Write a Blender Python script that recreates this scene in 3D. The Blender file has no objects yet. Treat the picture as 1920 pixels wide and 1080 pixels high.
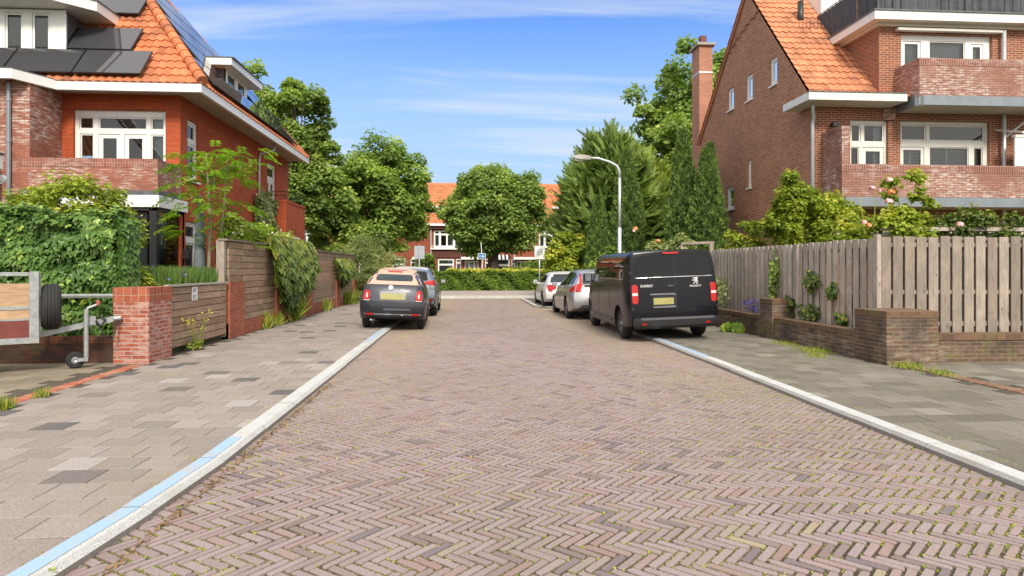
import bpy, bmesh, math, random
import numpy as np
from mathutils import Vector, Matrix
from mathutils.bvhtree import BVHTree
R = math.radians
random.seed(7); rng = np.random.default_rng(7)
S = bpy.context.scene; COL = S.collection
# ---------------------------------------------------------------- camera, sky, sun, exposure
YAW = math.atan(87/1200)
cd = bpy.data.cameras.new("camera"); cd.sensor_width = 36; cd.lens = 22.5; cd.shift_y = -36/1920; cd.clip_end = 3000
cam = bpy.data.objects.new("camera", cd); COL.objects.link(cam); cam.location = (0, 0, 1.5); cam.rotation_euler = (R(90), 0, -YAW); S.camera = cam
SUN_EL, SUN_AZ = 40, 173      # azimuth clockwise from +Y
S.view_settings.view_transform = 'Standard'; S.view_settings.look = 'None'; S.view_settings.exposure = 0.85; S.view_settings.gamma = 1
S.cycles.max_bounces = 6; S.cycles.transparent_max_bounces = 12; S.cycles.caustics_reflective = False; S.cycles.caustics_refractive = False
W = bpy.data.worlds.new("World"); S.world = W; W.use_nodes = True
def build_world():
    nt = W.node_tree; N = nt.nodes; L = nt.links; N.clear()
    out = N.new('ShaderNodeOutputWorld'); bg = N.new('ShaderNodeBackground'); bg.inputs['Strength'].default_value = 0.15
    sky = N.new('ShaderNodeTexSky'); sky.sky_type = 'NISHITA'; sky.sun_disc = False
    sky.sun_elevation = R(SUN_EL); sky.sun_rotation = R(SUN_AZ); sky.air_density = 1.0; sky.dust_density = 0.6; sky.ozone_density = 2.0
    geo = N.new('ShaderNodeTexCoord')
    sep = N.new('ShaderNodeSeparateXYZ'); L.new(geo.outputs['Generated'], sep.inputs[0])
    # clouds are laid on a plane high above: direction / height
    mx = N.new('ShaderNodeMath'); mx.operation = 'MAXIMUM'; mx.inputs[1].default_value = 0.03; L.new(sep.outputs[2], mx.inputs[0])
    dv = N.new('ShaderNodeVectorMath'); dv.operation = 'DIVIDE'; cmb = N.new('ShaderNodeCombineXYZ')
    for i in range(3): L.new(mx.outputs[0], cmb.inputs[i])
    L.new(geo.outputs['Generated'], dv.inputs[0]); L.new(cmb.outputs[0], dv.inputs[1])
    mp = N.new('ShaderNodeMapping'); mp.inputs['Rotation'].default_value = (0, 0, R(28)); mp.inputs['Scale'].default_value = (0.32, 1.15, 1.0); mp.inputs['Location'].default_value = (0.35, 0.1, 0)
    L.new(dv.outputs[0], mp.inputs[0])
    n1 = N.new('ShaderNodeTexNoise'); n1.inputs['Scale'].default_value = 1.0; n1.inputs['Detail'].default_value = 7; n1.inputs['Roughness'].default_value = 0.5; n1.inputs['Distortion'].default_value = 0.9
    L.new(mp.outputs[0], n1.inputs['Vector'])
    r1 = N.new('ShaderNodeMapRange'); r1.interpolation_type = 'SMOOTHSTEP'; r1.inputs[1].default_value = 0.44; r1.inputs[2].default_value = 0.68; r1.inputs[3].default_value = 0; r1.inputs[4].default_value = 0.8
    L.new(n1.outputs[0], r1.inputs[0])
    # low cumulus near the horizon
    n2 = N.new('ShaderNodeTexNoise'); n2.inputs['Scale'].default_value = 7; n2.inputs['Detail'].default_value = 6; n2.inputs['Roughness'].default_value = 0.5
    L.new(geo.outputs['Generated'], n2.inputs['Vector'])
    r2 = N.new('ShaderNodeMapRange'); r2.interpolation_type = 'SMOOTHSTEP'; r2.inputs[1].default_value = 0.60; r2.inputs[2].default_value = 0.68; pass
    acc = n2.outputs[0]
    for D in ((-.203, .964, .165), (-.065, .985, .148), (-.16, .972, .145)):
        ds = N.new('ShaderNodeVectorMath'); ds.operation = 'DISTANCE'; ds.inputs[1].default_value = D; L.new(geo.outputs['Generated'], ds.inputs[0])
        br_ = N.new('ShaderNodeMapRange'); br_.inputs[1].default_value = 0; br_.inputs[2].default_value = .06; br_.inputs[3].default_value = .22; br_.inputs[4].default_value = 0; L.new(ds.outputs['Value'], br_.inputs[0])
        ad_ = N.new('ShaderNodeMath'); ad_.operation = 'ADD'; L.new(acc, ad_.inputs[0]); L.new(br_.outputs[0], ad_.inputs[1]); acc = ad_.outputs[0]
    L.new(acc, r2.inputs[0])
    band = N.new('ShaderNodeMapRange'); band.interpolation_type = 'SMOOTHSTEP'; band.inputs[1].default_value = 0.12; band.inputs[2].default_value = 0.20; band.inputs[3].default_value = 1; band.inputs[4].default_value = 0
    L.new(sep.outputs[2], band.inputs[0])
    ml = N.new('ShaderNodeMath'); ml.operation = 'MULTIPLY'; L.new(r2.outputs[0], ml.inputs[0]); L.new(band.outputs[0], ml.inputs[1])
    # bluer clear sky (haze free air of the photo)
    tint = N.new('ShaderNodeMix'); tint.data_type = 'RGBA'; tint.blend_type = 'MULTIPLY'; tint.inputs[0].default_value = 1.0
    tint.inputs[7].default_value = (0.27, 0.48, 0.82, 1); L.new(sky.outputs[0], tint.inputs[6])
    veil = N.new('ShaderNodeMapRange'); veil.interpolation_type = 'SMOOTHSTEP'; veil.inputs[1].default_value = 0.12; veil.inputs[2].default_value = 0.45; veil.inputs[3].default_value = 0.9; veil.inputs[4].default_value = 0.0
    L.new(sep.outputs[2], veil.inputs[0]); mv = N.new('ShaderNodeMix'); mv.data_type = 'RGBA'; mv.inputs[7].default_value = (1.9, 2.65, 3.4, 1); L.new(veil.outputs[0], mv.inputs[0]); L.new(tint.outputs[2], mv.inputs[6])
    m1 = N.new('ShaderNodeMix'); m1.data_type = 'RGBA'; m1.inputs[7].default_value = (2.7, 3.05, 3.5, 1)
    L.new(r1.outputs[0], m1.inputs[0]); L.new(mv.outputs[2], m1.inputs[6])
    m2 = N.new('ShaderNodeMix'); m2.data_type = 'RGBA'; m2.inputs[7].default_value = (3.55, 3.6, 3.75, 1)
    L.new(ml.outputs[0], m2.inputs[0]); L.new(m1.outputs[2], m2.inputs[6])
    # unseen broken bright cloud, added overhead and behind the camera as neutral fill
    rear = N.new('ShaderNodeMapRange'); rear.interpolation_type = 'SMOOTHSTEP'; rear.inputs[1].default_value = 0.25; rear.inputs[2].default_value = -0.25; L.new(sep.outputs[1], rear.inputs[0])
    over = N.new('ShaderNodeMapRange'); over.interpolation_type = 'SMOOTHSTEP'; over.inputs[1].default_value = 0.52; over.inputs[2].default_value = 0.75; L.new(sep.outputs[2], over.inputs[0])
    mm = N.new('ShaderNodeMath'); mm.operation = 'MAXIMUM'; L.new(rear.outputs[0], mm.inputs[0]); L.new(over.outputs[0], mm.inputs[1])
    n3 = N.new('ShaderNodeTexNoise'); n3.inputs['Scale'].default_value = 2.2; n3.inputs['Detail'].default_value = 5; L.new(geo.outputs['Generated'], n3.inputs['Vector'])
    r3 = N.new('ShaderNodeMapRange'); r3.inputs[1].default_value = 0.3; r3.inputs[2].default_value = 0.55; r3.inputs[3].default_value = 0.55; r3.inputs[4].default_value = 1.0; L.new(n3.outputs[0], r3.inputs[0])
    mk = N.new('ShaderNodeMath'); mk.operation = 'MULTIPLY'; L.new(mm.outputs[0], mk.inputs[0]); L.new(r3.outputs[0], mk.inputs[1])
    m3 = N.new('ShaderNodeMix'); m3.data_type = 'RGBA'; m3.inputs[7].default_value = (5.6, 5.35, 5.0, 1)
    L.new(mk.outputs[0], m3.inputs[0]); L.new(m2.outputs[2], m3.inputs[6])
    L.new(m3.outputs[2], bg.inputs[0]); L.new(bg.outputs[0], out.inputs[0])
build_world()
sl = bpy.data.lights.new("sun", 'SUN'); sl.energy = 2.2; sl.angle = R(14); sl.color = (1, 0.93, 0.80)
so = bpy.data.objects.new("sun", sl); COL.objects.link(so)
sd = Vector((math.sin(R(SUN_AZ))*math.cos(R(SUN_EL)), math.cos(R(SUN_AZ))*math.cos(R(SUN_EL)), math.sin(R(SUN_EL))))
so.rotation_euler = sd.to_track_quat('Z', 'Y').to_euler()

# ---------------------------------------------------------------- helpers
def tag(o, label=None, cat=None, group=None, kind=None):
    if label: o['label'] = label
    if cat: o['category'] = cat
    if group: o['group'] = group
    if kind: o['kind'] = kind
    return o
def thing(name, label, cat, loc=(0, 0, 0), rz=0, group=None):
    o = bpy.data.objects.new(name, None); o.empty_display_size = 0.2; COL.objects.link(o)
    o.location = loc; o.rotation_euler = (0, 0, rz); return tag(o, label, cat, group)
def link(name, me, parent=None):
    o = bpy.data.objects.new(name, me); COL.objects.link(o)
    if parent: o.parent = parent
    return o
def auto_uv(me):
    """metre UVs: u along the horizontal tangent, v up the face"""
    n = len(me.loops)
    if not n: return
    co = np.empty(len(me.vertices)*3); me.vertices.foreach_get('co', co); co = co.reshape(-1, 3)
    li = np.empty(n, dtype=np.int32); me.loops.foreach_get('vertex_index', li)
    ls = np.empty(len(me.polygons), dtype=np.int32); me.polygons.foreach_get('loop_total', ls)
    nn = np.empty(len(me.polygons)*3); me.polygons.foreach_get('normal', nn); nn = nn.reshape(-1, 3)
    pn = np.repeat(nn, ls, axis=0); p = co[li]
    t = np.stack([-pn[:, 1], pn[:, 0], np.zeros(n)], 1); tl = np.linalg.norm(t, axis=1)
    flat = tl < 0.15; t[flat] = (1, 0, 0); tl[flat] = 1; t /= tl[:, None]
    b = np.cross(pn, t); b[flat] = (0, 1, 0)
    uv = np.stack([(p*t).sum(1), (p*b).sum(1)], 1)
    steep = (~flat) & (np.abs(pn[:, 2]) < 0.05); uv[steep, 1] = p[steep, 2]
    lay = me.uv_layers.new(name='m'); lay.data.foreach_set('uv', uv.astype(np.float32).ravel())
class M:
    def __init__(s): s.v = []; s.f = []; s.r = []; s.T = None; s.rv = None
    def add(s, vs, fs, r=None):
        k = len(s.v); r = (s.rv if s.rv is not None else random.random()) if r is None else r
        if s.T is not None: vs = [tuple(s.T @ Vector(p)) for p in vs]
        s.v += [tuple(p) for p in vs]; s.f += [tuple(k+i for i in f) for f in fs]; s.r += [r]*len(fs); return s
    def frame(s, O, u, n):
        u = Vector((u[0], u[1], 0)); n = Vector((n[0], n[1], 0)); z = Vector((0, 0, 1))
        s.T = Matrix(((u.x, n.x, 0, O[0]), (u.y, n.y, 0, O[1]), (0, 0, 1, 0), (0, 0, 0, 1))); return s
    def box(s, x0, x1, y0, y1, z0, z1, r=None, bev=0):
        if bev <= 0 or min(abs(x1-x0), abs(y1-y0), abs(z1-z0)) < 2.1*bev:
            vs = [(x, y, z) for z in (z0, z1) for y in (y0, y1) for x in (x0, x1)]
            return s.add(vs, [(0, 2, 3, 1), (4, 5, 7, 6), (0, 1, 5, 4), (2, 6, 7, 3), (0, 4, 6, 2), (1, 3, 7, 5)], r)
        c = ((x0+x1)/2, (y0+y1)/2, (z0+z1)/2); h = (abs(x1-x0)/2, abs(y1-y0)/2, abs(z1-z0)/2); vs = []; ix = {}
        for sx in (-1, 1):
            for sy in (-1, 1):
                for sz in (-1, 1):
                    sg = (sx, sy, sz)
                    for a in range(3):
                        ix[(sg, a)] = len(vs)
                        vs.append(tuple(c[i]+sg[i]*(h[i]-(0 if i == a else bev)) for i in range(3)))
        fs = []
        for a in range(3):
            b, d = (a+1) % 3, (a+2) % 3
            for sg in (-1, 1):
                q = []
                for (p1, p2) in ((-1, -1), (1, -1), (1, 1), (-1, 1)):
                    t = [0, 0, 0]; t[a] = sg; t[b] = p1; t[d] = p2; q.append(ix[(tuple(t), a)])
                fs.append(tuple(q if sg > 0 else q[::-1]))
            for sb in (-1, 1):
                for sd_ in (-1, 1):
                    t0 = [0, 0, 0]; t1 = [0, 0, 0]; t0[a] = -1; t1[a] = 1
                    for t in (t0, t1): t[b] = sb; t[d] = sd_
                    q = [ix[(tuple(t0), b)], ix[(tuple(t1), b)], ix[(tuple(t1), d)], ix[(tuple(t0), d)]]
                    fs.append(tuple(q if sb*sd_ < 0 else q[::-1]))
        for sx in (-1, 1):
            for sy in (-1, 1):
                for sz in (-1, 1):
                    q = [ix[((sx, sy, sz), a)] for a in range(3)]; fs.append(tuple(q if sx*sy*sz > 0 else q[::-1]))
        return s.add(vs, fs, r)
    def quad(s, a, b, c, d, r=None): return s.add([a, b, c, d], [(0, 1, 2, 3)], r)
    def poly(s, pts, r=None): return s.add(pts, [tuple(range(len(pts)))], r)
    def prism(s, pts, ax, a, b, r=None):
        """pts 2d in the two other axes (x,z) for ax=y, (y,z) for ax=x, (x,y) for ax=z"""
        f = {'y': lambda p, t: (p[0], t, p[1]), 'x': lambda p, t: (t, p[0], p[1]), 'z': lambda p, t: (p[0], p[1], t)}[ax]
        n = len(pts); vs = [f(p, a) for p in pts]+[f(p, b) for p in pts]
        return s.add(vs, [tuple(range(n))[::-1], tuple(range(n, 2*n))]+[(i, (i+1) % n, n+(i+1) % n, n+i) for i in range(n)], r)
    def tube(s, pts, rad, n=8, r=None, caps=True):
        pts = [Vector(p) for p in pts]; rad = rad if hasattr(rad, '__len__') else [rad]*len(pts); vs = []
        for i, p in enumerate(pts):
            d = (pts[min(i+1, len(pts)-1)]-pts[max(i-1, 0)]).normalized()
            a = d.orthogonal().normalized() if abs(d.z) < .9 else Vector((1, 0, 0)).cross(d).normalized()
            if i and a.dot(pa) < 0: a = -a
            a = (pa-d*pa.dot(d)).normalized() if i else a
            pa = a; b = d.cross(a)
            for k in range(n):
                t = 2*math.pi*k/n; vs.append(p+(a*math.cos(t)+b*math.sin(t))*rad[i])
        fs = [(i*n+k, i*n+(k+1) % n, (i+1)*n+(k+1) % n, (i+1)*n+k) for i in range(len(pts)-1) for k in range(n)]
        if caps: fs += [tuple(range(n))[::-1], tuple((len(pts)-1)*n+k for k in range(n))]
        return s.add(vs, fs, r)
    def lathe(s, prof, c=(0, 0, 0), ax='x', n=28, r=None):
        """prof: (axial, radius)"""
        vs = []
        for (a, q) in prof:
            for k in range(n):
                t = 2*math.pi*k/n; u, v = q*math.cos(t), q*math.sin(t)
                vs.append({'x': (c[0]+a, c[1]+u, c[2]+v), 'y': (c[0]+v, c[1]+a, c[2]+u), 'z': (c[0]+u, c[1]+v, c[2]+a)}[ax])
        return s.add(vs, [(i*n+k, i*n+(k+1) % n, (i+1)*n+(k+1) % n, (i+1)*n+k) for i in range(len(prof)-1) for k in range(n)], r)
    def build(s, name, mat, parent=None, smooth=False, fix=False, loc=None):
        me = bpy.data.meshes.new(name); me.from_pydata(s.v, [], s.f); me.materials.append(mat)
        if fix:
            bm = bmesh.new(); bm.from_mesh(me); bmesh.ops.recalc_face_normals(bm, faces=bm.faces); bm.to_mesh(me); bm.free()
        at = me.attributes.new('rnd', 'FLOAT', 'FACE'); at.data.foreach_set('value', np.array(s.r[:len(me.polygons)], dtype=np.float32))
        auto_uv(me)
        if smooth: me.polygons.foreach_set('use_smooth', [True]*len(me.polygons))
        o = link(name, me, parent)
        if loc: o.location = loc
        return o

# ---------------------------------------------------------------- materials
def nm(name):
    m = bpy.data.materials.new(name); m.use_nodes = True; nt = m.node_tree; b = nt.nodes['Principled BSDF']; return m, nt, b
def nd(nt, typ, **kw):
    n = nt.nodes.new(typ)
    for k, v in kw.items():
        if k in ('op', 'bt', 'dt', 'it'): setattr(n, {'op': 'operation', 'bt': 'blend_type', 'dt': 'data_type', 'it': 'interpolation_type'}[k], v)
        else: n.inputs[k if not k.startswith('i') else int(k[1:])].default_value = v
    return n
def c4(c): return (*c, 1)
def mixc(nt, a, b, fac, bt='MIX'):
    m = nt.nodes.new('ShaderNodeMix'); m.data_type = 'RGBA'; m.blend_type = bt
    for i, v in ((0, fac), (6, a), (7, b)):
        if isinstance(v, (tuple, float, int)): m.inputs[i].default_value = v if i == 0 else c4(v)
        else: nt.links.new(v, m.inputs[i])
    return m.outputs[2]
def noise(nt, scale, detail=4, rough=.55, vec=None, lo=None, hi=None, co='Object', dist=0):
    n = nt.nodes.new('ShaderNodeTexNoise'); n.inputs['Scale'].default_value = scale; n.inputs['Detail'].default_value = detail
    n.inputs['Roughness'].default_value = rough; n.inputs['Distortion'].default_value = dist
    if vec is None:
        t = nt.nodes.new('ShaderNodeTexCoord'); vec = t.outputs[co]
    nt.links.new(vec, n.inputs['Vector'])
    if lo is None: return n.outputs[0]
    r = nt.nodes.new('ShaderNodeMapRange'); r.inputs[1].default_value = lo; r.inputs[2].default_value = hi; nt.links.new(n.outputs[0], r.inputs[0]); return r.outputs[0]
def bump(nt, b, h, strength=.4, dist=.01):
    bp = nt.nodes.new('ShaderNodeBump'); bp.inputs['Strength'].default_value = strength; bp.inputs['Distance'].default_value = dist
    nt.links.new(h, bp.inputs['Height']); nt.links.new(bp.outputs[0], b.inputs['Normal'])
def attr(nt, name='rnd'):
    a = nt.nodes.new('ShaderNodeAttribute'); a.attribute_name = name; return a.outputs['Fac']
def uvn(nt, sc=(1, 1, 1), rot=0):
    u = nt.nodes.new('ShaderNodeUVMap'); u.uv_map = 'm'; mp = nt.nodes.new('ShaderNodeMapping'); mp.inputs['Scale'].default_value = sc; mp.inputs['Rotation'].default_value = (0, 0, rot)
    nt.links.new(u.outputs[0], mp.inputs[0]); return mp.outputs[0]
def math_(nt, op, a, b=None):
    m = nt.nodes.new('ShaderNodeMath'); m.operation = op
    for i, v in ((0, a), (1, b)):
        if v is None: continue
        if isinstance(v, (int, float)): m.inputs[i].default_value = v
        else: nt.links.new(v, m.inputs[i])
    return m.outputs[0]
def plain(name, c, rough=.5, metal=0, spec=.5, var=.0, vs=6, coat=0, bmp=0, bs=60):
    m, nt, b = nm(name); b.inputs['Roughness'].default_value = rough; b.inputs['Metallic'].default_value = metal; b.inputs['Specular IOR Level'].default_value = spec
    if coat: b.inputs['Coat Weight'].default_value = coat; b.inputs['Coat Roughness'].default_value = .04
    if var:
        f = noise(nt, vs, 5, .6, lo=.3, hi=.7); nt.links.new(mixc(nt, tuple(x*(1-var) for x in c), tuple(min(1, x*(1+var)) for x in c), f), b.inputs['Base Color'])
    else: b.inputs['Base Color'].default_value = c4(c)
    if bmp: bump(nt, b, noise(nt, bs, 3), bmp, .01)
    return m
def brick(name, c1, c2, mortar, wht=0.0, moss=0.0, soldier=False, bw=.215, bh=.0625, ms=.005, dark=None, spots=None):
    m, nt, b = nm(name); L = nt.links; v = uvn(nt, rot=R(90) if soldier else 0)
    t = nt.nodes.new('ShaderNodeTexBrick'); L.new(v, t.inputs['Vector'])
    t.inputs['Scale'].default_value = 1; t.inputs['Brick Width'].default_value = bw; t.inputs['Row Height'].default_value = bh
    t.inputs['Mortar Size'].default_value = ms; t.inputs['Mortar Smooth'].default_value = .2; t.inputs['Bias'].default_value = -.1
    t.offset = 0 if soldier else .5
    t.inputs['Color1'].default_value = c4(c1); t.inputs['Color2'].default_value = c4(c2); t.inputs['Mortar'].default_value = c4(mortar)
    col = t.outputs['Color']
    big = noise(nt, .9, 5, .6, lo=.3, hi=.7); col = mixc(nt, col, mixc(nt, col, (.55, .5, .48), 1.0, 'MULTIPLY'), math_(nt, 'MULTIPLY', big, .45))
    st = noise(nt, 9, 3, .6, vec=uvn(nt, (.5, 3, 1)), lo=.35, hi=.65); col = mixc(nt, col, mixc(nt, col, (1.35, 1.25, 1.2), 1.0, 'MULTIPLY'), math_(nt, 'MULTIPLY', st, .5))
    if spots:
        s = noise(nt, 2.2, 2, .5, vec=uvn(nt, (1, 3.2, 1)), lo=.69, hi=.71); col = mixc(nt, col, spots, math_(nt, 'MULTIPLY', s, .75))
    if wht:
        a = noise(nt, 1.1, 3, .6, lo=.40, hi=.55); c = noise(nt, 6, 4, .65, vec=uvn(nt, (.7, 2.6, 1)), lo=.45, hi=.62)
        nb = math_(nt, 'SUBTRACT', 1, t.outputs['Fac'])
        col = mixc(nt, col, (.62, .52, .47), math_(nt, 'MULTIPLY', math_(nt, 'MULTIPLY', math_(nt, 'MULTIPLY', a, c), nb), wht*.85))
    if dark:
        d = noise(nt, 1.6, 4, .6, lo=.42, hi=.62); col = mixc(nt, col, dark, math_(nt, 'MULTIPLY', d, .7))
    if moss:
        g = noise(nt, 1.9, 6, .68, lo=.52, hi=.68); col = mixc(nt, col, (.13, .14, .035), math_(nt, 'MULTIPLY', g, moss))
    L.new(col, b.inputs['Base Color']); b.inputs['Roughness'].default_value = .85
    h = math_(nt, 'SUBTRACT', math_(nt, 'MULTIPLY', noise(nt, 40, 3), .35), t.outputs['Fac']); bump(nt, b, h, .6, .006)
    return m
def wood(name, c1, c2, sc=(1, 1, 1), vert=False, knots=(.06, .04, .025)):
    m, nt, b = nm(name); L = nt.links; r = attr(nt)
    u = nt.nodes.new('ShaderNodeUVMap'); u.uv_map = 'm'; off = nt.nodes.new('ShaderNodeCombineXYZ'); L.new(math_(nt, 'MULTIPLY', r, 37), off.inputs[0]); L.new(math_(nt, 'MULTIPLY', r, 91), off.inputs[1])
    ad = nt.nodes.new('ShaderNodeVectorMath'); L.new(u.outputs[0], ad.inputs[0]); L.new(off.outputs[0], ad.inputs[1])
    mp = nt.nodes.new('ShaderNodeMapping'); mp.inputs['Scale'].default_value = (14, 1.3, 1) if vert else (1.3, 14, 1); L.new(ad.outputs[0], mp.inputs[0])
    g = noise(nt, 2.4, 6, .65, vec=mp.outputs[0], lo=.3, hi=.7, dist=1.2)
    col = mixc(nt, c1, c2, g)
    col = mixc(nt, col, mixc(nt, col, (.55, .52, .5), 1.0, 'MULTIPLY'), math_(nt, 'MULTIPLY', r, .75))
    pt = noise(nt, 2.2, 4, .6, vec=ad.outputs[0], lo=.45, hi=.65); col = mixc(nt, col, mixc(nt, col, (1.5, 1.42, 1.35), 1.0, 'MULTIPLY'), math_(nt, 'MULTIPLY', pt, .6))
    mp2 = nt.nodes.new('ShaderNodeMapping'); mp2.inputs['Scale'].default_value = (9, 3.6, 1) if vert else (3.6, 9, 1); L.new(ad.outputs[0], mp2.inputs[0])
    vo = nt.nodes.new('ShaderNodeTexVoronoi'); vo.inputs['Scale'].default_value = .8; L.new(mp2.outputs[0], vo.inputs['Vector'])
    k = nt.nodes.new('ShaderNodeMapRange'); k.inputs[1].default_value = .12; k.inputs[2].default_value = .05; L.new(vo.outputs['Distance'], k.inputs[0])
    col = mixc(nt, col, knots, math_(nt, 'MULTIPLY', k.outputs[0], .8))
    L.new(col, b.inputs['Base Color']); b.inputs['Roughness'].default_value = .75; bump(nt, b, g, .35, .004); return m
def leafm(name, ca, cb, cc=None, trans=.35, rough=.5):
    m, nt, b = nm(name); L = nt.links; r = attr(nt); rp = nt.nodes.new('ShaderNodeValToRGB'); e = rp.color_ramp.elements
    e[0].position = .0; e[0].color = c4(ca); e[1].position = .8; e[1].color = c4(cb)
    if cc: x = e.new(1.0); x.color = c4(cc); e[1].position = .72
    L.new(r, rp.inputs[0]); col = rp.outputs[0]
    L.new(col, b.inputs['Base Color']); b.inputs['Roughness'].default_value = rough; b.inputs['Specular IOR Level'].default_value = .3
    tr = nt.nodes.new('ShaderNodeBsdfTranslucent'); L.new(mixc(nt, col, (1.1, 1.2, .6), 1.0, 'MULTIPLY'), tr.inputs[0])
    mx = nt.nodes.new('ShaderNodeMixShader'); mx.inputs[0].default_value = trans; L.new(b.outputs[0], mx.inputs[1]); L.new(tr.outputs[0], mx.inputs[2])
    L.new(mx.outputs[0], nt.nodes['Material Output'].inputs[0]); return m
def glassm(name, tint=(.7, .78, .76), refl=1.0, dark=None):
    m, nt, b = nm(name); L = nt.links; fr = nt.nodes.new('ShaderNodeFresnel'); fr.inputs[0].default_value = 1.4 if dark and dark[0] < .05 else 1.75
    gl = nt.nodes.new('ShaderNodeBsdfGlossy'); gl.inputs['Roughness'].default_value = .015; gl.inputs[0].default_value = (refl, refl, refl, 1)
    bp = nt.nodes.new('ShaderNodeBump'); bp.inputs['Strength'].default_value = .02; L.new(noise(nt, 2.2, 2), bp.inputs['Height']); L.new(bp.outputs[0], gl.inputs['Normal'])
    if dark: tr = nt.nodes.new('ShaderNodeBsdfDiffuse'); tr.inputs[0].default_value = c4(dark)
    else: tr = nt.nodes.new('ShaderNodeBsdfTransparent'); tr.inputs[0].default_value = c4(tint)
    mx = nt.nodes.new('ShaderNodeMixShader'); L.new(fr.outputs[0], mx.inputs[0]); L.new(tr.outputs[0], mx.inputs[1]); L.new(gl.outputs[0], mx.inputs[2])
    L.new(mx.outputs[0], nt.nodes['Material Output'].inputs[0]); return m
def varm(name, stops, rough=.85, speck=.0, sc=60, bmp=.3, stain=None, dirt=None, spec=.3, bd=.003):
    """colour by the per-piece rnd attribute with mottling"""
    m, nt, b = nm(name); L = nt.links; rp = nt.nodes.new('ShaderNodeValToRGB'); rp.color_ramp.interpolation = 'LINEAR'
    e = rp.color_ramp.elements; e[0].position = stops[0][0]; e[0].color = c4(stops[0][1]); e[1].position = stops[-1][0]; e[1].color = c4(stops[-1][1])
    for p, c in stops[1:-1]: x = e.new(p); x.color = c4(c)
    L.new(attr(nt), rp.inputs[0]); col = rp.outputs[0]; n = noise(nt, sc, 4, .7, lo=.3, hi=.7)
    col = mixc(nt, mixc(nt, col, (1-speck,)*3, 1.0, 'MULTIPLY'), mixc(nt, col, (1+speck,)*3, 1.0, 'MULTIPLY'), n)
    if stain:
        s = noise(nt, stain[1], 5, .65, lo=stain[2], hi=stain[3], co='Object'); col = mixc(nt, col, stain[0], math_(nt, 'MULTIPLY', s, stain[4]))
    if dirt:
        a = nt.nodes.new('ShaderNodeAttribute'); a.attribute_name = 'dirt'
        col = mixc(nt, col, dirt, math_(nt, 'MULTIPLY', a.outputs['Fac'], noise(nt, 1.7, 6, .75, lo=.3, hi=.6)))
    L.new(col, b.inputs['Base Color']); b.inputs['Roughness'].default_value = rough; b.inputs['Specular IOR Level'].default_value = spec; bump(nt, b, n, bmp, bd); return m

red_brick = brick('red brick', (.50, .095, .025), (.38, .068, .02), (.26, .07, .035), ms=.007)
red_soldier = brick('red brick standing course', (.44, .08, .022), (.33, .055, .018), (.36, .12, .06), soldier=True, bw=.2, bh=.062)
bloom_brick = brick('brick with white bloom', (.35, .125, .08), (.27, .095, .06), (.2, .12, .09), wht=1.1)
bloom_soldier = brick('standing brick with bloom', (.30, .10, .07), (.2, .07, .05), (.42, .3, .24), wht=.5, soldier=True, bw=.2, bh=.062)
brown_brick = brick('brown brick', (.30, .088, .048), (.17, .052, .032), (.46, .33, .22), spots=(.5, .19, .07), ms=.0085)
gable_brick = brick('gable brick lightened for weak light', (.40, .165, .09), (.23, .088, .05), (.46, .31, .20), spots=(.5, .24, .11), ms=.009)  # brown brick lightened to offset weak light on the gable; its mortar is paler
brown_soldier = brick('brown standing brick', (.25, .09, .065), (.17, .06, .045), (.5, .4, .34), wht=.7, soldier=True, bw=.2, bh=.062)
bloomb_brick = brick('brown brick with white bloom', (.37, .18, .135), (.28, .13, .10), (.17, .11, .09), wht=1.2, ms=.007)
terrace_brick = brick('terrace brick', (.26, .06, .026), (.19, .042, .02), (.22, .10, .06))
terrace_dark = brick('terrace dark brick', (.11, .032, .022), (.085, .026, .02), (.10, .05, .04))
chim_brick = brick('chimney brick', (.48, .24, .16), (.40, .19, .13), (.27, .15, .11))
pier_brick = brick('pier brick', (.37, .085, .042), (.25, .055, .03), (.40, .32, .27), wht=.55, ms=.008)
fence_brick = brick('orange garden brick', (.42, .13, .07), (.31, .09, .05), (.22, .10, .07), ms=.007)
old_brick = brick('mossy garden wall brick', (.15, .088, .056), (.085, .055, .04), (.25, .20, .13), moss=.75, dark=(.03, .026, .022), wht=.35, ms=.006)
old_soldier = brick('mossy coping brick', (.18, .098, .058), (.10, .06, .04), (.14, .10, .06), soldier=True, moss=.7, bw=.2, bh=.065, ms=.006)
low_brick = brick('dark damp brick', (.10, .035, .022), (.045, .025, .02), (.045, .035, .03), moss=.3, dark=(.02, .017, .015))
low_soldier = brick('dark damp standing brick', (.20, .06, .03), (.06, .03, .022), (.05, .035, .03), soldier=True, moss=.25, bw=.2, bh=.065)
white = plain('white paint', (.78, .78, .76), .35, var=.03); cream = plain('cream paint', (.72, .71, .66), .4, var=.05)
soffit = plain('cream boards', (.60, .56, .48), .6, var=.05); grey_metal = plain('zinc grey', (.22, .25, .28), .45, .3, var=.12, vs=3)
pale_metal = plain('pale grey metal', (.55, .58, .62), .4, .3, var=.1, vs=3); dark_metal = plain('black steel', (.02, .02, .022), .4)
lead = plain('lead flashing', (.13, .14, .155), .5, .4, var=.25, vs=4, bmp=.2, bs=12); screen_m = plain('black screen cloth', (.055, .06, .07), .6, var=.35, vs=5, bmp=.5, bs=7)
galv = plain('galvanised steel', (.36, .38, .38), .5, .55, var=.22, vs=14); black_pl = plain('black plastic', (.016, .016, .017), .5); rubber = plain('rubber', (.018, .018, .018), .8, bmp=.1)
concrete = plain('concrete cap', (.32, .29, .26), .85, var=.25, vs=9); interior = plain('room', (.22, .19, .16), .9); curtain_m = plain('curtain cloth', (.5, .53, .56), .9, var=.1)
curtain_b = plain('blue grey curtain', (.24, .31, .36), .9, var=.1); shutter_m = plain('louvre shutters', (.62, .66, .62), .5); green_glass = plain('frosted door', (.14, .28, .25), .2)
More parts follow.
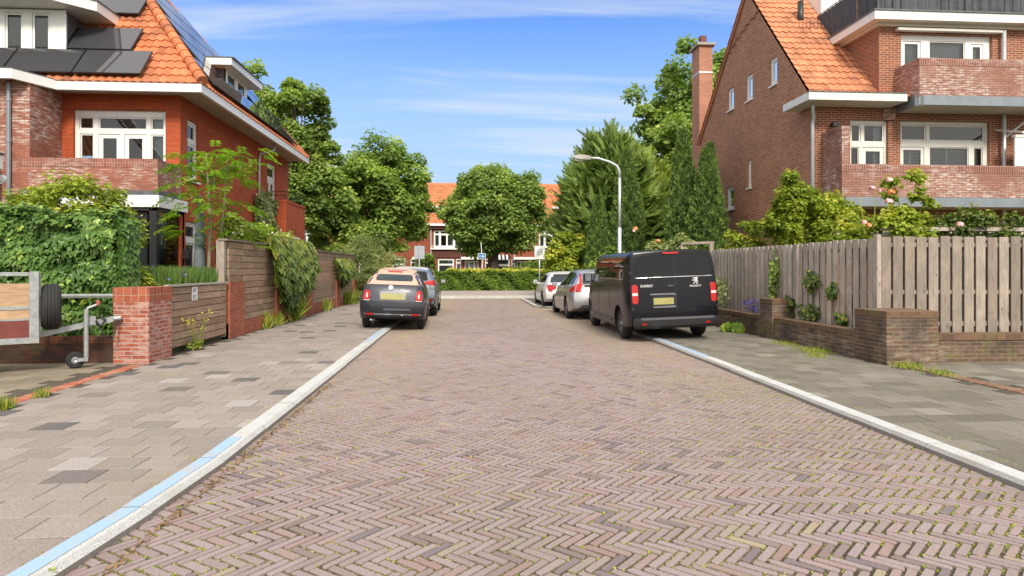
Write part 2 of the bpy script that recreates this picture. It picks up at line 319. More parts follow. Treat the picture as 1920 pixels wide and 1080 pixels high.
glass = glassm('window glass'); cglass = glassm('car glass', dark=(.006, .007, .008)); solar = glassm('solar panel', dark=(.05, .05, .058)); bglass = glassm('light car glass', dark=(.028, .04, .05))
def tile_mat(name, c):
    return varm(name, [(0, tuple(x*.62 for x in c)), (.2, tuple(x*.9 for x in c)), (.8, c), (1, tuple(min(.8, x*1.25) for x in c))], .75, .14, 25, .2, stain=((.17, .085, .055), 1.3, .5, .72, .6))
tile_o = tile_mat('orange pantile', (.54, .18, .078)); tile_b = tile_mat('weathered pantile', (.58, .24, .125)); tile_t = tile_mat('terrace pantile', (.56, .20, .09))
mat_oak = leafm('tree leaves', (0.087, 0.153, 0.045), (0.293, 0.406, 0.097), (0.617, 0.667, 0.194), trans=.42); mat_lime = leafm('young tree leaves', (.10, .165, .04), (.28, .40, .085), (.50, .60, .15), trans=.42)
mat_yell = leafm('yellow green leaves', (0.105, 0.180, 0.024), (0.350, 0.420, 0.048), (0.595, 0.540, 0.084)); mat_ivy = leafm('ivy leaves', (0.042, 0.098, 0.022), (0.125, 0.234, 0.047), (0.501, 0.643, 0.140), rough=.35, trans=.2)
mat_con2 = leafm('yellow cypress spray', (.13, .20, .03), (.40, .48, .08), (.58, .60, .12), trans=.2, rough=.6); mat_con = leafm('cypress spray', (.06, .12, .03), (.27, .37, .08), (.50, .55, .14), trans=.2, rough=.6); mat_thuja = leafm('thuja spray', (.045, .09, .025), (.135, .215, .045), (.23, .33, .07), trans=.2, rough=.6)
mat_dark = leafm('laurel leaves', (0.035, 0.068, 0.014), (0.123, 0.180, 0.030), (0.315, 0.300, 0.060), rough=.4, trans=.2); mat_sil = leafm('silver green leaves', (0.140, 0.195, 0.060), (0.350, 0.405, 0.156), (0.630, 0.630, 0.300))
mat_locust = leafm('locust leaves', (0.105, 0.225, 0.018), (0.263, 0.435, 0.030), (0.473, 0.600, 0.060), trans=.42); mat_hedge = leafm('hedge leaves', (0.052, 0.112, 0.017), (0.158, 0.255, 0.034), (0.298, 0.375, 0.048)); mat_htop = leafm('hedge young tips', (0.280, 0.330, 0.036), (0.560, 0.540, 0.072), (0.750, 0.600, 0.144))
mat_weed = leafm('weeds', (0.123, 0.180, 0.024), (0.280, 0.360, 0.048), (0.595, 0.495, 0.120)); mat_lav = leafm('lavender', (0.088, 0.150, 0.036), (0.175, 0.270, 0.072), (0.385, 0.270, 0.360)); mat_copper = leafm('fresh tips', (0.280, 0.300, 0.036), (0.595, 0.495, 0.060), (0.750, 0.450, 0.120))
bark = plain('bark', (.10, .075, .055), .9, var=.3, vs=9, bmp=.6, bs=20); bark_p = plain('pale bark', (.26, .22, .15), .9, var=.25, vs=9, bmp=.4, bs=20)
flower_p = plain('pink petals', (.78, .45, .46), .6, var=.1); flower_o = plain('orange petals', (.8, .3, .13), .6); flower_y = plain('yellow petals', (.75, .6, .05), .6); flower_v = plain('violet petals', (.18, .14, .5), .6); flower_w = plain('white petals', (.75, .75, .68), .6)
wood_l = wood('brown fence boards', (.24, .15, .09), (.46, .34, .24)); wood_r = wood('grey fence boards', (.34, .29, .235), (.60, .54, .47), vert=True)
wood_rd = wood('brown weathered boards', (.22, .18, .145), (.38, .33, .28), vert=True)
ply = wood('plywood', (.42, .25, .13), (.60, .43, .27), knots=(.5, .36, .22)); maroon = plain('maroon board', (.16, .035, .03), .6, var=.15, vs=10)
gold_plate = plain('number plate', (.32, .29, .10), .5, var=.12, vs=5); red_lamp = plain('red lamp', (.42, .006, .006), .2, coat=.25); clear_lamp = plain('clear lamp', (.6, .55, .55), .15, coat=.6); chrome = plain('chrome', (.65, .66, .68), .15, .9)

# ---------------------------------------------------------------- ground
def sheet(name, x0, x1, y0, y1, z, mat, parent=None):
    m = M(); nx = max(1, int((x1-x0)/4)); ny = max(1, int((y1-y0)/4))
    return tag(m.quad((x0, y0, z), (x1, y0, z), (x1, y1, z), (x0, y1, z)).build(name, mat), kind='structure')
soil = varm('garden soil', [(0, (.10, .085, .05)), (1, (.12, .10, .06))], .95, .3, 8, .5, stain=((.07, .11, .03), .7, .4, .6, .8))
g = M().quad((-600, -600, -.06), (600, -600, -.06), (600, 900, -.06), (-600, 900, -.06)).build('ground', soil); tag(g, kind='structure')
def lay(name, cx, cy, ang, L, Wd, z, mat, r, gap=.004, bev=.006, jit=.0015, tilt=.01, skirt=.03, dirt=None, cj=.0015, cut=0.0, warp=None):
    """numpy: a bevelled paver with worn-off corners for each centre/angle"""
    n = len(cx); ang = np.asarray(ang); ca, sa = np.cos(ang), np.sin(ang); K = 8 if cut else 4
    hz = z + rng.normal(0, jit, n); tx = rng.normal(0, tilt, n); ty = rng.normal(0, tilt, n); V = np.empty((n, 3*K, 3))
    sg = [(-1, -1), (1, -1), (1, 1), (-1, 1)]; jx = rng.normal(0, cj, (n, 4)); jy = rng.normal(0, cj, (n, 4)); ct = cut*rng.uniform(.5, 1.6, (n, 4)) if cut else None
    for ring, (ins, dz) in enumerate(((gap/2+bev, 0), (gap/2, -bev), (gap/2, -skirt))):
        for k in range(4):
            lx = sg[k][0]*(L/2-ins)+jx[:, k]; ly = sg[k][1]*(Wd/2-ins)+jy[:, k]
            opts = [(lx, ly)] if not cut else ([(lx, ly-sg[k][1]*ct[:, k]), (lx-sg[k][0]*ct[:, k]*.8, ly)] if k in (0, 2) else [(lx-sg[k][0]*ct[:, k]*.8, ly), (lx, ly-sg[k][1]*ct[:, k])])
            for q, (ax_, ay_) in enumerate(opts):
                v = ring*K+k*len(opts)+q; V[:, v, 0] = cx+ax_*ca-ay_*sa; V[:, v, 1] = cy+ax_*sa+ay_*ca; V[:, v, 2] = hz+dz+(ax_*tx+ay_*ty if ring < 2 else 0)
    if warp: V[:, :, 1] = warp(V[:, :, 0], V[:, :, 1])
    top = np.arange(K)[None]; quads = np.array([(K*a+K+k, K*a+K+(k+1) % K, K*a+(k+1) % K, K*a+k) for a in (0, 1) for k in range(K)])
    L1 = np.concatenate([top.ravel(), quads.ravel()]); F = (np.arange(n)[:, None]*3*K+L1[None]).ravel(); nf = 1+2*K; st0 = np.concatenate([[0], K+4*np.arange(2*K)])
    me = bpy.data.meshes.new(name); me.vertices.add(n*3*K); me.vertices.foreach_set('co', V.ravel())
    me.loops.add(F.size); me.loops.foreach_set('vertex_index', F.astype(np.int32)); me.polygons.add(n*nf)
    me.polygons.foreach_set('loop_start', (np.arange(n)[:, None]*len(L1)+st0[None]).ravel().astype(np.int32)); me.update(calc_edges=True); me.materials.append(mat)
    at = me.attributes.new('rnd', 'FLOAT', 'FACE'); at.data.foreach_set('value', np.repeat(r, nf).astype(np.float32))
    if dirt is not None:
        at = me.attributes.new('dirt', 'FLOAT', 'FACE'); at.data.foreach_set('value', np.repeat(dirt, nf).astype(np.float32))
    me.shade_flat(); auto_uv(me); return link(name, me)
def herring_np(x0, x1, y0, y1, L=.21, Wb=.0585):
    e = 1/math.sqrt(2); I, J = np.meshgrid(np.arange(-2600, 2600), np.arange(-250, 250), indexing='ij')
    I = I.ravel(); J = J.ravel(); out = []
    for (dx, dy, an) in ((L/2, Wb/2, 0), (Wb/2, Wb+L/2, 90)):
        bx = I*Wb+J*L+dx; by = I*Wb-J*L+dy
        # rotate so (W,W) runs across the street and (L,-L) along it
        x = (bx+by)*e; y = (bx-by)*e
        k = (x > x0) & (x < x1) & (y > y0) & (y < y1)
        out.append(np.stack([x[k], y[k], np.full(k.sum(), R(-an+45) if an == 0 else R(-45))], 1))
    return np.concatenate(out)
H = herring_np(-2.05, 4.05, 1.5, 33.0)
hx, hy, ha = H.T
KB = .045; sl_ = -2*KB*(hx-1.6)                     # gently arched rows
warp = lambda x, y: y - KB*(x-1.6)**2 + .25 + .02*np.sin(x*2.1+y*.9)
hy2 = warp(hx, hy); ha2 = ha
k = (hy2 > 1.6) & (hy2 < 32.35); hx, hy, hy2, ha2 = hx[k], hy[k], hy2[k], ha2[k]
rr = rng.random(len(hx)); 
dd = np.clip(1-np.minimum(np.abs(hx+1.3), np.abs(hx-3.2))/1.3, 0, 1)*np.clip((hy2-5)/9, 0, 1)*.9 + .15*rng.random(len(hx))
dd += np.clip((hy2-18)/12, 0, 1)*.35
clk = varm('clinker pavers', [(0, (0.171, 0.135, 0.146)), (.015, (0.178, 0.147, 0.162)), (.05, (0.201, 0.150, 0.141)), (.10, (0.267, 0.201, 0.198)), (.68, (0.312, 0.249, 0.251)), (.86, (0.312, 0.231, 0.222)), (.93, (0.275, 0.180, 0.162)), (.96, (0.289, 0.242, 0.211)), (.985, (0.297, 0.249, 0.211)), (1, (0.349, 0.286, 0.179))], .72, .22, 70, .5, stain=((.20, .165, .135), .42, .46, .66, .38), dirt=(.33, .265, .175), spec=.35)
road = lay('road', hx, hy, ha2, .21, .0585, 0.0, clk, rr, gap=.0165, bev=.0015, jit=.001, tilt=.008, skirt=.022, dirt=dd, cj=.0022, cut=.0075, warp=warp); tag(road, kind='structure')
jm, nt, b = nm('mossy joint sand'); f1 = noise(nt, 1.1, 5, .6, lo=.40, hi=.56); f2 = noise(nt, 55, 5, .7, lo=.42, hi=.58); 
cj_ = mixc(nt, (.045, .032, .022), mixc(nt, (.16, .15, .05), (.55, .50, .20), noise(nt, 90, 3, lo=.35, hi=.65)), math_(nt, 'MULTIPLY', f2, math_(nt, 'ADD', math_(nt, 'MULTIPLY', f1, .75), .25)))
nt.links.new(cj_, b.inputs['Base Color']); b.inputs['Roughness'].default_value = 1; bump(nt, b, f2, .6, .01)
tag(M().quad((-2.0, -3, -.0085), (4.0, -3, -.0085), (4.0, 32.4, -.0085), (-2.0, 32.4, -.0085)).build('road_joint_sand', jm), kind='structure')
tag(M().quad((-2.0, -3, -.02), (4.0, -3, -.02), (4.0, 1.9, -.02), (-2.0, 1.9, -.02)).build('road_base', clk), kind='structure')
# kerbs: blocks with worn arrises, blue paint only where the photo has it
km, nt, b = nm('granite kerb'); a = nt.nodes.new('ShaderNodeTexCoord'); sp = noise(nt, 120, 3, .8, lo=.35, hi=.65)
base = mixc(nt, mixc(nt, (.32, .32, .31), (.66, .67, .65), sp), (.30, .27, .22), math_(nt, 'MULTIPLY', noise(nt, 3, 5, .7, lo=.5, hi=.72), .4))
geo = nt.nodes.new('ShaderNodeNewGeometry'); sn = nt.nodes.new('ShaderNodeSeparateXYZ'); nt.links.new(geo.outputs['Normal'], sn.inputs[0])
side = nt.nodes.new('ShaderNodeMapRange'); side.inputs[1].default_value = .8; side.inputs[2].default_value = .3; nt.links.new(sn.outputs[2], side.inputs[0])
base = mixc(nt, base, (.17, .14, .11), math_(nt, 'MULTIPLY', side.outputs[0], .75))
nt.links.new(base, b.inputs['Base Color']); b.inputs['Roughness'].default_value = .85; bump(nt, b, sp, .35, .003)
bm_, nt, b = nm('worn blue kerb paint'); sp = noise(nt, 70, 5, .8, lo=.40, hi=.46); 
w = noise(nt, 5, 5, .6, lo=.50, hi=.60); fc = math_(nt, 'MULTIPLY', sp, math_(nt, 'SUBTRACT', 1, math_(nt, 'MULTIPLY', w, .75)))
nt.links.new(mixc(nt, (.42, .40, .36), (.30, .46, .66), fc), b.inputs['Base Color']); b.inputs['Roughness'].default_value = .6
def kerb(name, xs, yr, inner, outer_sign):
    m = M(); p = M(); y = yr[0]; step = 1.0
    while y < yr[1]-.05:
        y1 = min(y+step, yr[1]); j = random.uniform(-.006, .006); zz = .067+random.uniform(-.003, .003)
        x0, x1 = sorted((inner(y)+j, inner(y)+outer_sign*.165+j)); x0b, x1b = sorted((inner(y1)+j, inner(y1)+outer_sign*.165+j))
        # profile with chamfer on the road side
        def sec(xa, xb, yy):
            return [(xa, yy, -.15), (xb, yy, -.15), (xb+.012*outer_sign*(outer_sign > 0), yy, zz-.03), (xb-(.022 if outer_sign > 0 else 0), yy, zz), (xa+(.022 if outer_sign < 0 else 0), yy, zz), (xa, yy, zz-.03)]
        A = sec(x0, x1, y+.003); B = sec(x0b, x1b, y1-.003); vs = A+B
        m.add(vs, [tuple(range(6)), tuple(range(11, 5, -1))]+[(i, 6+i, 6+(i+1) % 6, (i+1) % 6) for i in range(6)])
        for (a0, a1) in xs:
            lo, hi = max(a0, y+.003), min(a1, y1-.003)
            if hi > lo+.02:
                fx = lambda yy: (inner(yy)+j, inner(yy)+j+outer_sign*.105)
                (q0, q1), (q2, q3) = fx(lo), fx(hi); p.quad((q0, lo, zz+.003), (q1, lo, zz+.003), (q3, hi, zz+.003), (q2, hi, zz+.003))
        y = y1
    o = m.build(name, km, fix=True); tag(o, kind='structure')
    if p.v: tag(p.build('kerb_paint', bm_, fix=True), kind='structure')
def kl(y): return -2.0 - max(0, 4.6-y)*.10
def kr(y):
    if y < 22.8: return 3.92+.08*min(1, max(0, (y-4)/6))
    return 4.0 - 1.16*min(1, (y-22.8)/2.2)
kerb('kerb', [(-3, 5.6), (12.6, 15.1)], (-3, 32.3), kl, 1)
kerb('kerb', [(10.2, 14)], (-3, 31.0), lambda y: kr(y), -1)
slab_l = varm('tan paving slabs', [(0, (0.104, 0.098, 0.094)), (.04, (0.119, 0.108, 0.107)), (.06, (0.239, 0.206, 0.183)), (.5, (0.275, 0.233, 0.210)), (.93, (0.303, 0.258, 0.234)), (.975, (0.334, 0.297, 0.278)), (1, (0.373, 0.347, 0.331))], .88, .28, 70, .4, stain=((.25, .21, .13), .8, .5, .72, .5))
slab_r = varm('grey paving slabs', [(0, (.135, .122, .10)), (.5, (.18, .163, .136)), (.96, (.21, .192, .16)), (1, (.28, .26, .22))], .88, .3, 80, .5, stain=((.14, .135, .075), 1.3, .5, .75, .5))
slab_d = varm('sandy driveway slabs', [(0, (.21, .18, .135)), (1, (.30, .25, .185))], .9, .2, 40, .35, stain=((.13, .11, .08), .6, .45, .65, .6))
def slabs(name, x0, x1, y0, y1, mat, z=.06, s=.3, inner=None, edge=None, gap=.005, jit=.0005, tilt=.0012):
    cx, cy, cz = [], [], []; ny = int((y1-y0)/s)+1
    for j in range(ny):
        for i in range(int((x1-x0)/s)+2):
            x = x0+(i+(.5 if j % 2 else 0))*s; y = y0+(j+.5)*s
            if x > x1-.02 or x < x0+.02 and False: continue
            if inner and not inner(x, y):
                if edge and edge[0]*(x-edge[0]*s-edge[1](y)) < 0: x = edge[1](y)+edge[0]*.05; cx.append(x); cy.append(y); cz.append(z-.003)
                continue
            cx.append(x); cy.append(y); cz.append(z)
    n = len(cx); z = np.array(cz); o = lay(name, np.array(cx), np.array(cy), np.zeros(n), s, s, z, mat, rng.random(n), gap=gap, bev=.003, jit=jit, tilt=tilt, skirt=.04, cj=.0008); return tag(o, kind='structure')
slabs('pavement', -4.65, -1.9, 1.2, 32, slab_l, edge=(-1, kl), inner=lambda x, y: x < kl(y)-.035, gap=.007)
slabs('pavement', 3.35, 6.25, 1.5, 31, slab_r, s=.3, edge=(1, kr), inner=lambda x, y: x > kr(y)-.0, gap=.008)
slabs('pavement', 2.9, 3.45, 23.4, 31, slab_r, s=.3, inner=lambda x, y: x > kr(y)-.0, gap=.008)
slabs('driveway', -11.8, -5.3, 1.2, 10.3, slab_d); slabs('driveway', 6.78, 12.5, 1.5, 9.9, slab_r)
under = plain('dark joint earth', (.075, .062, .045), 1, var=.3, vs=30)
pb = M()
pb.prism([(-12, -3), (-2.33, -3), (-2.02, 4.6), (-2.02, 32.3), (-12, 32.3)], 'z', -.1, .049); pb.build('pavement_base', under, fix=True)['kind'] = 'structure'
pb = M(); pb.prism([(4.02, -3), (14, -3), (14, 31.2), (2.9, 31.2), (2.9, 25), (4.05, 22.8)], 'z', -.1, .0485); pb.build('pavement_base', under, fix=True)['kind'] = 'structure'
cx = np.arange(1.0, 10.0, .066); n = len(cx)
edge_m = varm('red edge bricks', [(0, (.30, .085, .05)), (1, (.42, .15, .095))], .85, .15, 50, .3, stain=((.30, .25, .16), 3, .45, .7, .7))
tag(lay('brick_edging', np.full(n, -4.91), cx, np.zeros(n), .2, .066, .061, edge_m, rng.random(n), jit=.003, tilt=.03), kind='structure')
cx = np.arange(1.0, 9.1, .066); n = len(cx)
edge_r = varm('brown edge bricks', [(0, (.17, .085, .055)), (1, (.27, .15, .10))], .9, .2, 50, .3, stain=((.17, .16, .08), 3, .45, .7, .7))
tag(lay('brick_edging', np.full(n, 6.54), cx, np.zeros(n), .2, .066, .061, edge_r, rng.random(n), jit=.003, tilt=.03), kind='structure')
# exit ramp blocks, crossing pavement and far street
ramp_m = varm('pale ramp blocks', [(0, (.42, .39, .35)), (1, (.52, .49, .45))], .85, .12, 30, .2)
rm = M()
for i in range(14):
    x = -2.0+i*.5; rm.add([(x+.006, 32.42, 0), (x+.494, 32.42, 0), (x+.494, 33.2, .11), (x+.006, 33.2, .11), (x+.006, 32.42, -.1), (x+.494, 32.42, -.1), (x+.494, 33.2, -.1), (x+.006, 33.2, -.1)], [(0, 1, 2, 3), (4, 5, 1, 0), (6, 7, 3, 2), (5, 6, 2, 1), (7, 4, 0, 3)])
tag(rm.build('exit_ramp', ramp_m), kind='structure')
far_m = varm('rosy far paving', [(0, (.36, .30, .27)), (1, (.37, .31, .28))], .85, .06, 8, .1)
tag(M().box(-60, 60, 33.2, 41.0, -.1, .105).build('cross_street', far_m), kind='structure')
tag(M().box(-60, 60, 41.0, 62.0, -.1, .09).build('far_gardens', soil), kind='structure')
tag(M().box(-40, -5.02, 10.35, 33, -.1, .13).build('garden_bed', soil), kind='structure')
tag(M().box(6.75, 40, 10.0, 33, -.1, .13).build('garden_bed', soil), kind='structure')

# ---------------------------------------------------------------- building helpers
def wall(name, parent, mat, O, u, n, Wd, z0, z1, holes=(), clips=(), depth=.12):
    us = sorted({0, Wd}|{h[0] for h in holes}|{h[1] for h in holes}); vs = sorted({z0, z1}|{h[2] for h in holes}|{h[3] for h in holes})
    P = lambda a, d, z: (O[0]+u[0]*a+n[0]*d, O[1]+u[1]*a+n[1]*d, z); m = M(); m.rv = .5
    flip = (u[0]*n[1]-u[1]*n[0]) > 0
    for i in range(len(us)-1):
        for j in range(len(vs)-1):
            a0, a1, b0, b1 = us[i], us[i+1], vs[j], vs[j+1]; ca, cb = (a0+a1)/2, (b0+b1)/2
            if any(h[0] < ca < h[1] and h[2] < cb < h[3] for h in holes): continue
            q = [P(a0, 0, b0), P(a1, 0, b0), P(a1, 0, b1), P(a0, 0, b1)]; m.quad(*(q[::-1] if flip else q))
    for h in holes:
        for (A, B) in (((h[0], h[2]), (h[1], h[2])), ((h[1], h[2]), (h[1], h[3])), ((h[1], h[3]), (h[0], h[3])), ((h[0], h[3]), (h[0], h[2]))):
            q = [P(A[0], 0, A[1]), P(B[0], 0, B[1]), P(B[0], -depth, B[1]), P(A[0], -depth, A[1])]; m.quad(*(q if not flip else q[::-1]))
    me = bpy.data.meshes.new(name); me.from_pydata(m.v, [], m.f); me.materials.append(mat)
    bm = bmesh.new(); bm.from_mesh(me); bmesh.ops.remove_doubles(bm, verts=bm.verts, dist=1e-4)
    for (co, no) in clips:
        bmesh.ops.bisect_plane(bm, geom=list(bm.verts)+list(bm.edges)+list(bm.faces), plane_co=co, plane_no=no, clear_outer=True)
    bm.to_mesh(me); bm.free(); at = me.attributes.new('rnd', 'FLOAT', 'FACE'); at.data.foreach_set('value', np.full(len(me.polygons), .5, dtype=np.float32)); auto_uv(me)
    return link(name, me, parent)
def window(parent, O, u, n, a0, a1, z0, z1, cells, d=-.09, fw=.06, mat=None, curtain=None, louvre=False, sill=True, gl=None, name='window', blind=None, back=True, deep=.2):
    """cells: list of (a0,a1,z0,z1,sash width) glazed openings in fractions of the frame; whatever is not a cell is frame"""
    mat = mat or white; Wd, Hh = a1-a0, z1-z0; cs = [(a0+Wd*c[0], a0+Wd*c[1], z0+Hh*c[2], z0+Hh*c[3], c[4] if len(c) > 4 else .045) for c in cells]
    us = sorted({a0, a1}|{c[0] for c in cs}|{c[1] for c in cs}); vs = sorted({z0, z1}|{c[2] for c in cs}|{c[3] for c in cs})
    f = M().frame(O, u, n); f.rv = .5
    # frame slab faces with real depth
    for i in range(len(us)-1):
        for j in range(len(vs)-1):
            ca, cb = (us[i]+us[i+1])/2, (vs[j]+vs[j+1])/2
            if any(c[0] < ca < c[1] and c[2] < cb < c[3] for c in cs): continue
            f.quad((us[i], d, vs[j]), (us[i+1], d, vs[j]), (us[i+1], d, vs[j+1]), (us[i], d, vs[j+1]))
    g = M().frame(O, u, n)
    for (p, q, r, s_, sw) in cs:
        for (A, B) in (((p, r), (q, r)), ((q, r), (q, s_)), ((q, s_), (p, s_)), ((p, s_), (p, r))):
            f.quad((A[0], d, A[1]), (B[0], d, B[1]), (B[0], d-.07, B[1]), (A[0], d-.07, A[1]))
        e = .006
        if sw:   # sash set back a little inside the frame opening
            f.box(p+e, q-e, d-.05, d-.02, r+e, r+sw+e); f.box(p+e, q-e, d-.05, d-.02, s_-sw-e, s_-e); f.box(p+e, p+sw+e, d-.05, d-.02, r+sw+e, s_-sw-e); f.box(q-sw-e, q-e, d-.05, d-.02, r+sw+e, s_-sw-e)
        g.quad((p, d-.04, r), (q, d-.04, r), (q, d-.04, s_), (p, d-.04, s_))
    o = f.build(name, mat, parent, fix=False); g.build('pane', gl or glass, o)
    if sill: M().frame(O, u, n).box(a0-.05, a1+.05, d, .05, z0-.05, z0-.002, bev=.006).build('sill', mat, o)
    def cloth(x0, x1, zz0, zz1, mt, nme='curtain', dd=.16, amp=.025):
        m = M().frame(O, u, n); k = max(6, int((x1-x0)/.03)); vs = []
        for i in range(k+1):
            x = x0+(x1-x0)*i/k; y = d-dd+amp*math.sin(i*1.25+math.sin(i*.7))
            vs += [(x, y, zz0), (x, y, zz1)]
        m.add(vs, [(2*i, 2*i+2, 2*i+3, 2*i+1) for i in range(k)]); m.build(nme, mt, o, smooth=True)
    if curtain:
        for (c0, c1, mt) in curtain: cloth(a0+Wd*c0, a0+Wd*c1, z0+.02, z1-.02, mt)
    if louvre:
        m = M().frame(O, u, n); L0 = a0+.12; 
        for c in cs:
            if c[2] > z0+Hh*.6: continue
            z = c[2]+.05
            while z < c[3]-.04:
                m.add([(c[0]+.03, d-.10, z), (c[1]-.03, d-.10, z), (c[1]-.03, d-.155, z+.035), (c[0]+.03, d-.155, z+.035)], [(0, 1, 2, 3)]); z += .062
            m.box((c[0]+c[1])/2-.02, (c[0]+c[1])/2+.02, d-.17, d-.1, c[2], c[3])
        m.build('shutter', shutter_m, o)
    if blind: M().frame(O, u, n).box(a0+.05, a1-.05, d-.13, d-.12, z0+Hh*blind, z1-.05).build('blind', curtain_m, o)
    if back: M().frame(O, u, n).quad((a0-deep, d-1.3, z0-.4), (a1+deep, d-1.3, z0-.4), (a1+deep, d-1.3, z1+.1), (a0-deep, d-1.3, z1+.1)).build('room_wall', interior, o)
    return o
def pantiles(name, parent, mat, O, u, s, Wd, Ht, clips=(), tw=.205, tl=.31, amp=.028, lip=.03, nu=6):
    """real pantile relief: u along the eaves, s up the slope"""
    u = np.array(u, float); s = np.array(s, float); s /= np.linalg.norm(s); nn = np.cross(u, s); nn = nn if nn[2] > 0 else -nn
    nc = int(math.ceil(Wd/tw)); nr = int(math.ceil(Ht/tl)); U = np.arange(nc*nu+1)*tw/nu
    ph = (np.arange(nc*nu+1) % nu)/nu; prof = amp*np.where(ph < .62, np.sin(ph/.62*math.pi)*.9, -.55*np.sin((ph-.62)/.38*math.pi))
    rows = []; 
    for k_ in range(nr):
        for (v, h) in ((k_*tl, lip), ((k_+1)*tl-.001, 0.0)): rows.append((v, h))
    V = np.array([[np.array(O)+u*a+s*v+nn*(h+p) for a, p in zip(U, prof)] for (v, h) in rows])
    nu_ = len(U); vs = V.reshape(-1, 3); fs = []; r = []; tr = rng.random((nr, nc))
    for i in range(len(rows)-1):
        for j in range(nu_-1):
            fs.append((i*nu_+j, i*nu_+j+1, (i+1)*nu_+j+1, (i+1)*nu_+j)); r.append(tr[min(i//2, nr-1), j//nu])
    j0 = len(vs); vs = np.concatenate([vs, V[0]-nn*.05]); fs += [(j0+j, j0+j+1, j+1, j) for j in range(nu_-1)]; r += [.5]*(nu_-1)
    me = bpy.data.meshes.new(name); me.from_pydata([tuple(p) for p in vs], [], fs); me.materials.append(mat)
    at = me.attributes.new('rnd', 'FLOAT', 'FACE'); at.data.foreach_set('value', np.array(r, dtype=np.float32))
    if clips:
        bm = bmesh.new(); bm.from_mesh(me)
        for (co, no) in clips: bmesh.ops.bisect_plane(bm, geom=list(bm.verts)+list(bm.edges)+list(bm.faces), plane_co=co, plane_no=no, clear_outer=True)
        bm.to_mesh(me); bm.free()
    auto_uv(me); me.polygons.foreach_set('use_smooth', [True]*len(me.polygons)); 
    try: me.set_sharp_from_angle(angle=R(50))
    except Exception: pass
    return link(name, me, parent)
def ridge(name, parent, mat, A, B, r=.13, n=None):
    """overlapping half-round cap tiles"""
    A, B = Vector(A), Vector(B); d = B-A; n = n or int(d.length/.33); m = M()
    for i in range(n):
        p, q = A+d*(i/n), A+d*((i+1.12)/n); m.tube([p, q], [r*1.08, r*.9], 10)
    return m.build(name, mat, parent)

# ================================================================ left corner house (red brick)
A = thing('brick_house', 'bright red brick corner house with solar panels on its hipped orange roof', 'house', (-7.3, 17, 0))
A_inv = Vector((-7.3, 17, 0))
class Off:  # parts are written in world coordinates and shifted under the thing
    pass
def under_thing(root, since):
    for o in list(COL.objects)[since:]:
        if o.parent == root: o.location -= root.location
n0 = len(COL.objects)
FX, FY = -7.3, 17.0
# front wall (faces the camera): u runs to +x from x=-10.2
fw_holes = [(.27, 2.53, 3.25, 5.55)]
wall('wall', A, red_brick, (-10.2, FY), (1, 0), (0, -1), 2.9, .1, 5.95, [(.27, 2.53, 3.25, 5.55), (.2, 2.5, .3, 2.9)])
window(A, (-10.2, FY), (1, 0), (0, -1), .27, 2.53, 3.25, 5.55, [(.04, .2, .79, .93, .03), (.25, .78, .79, .93, .03), (.82, .97, .79, .93, .03), (.05, .2, .04, .74, .03), (.25, .49, .04, .74, .1), (.53, .77, .04, .74, .1), (.82, .97, .04, .74, .03)], curtain=[(.82, .97, curtain_m)], sill=False)
hd = M(); hd.tube([(-8.93, 16.99-.12+.09, 4.2), (-8.93, 16.94, 4.2), (-9.05, 16.94, 4.2)], .012, 6); hd.build('door_handle', chrome, A)
M().box(-10.2, -7.3, FY-.012, FY, 5.57, 5.66).build('brick_course', red_soldier, A)
# street wall (faces +x)
sw_h = [(.42, 1.1, 3.85, 5.45), (7.2, 8.3, 3.25, 5.45), (.3, 1.1, 1.2, 2.75)]
wall('wall', A, red_brick, (FX, FY), (0, 1), (1, 0), 10.0, .1, 5.95, sw_h)
window(A, (FX, FY), (0, 1), (1, 0), .42, 1.1, 3.85, 5.45, [(.08, .92, .68, .95, .05), (.08, .92, .04, .62, .06)], d=-.06)
window(A, (FX, FY), (0, 1), (1, 0), 7.2, 8.3, 3.25, 5.45, [(.07, .93, .76, .95, .05), (.07, .47, .04, .70, .07), (.53, .93, .04, .70, .07)], d=-.06, sill=False)
window(A, (FX, FY), (0, 1), (1, 0), .3, 1.1, 1.2, 2.75, [(.08, .92, .72, .95, .04), (.08, .92, .04, .64, .05)], d=-.06, gl=bglass)
M().box(FX, FX+.012, FY, FY+10, 5.57, 5.66).build('brick_course', red_soldier, A)
M().box(-11.5, FX-.02, FY+.3, FY+9.98, 5.6, 5.7).build('ceiling', interior, A)
wall('wall', A, red_brick, (FX, FY+10), (-1, 0), (0, 1), 8, .1, 5.95)
# left projecting wing with whitened corner
wall('wing_wall', A, bloom_brick, (-10.2, 15.8), (0, 1), (1, 0), 1.2, .1, 5.95)
wall('wing_wall', A, bloom_brick, (-18, 15.8), (1, 0), (0, -1), 7.8, .1, 5.95)
# balcony and bay window below
by0 = 15.72
bp = M(); bp.box(-10.35, -7.27, by0, by0+.2, 3.35, 3.9); bp.box(-7.47, -7.27, by0+.2, FY-.003, 3.35, 3.9); bp.build('balcony_parapet', bloom_brick, A)
bs = M(); bs.box(-10.35, -7.262, by0-.008, by0+.208, 3.9, 4.1); bs.box(-7.478, -7.262, by0+.208, FY-.003, 3.9, 4.1); bs.build('balcony_coping', bloom_soldier, A)
M().box(-10.38, -7.24, by0-.03, FY-.003, 3.24, 3.35).build('balcony_flashing', lead, A)
bf = M(); bf.box(-10.2, -7.22, by0-.05, by0+.35, 2.96, 3.24); bf.box(-7.42, -7.22, by0+.35, FY+.25, 2.96, 3.24); bf.build('bay_fascia', white, A)
bb = M()
for (x0, x1, y0, y1) in ((-7.46, -7.30, by0+.0, by0+.14), (-7.38, -7.30, FY+.12, FY+.22), (-8.9, -8.82, by0, by0+.07), (-10.2, -10.1, by0, by0+.07)): bb.box(x0, x1, y0, y1, .1, 2.96)
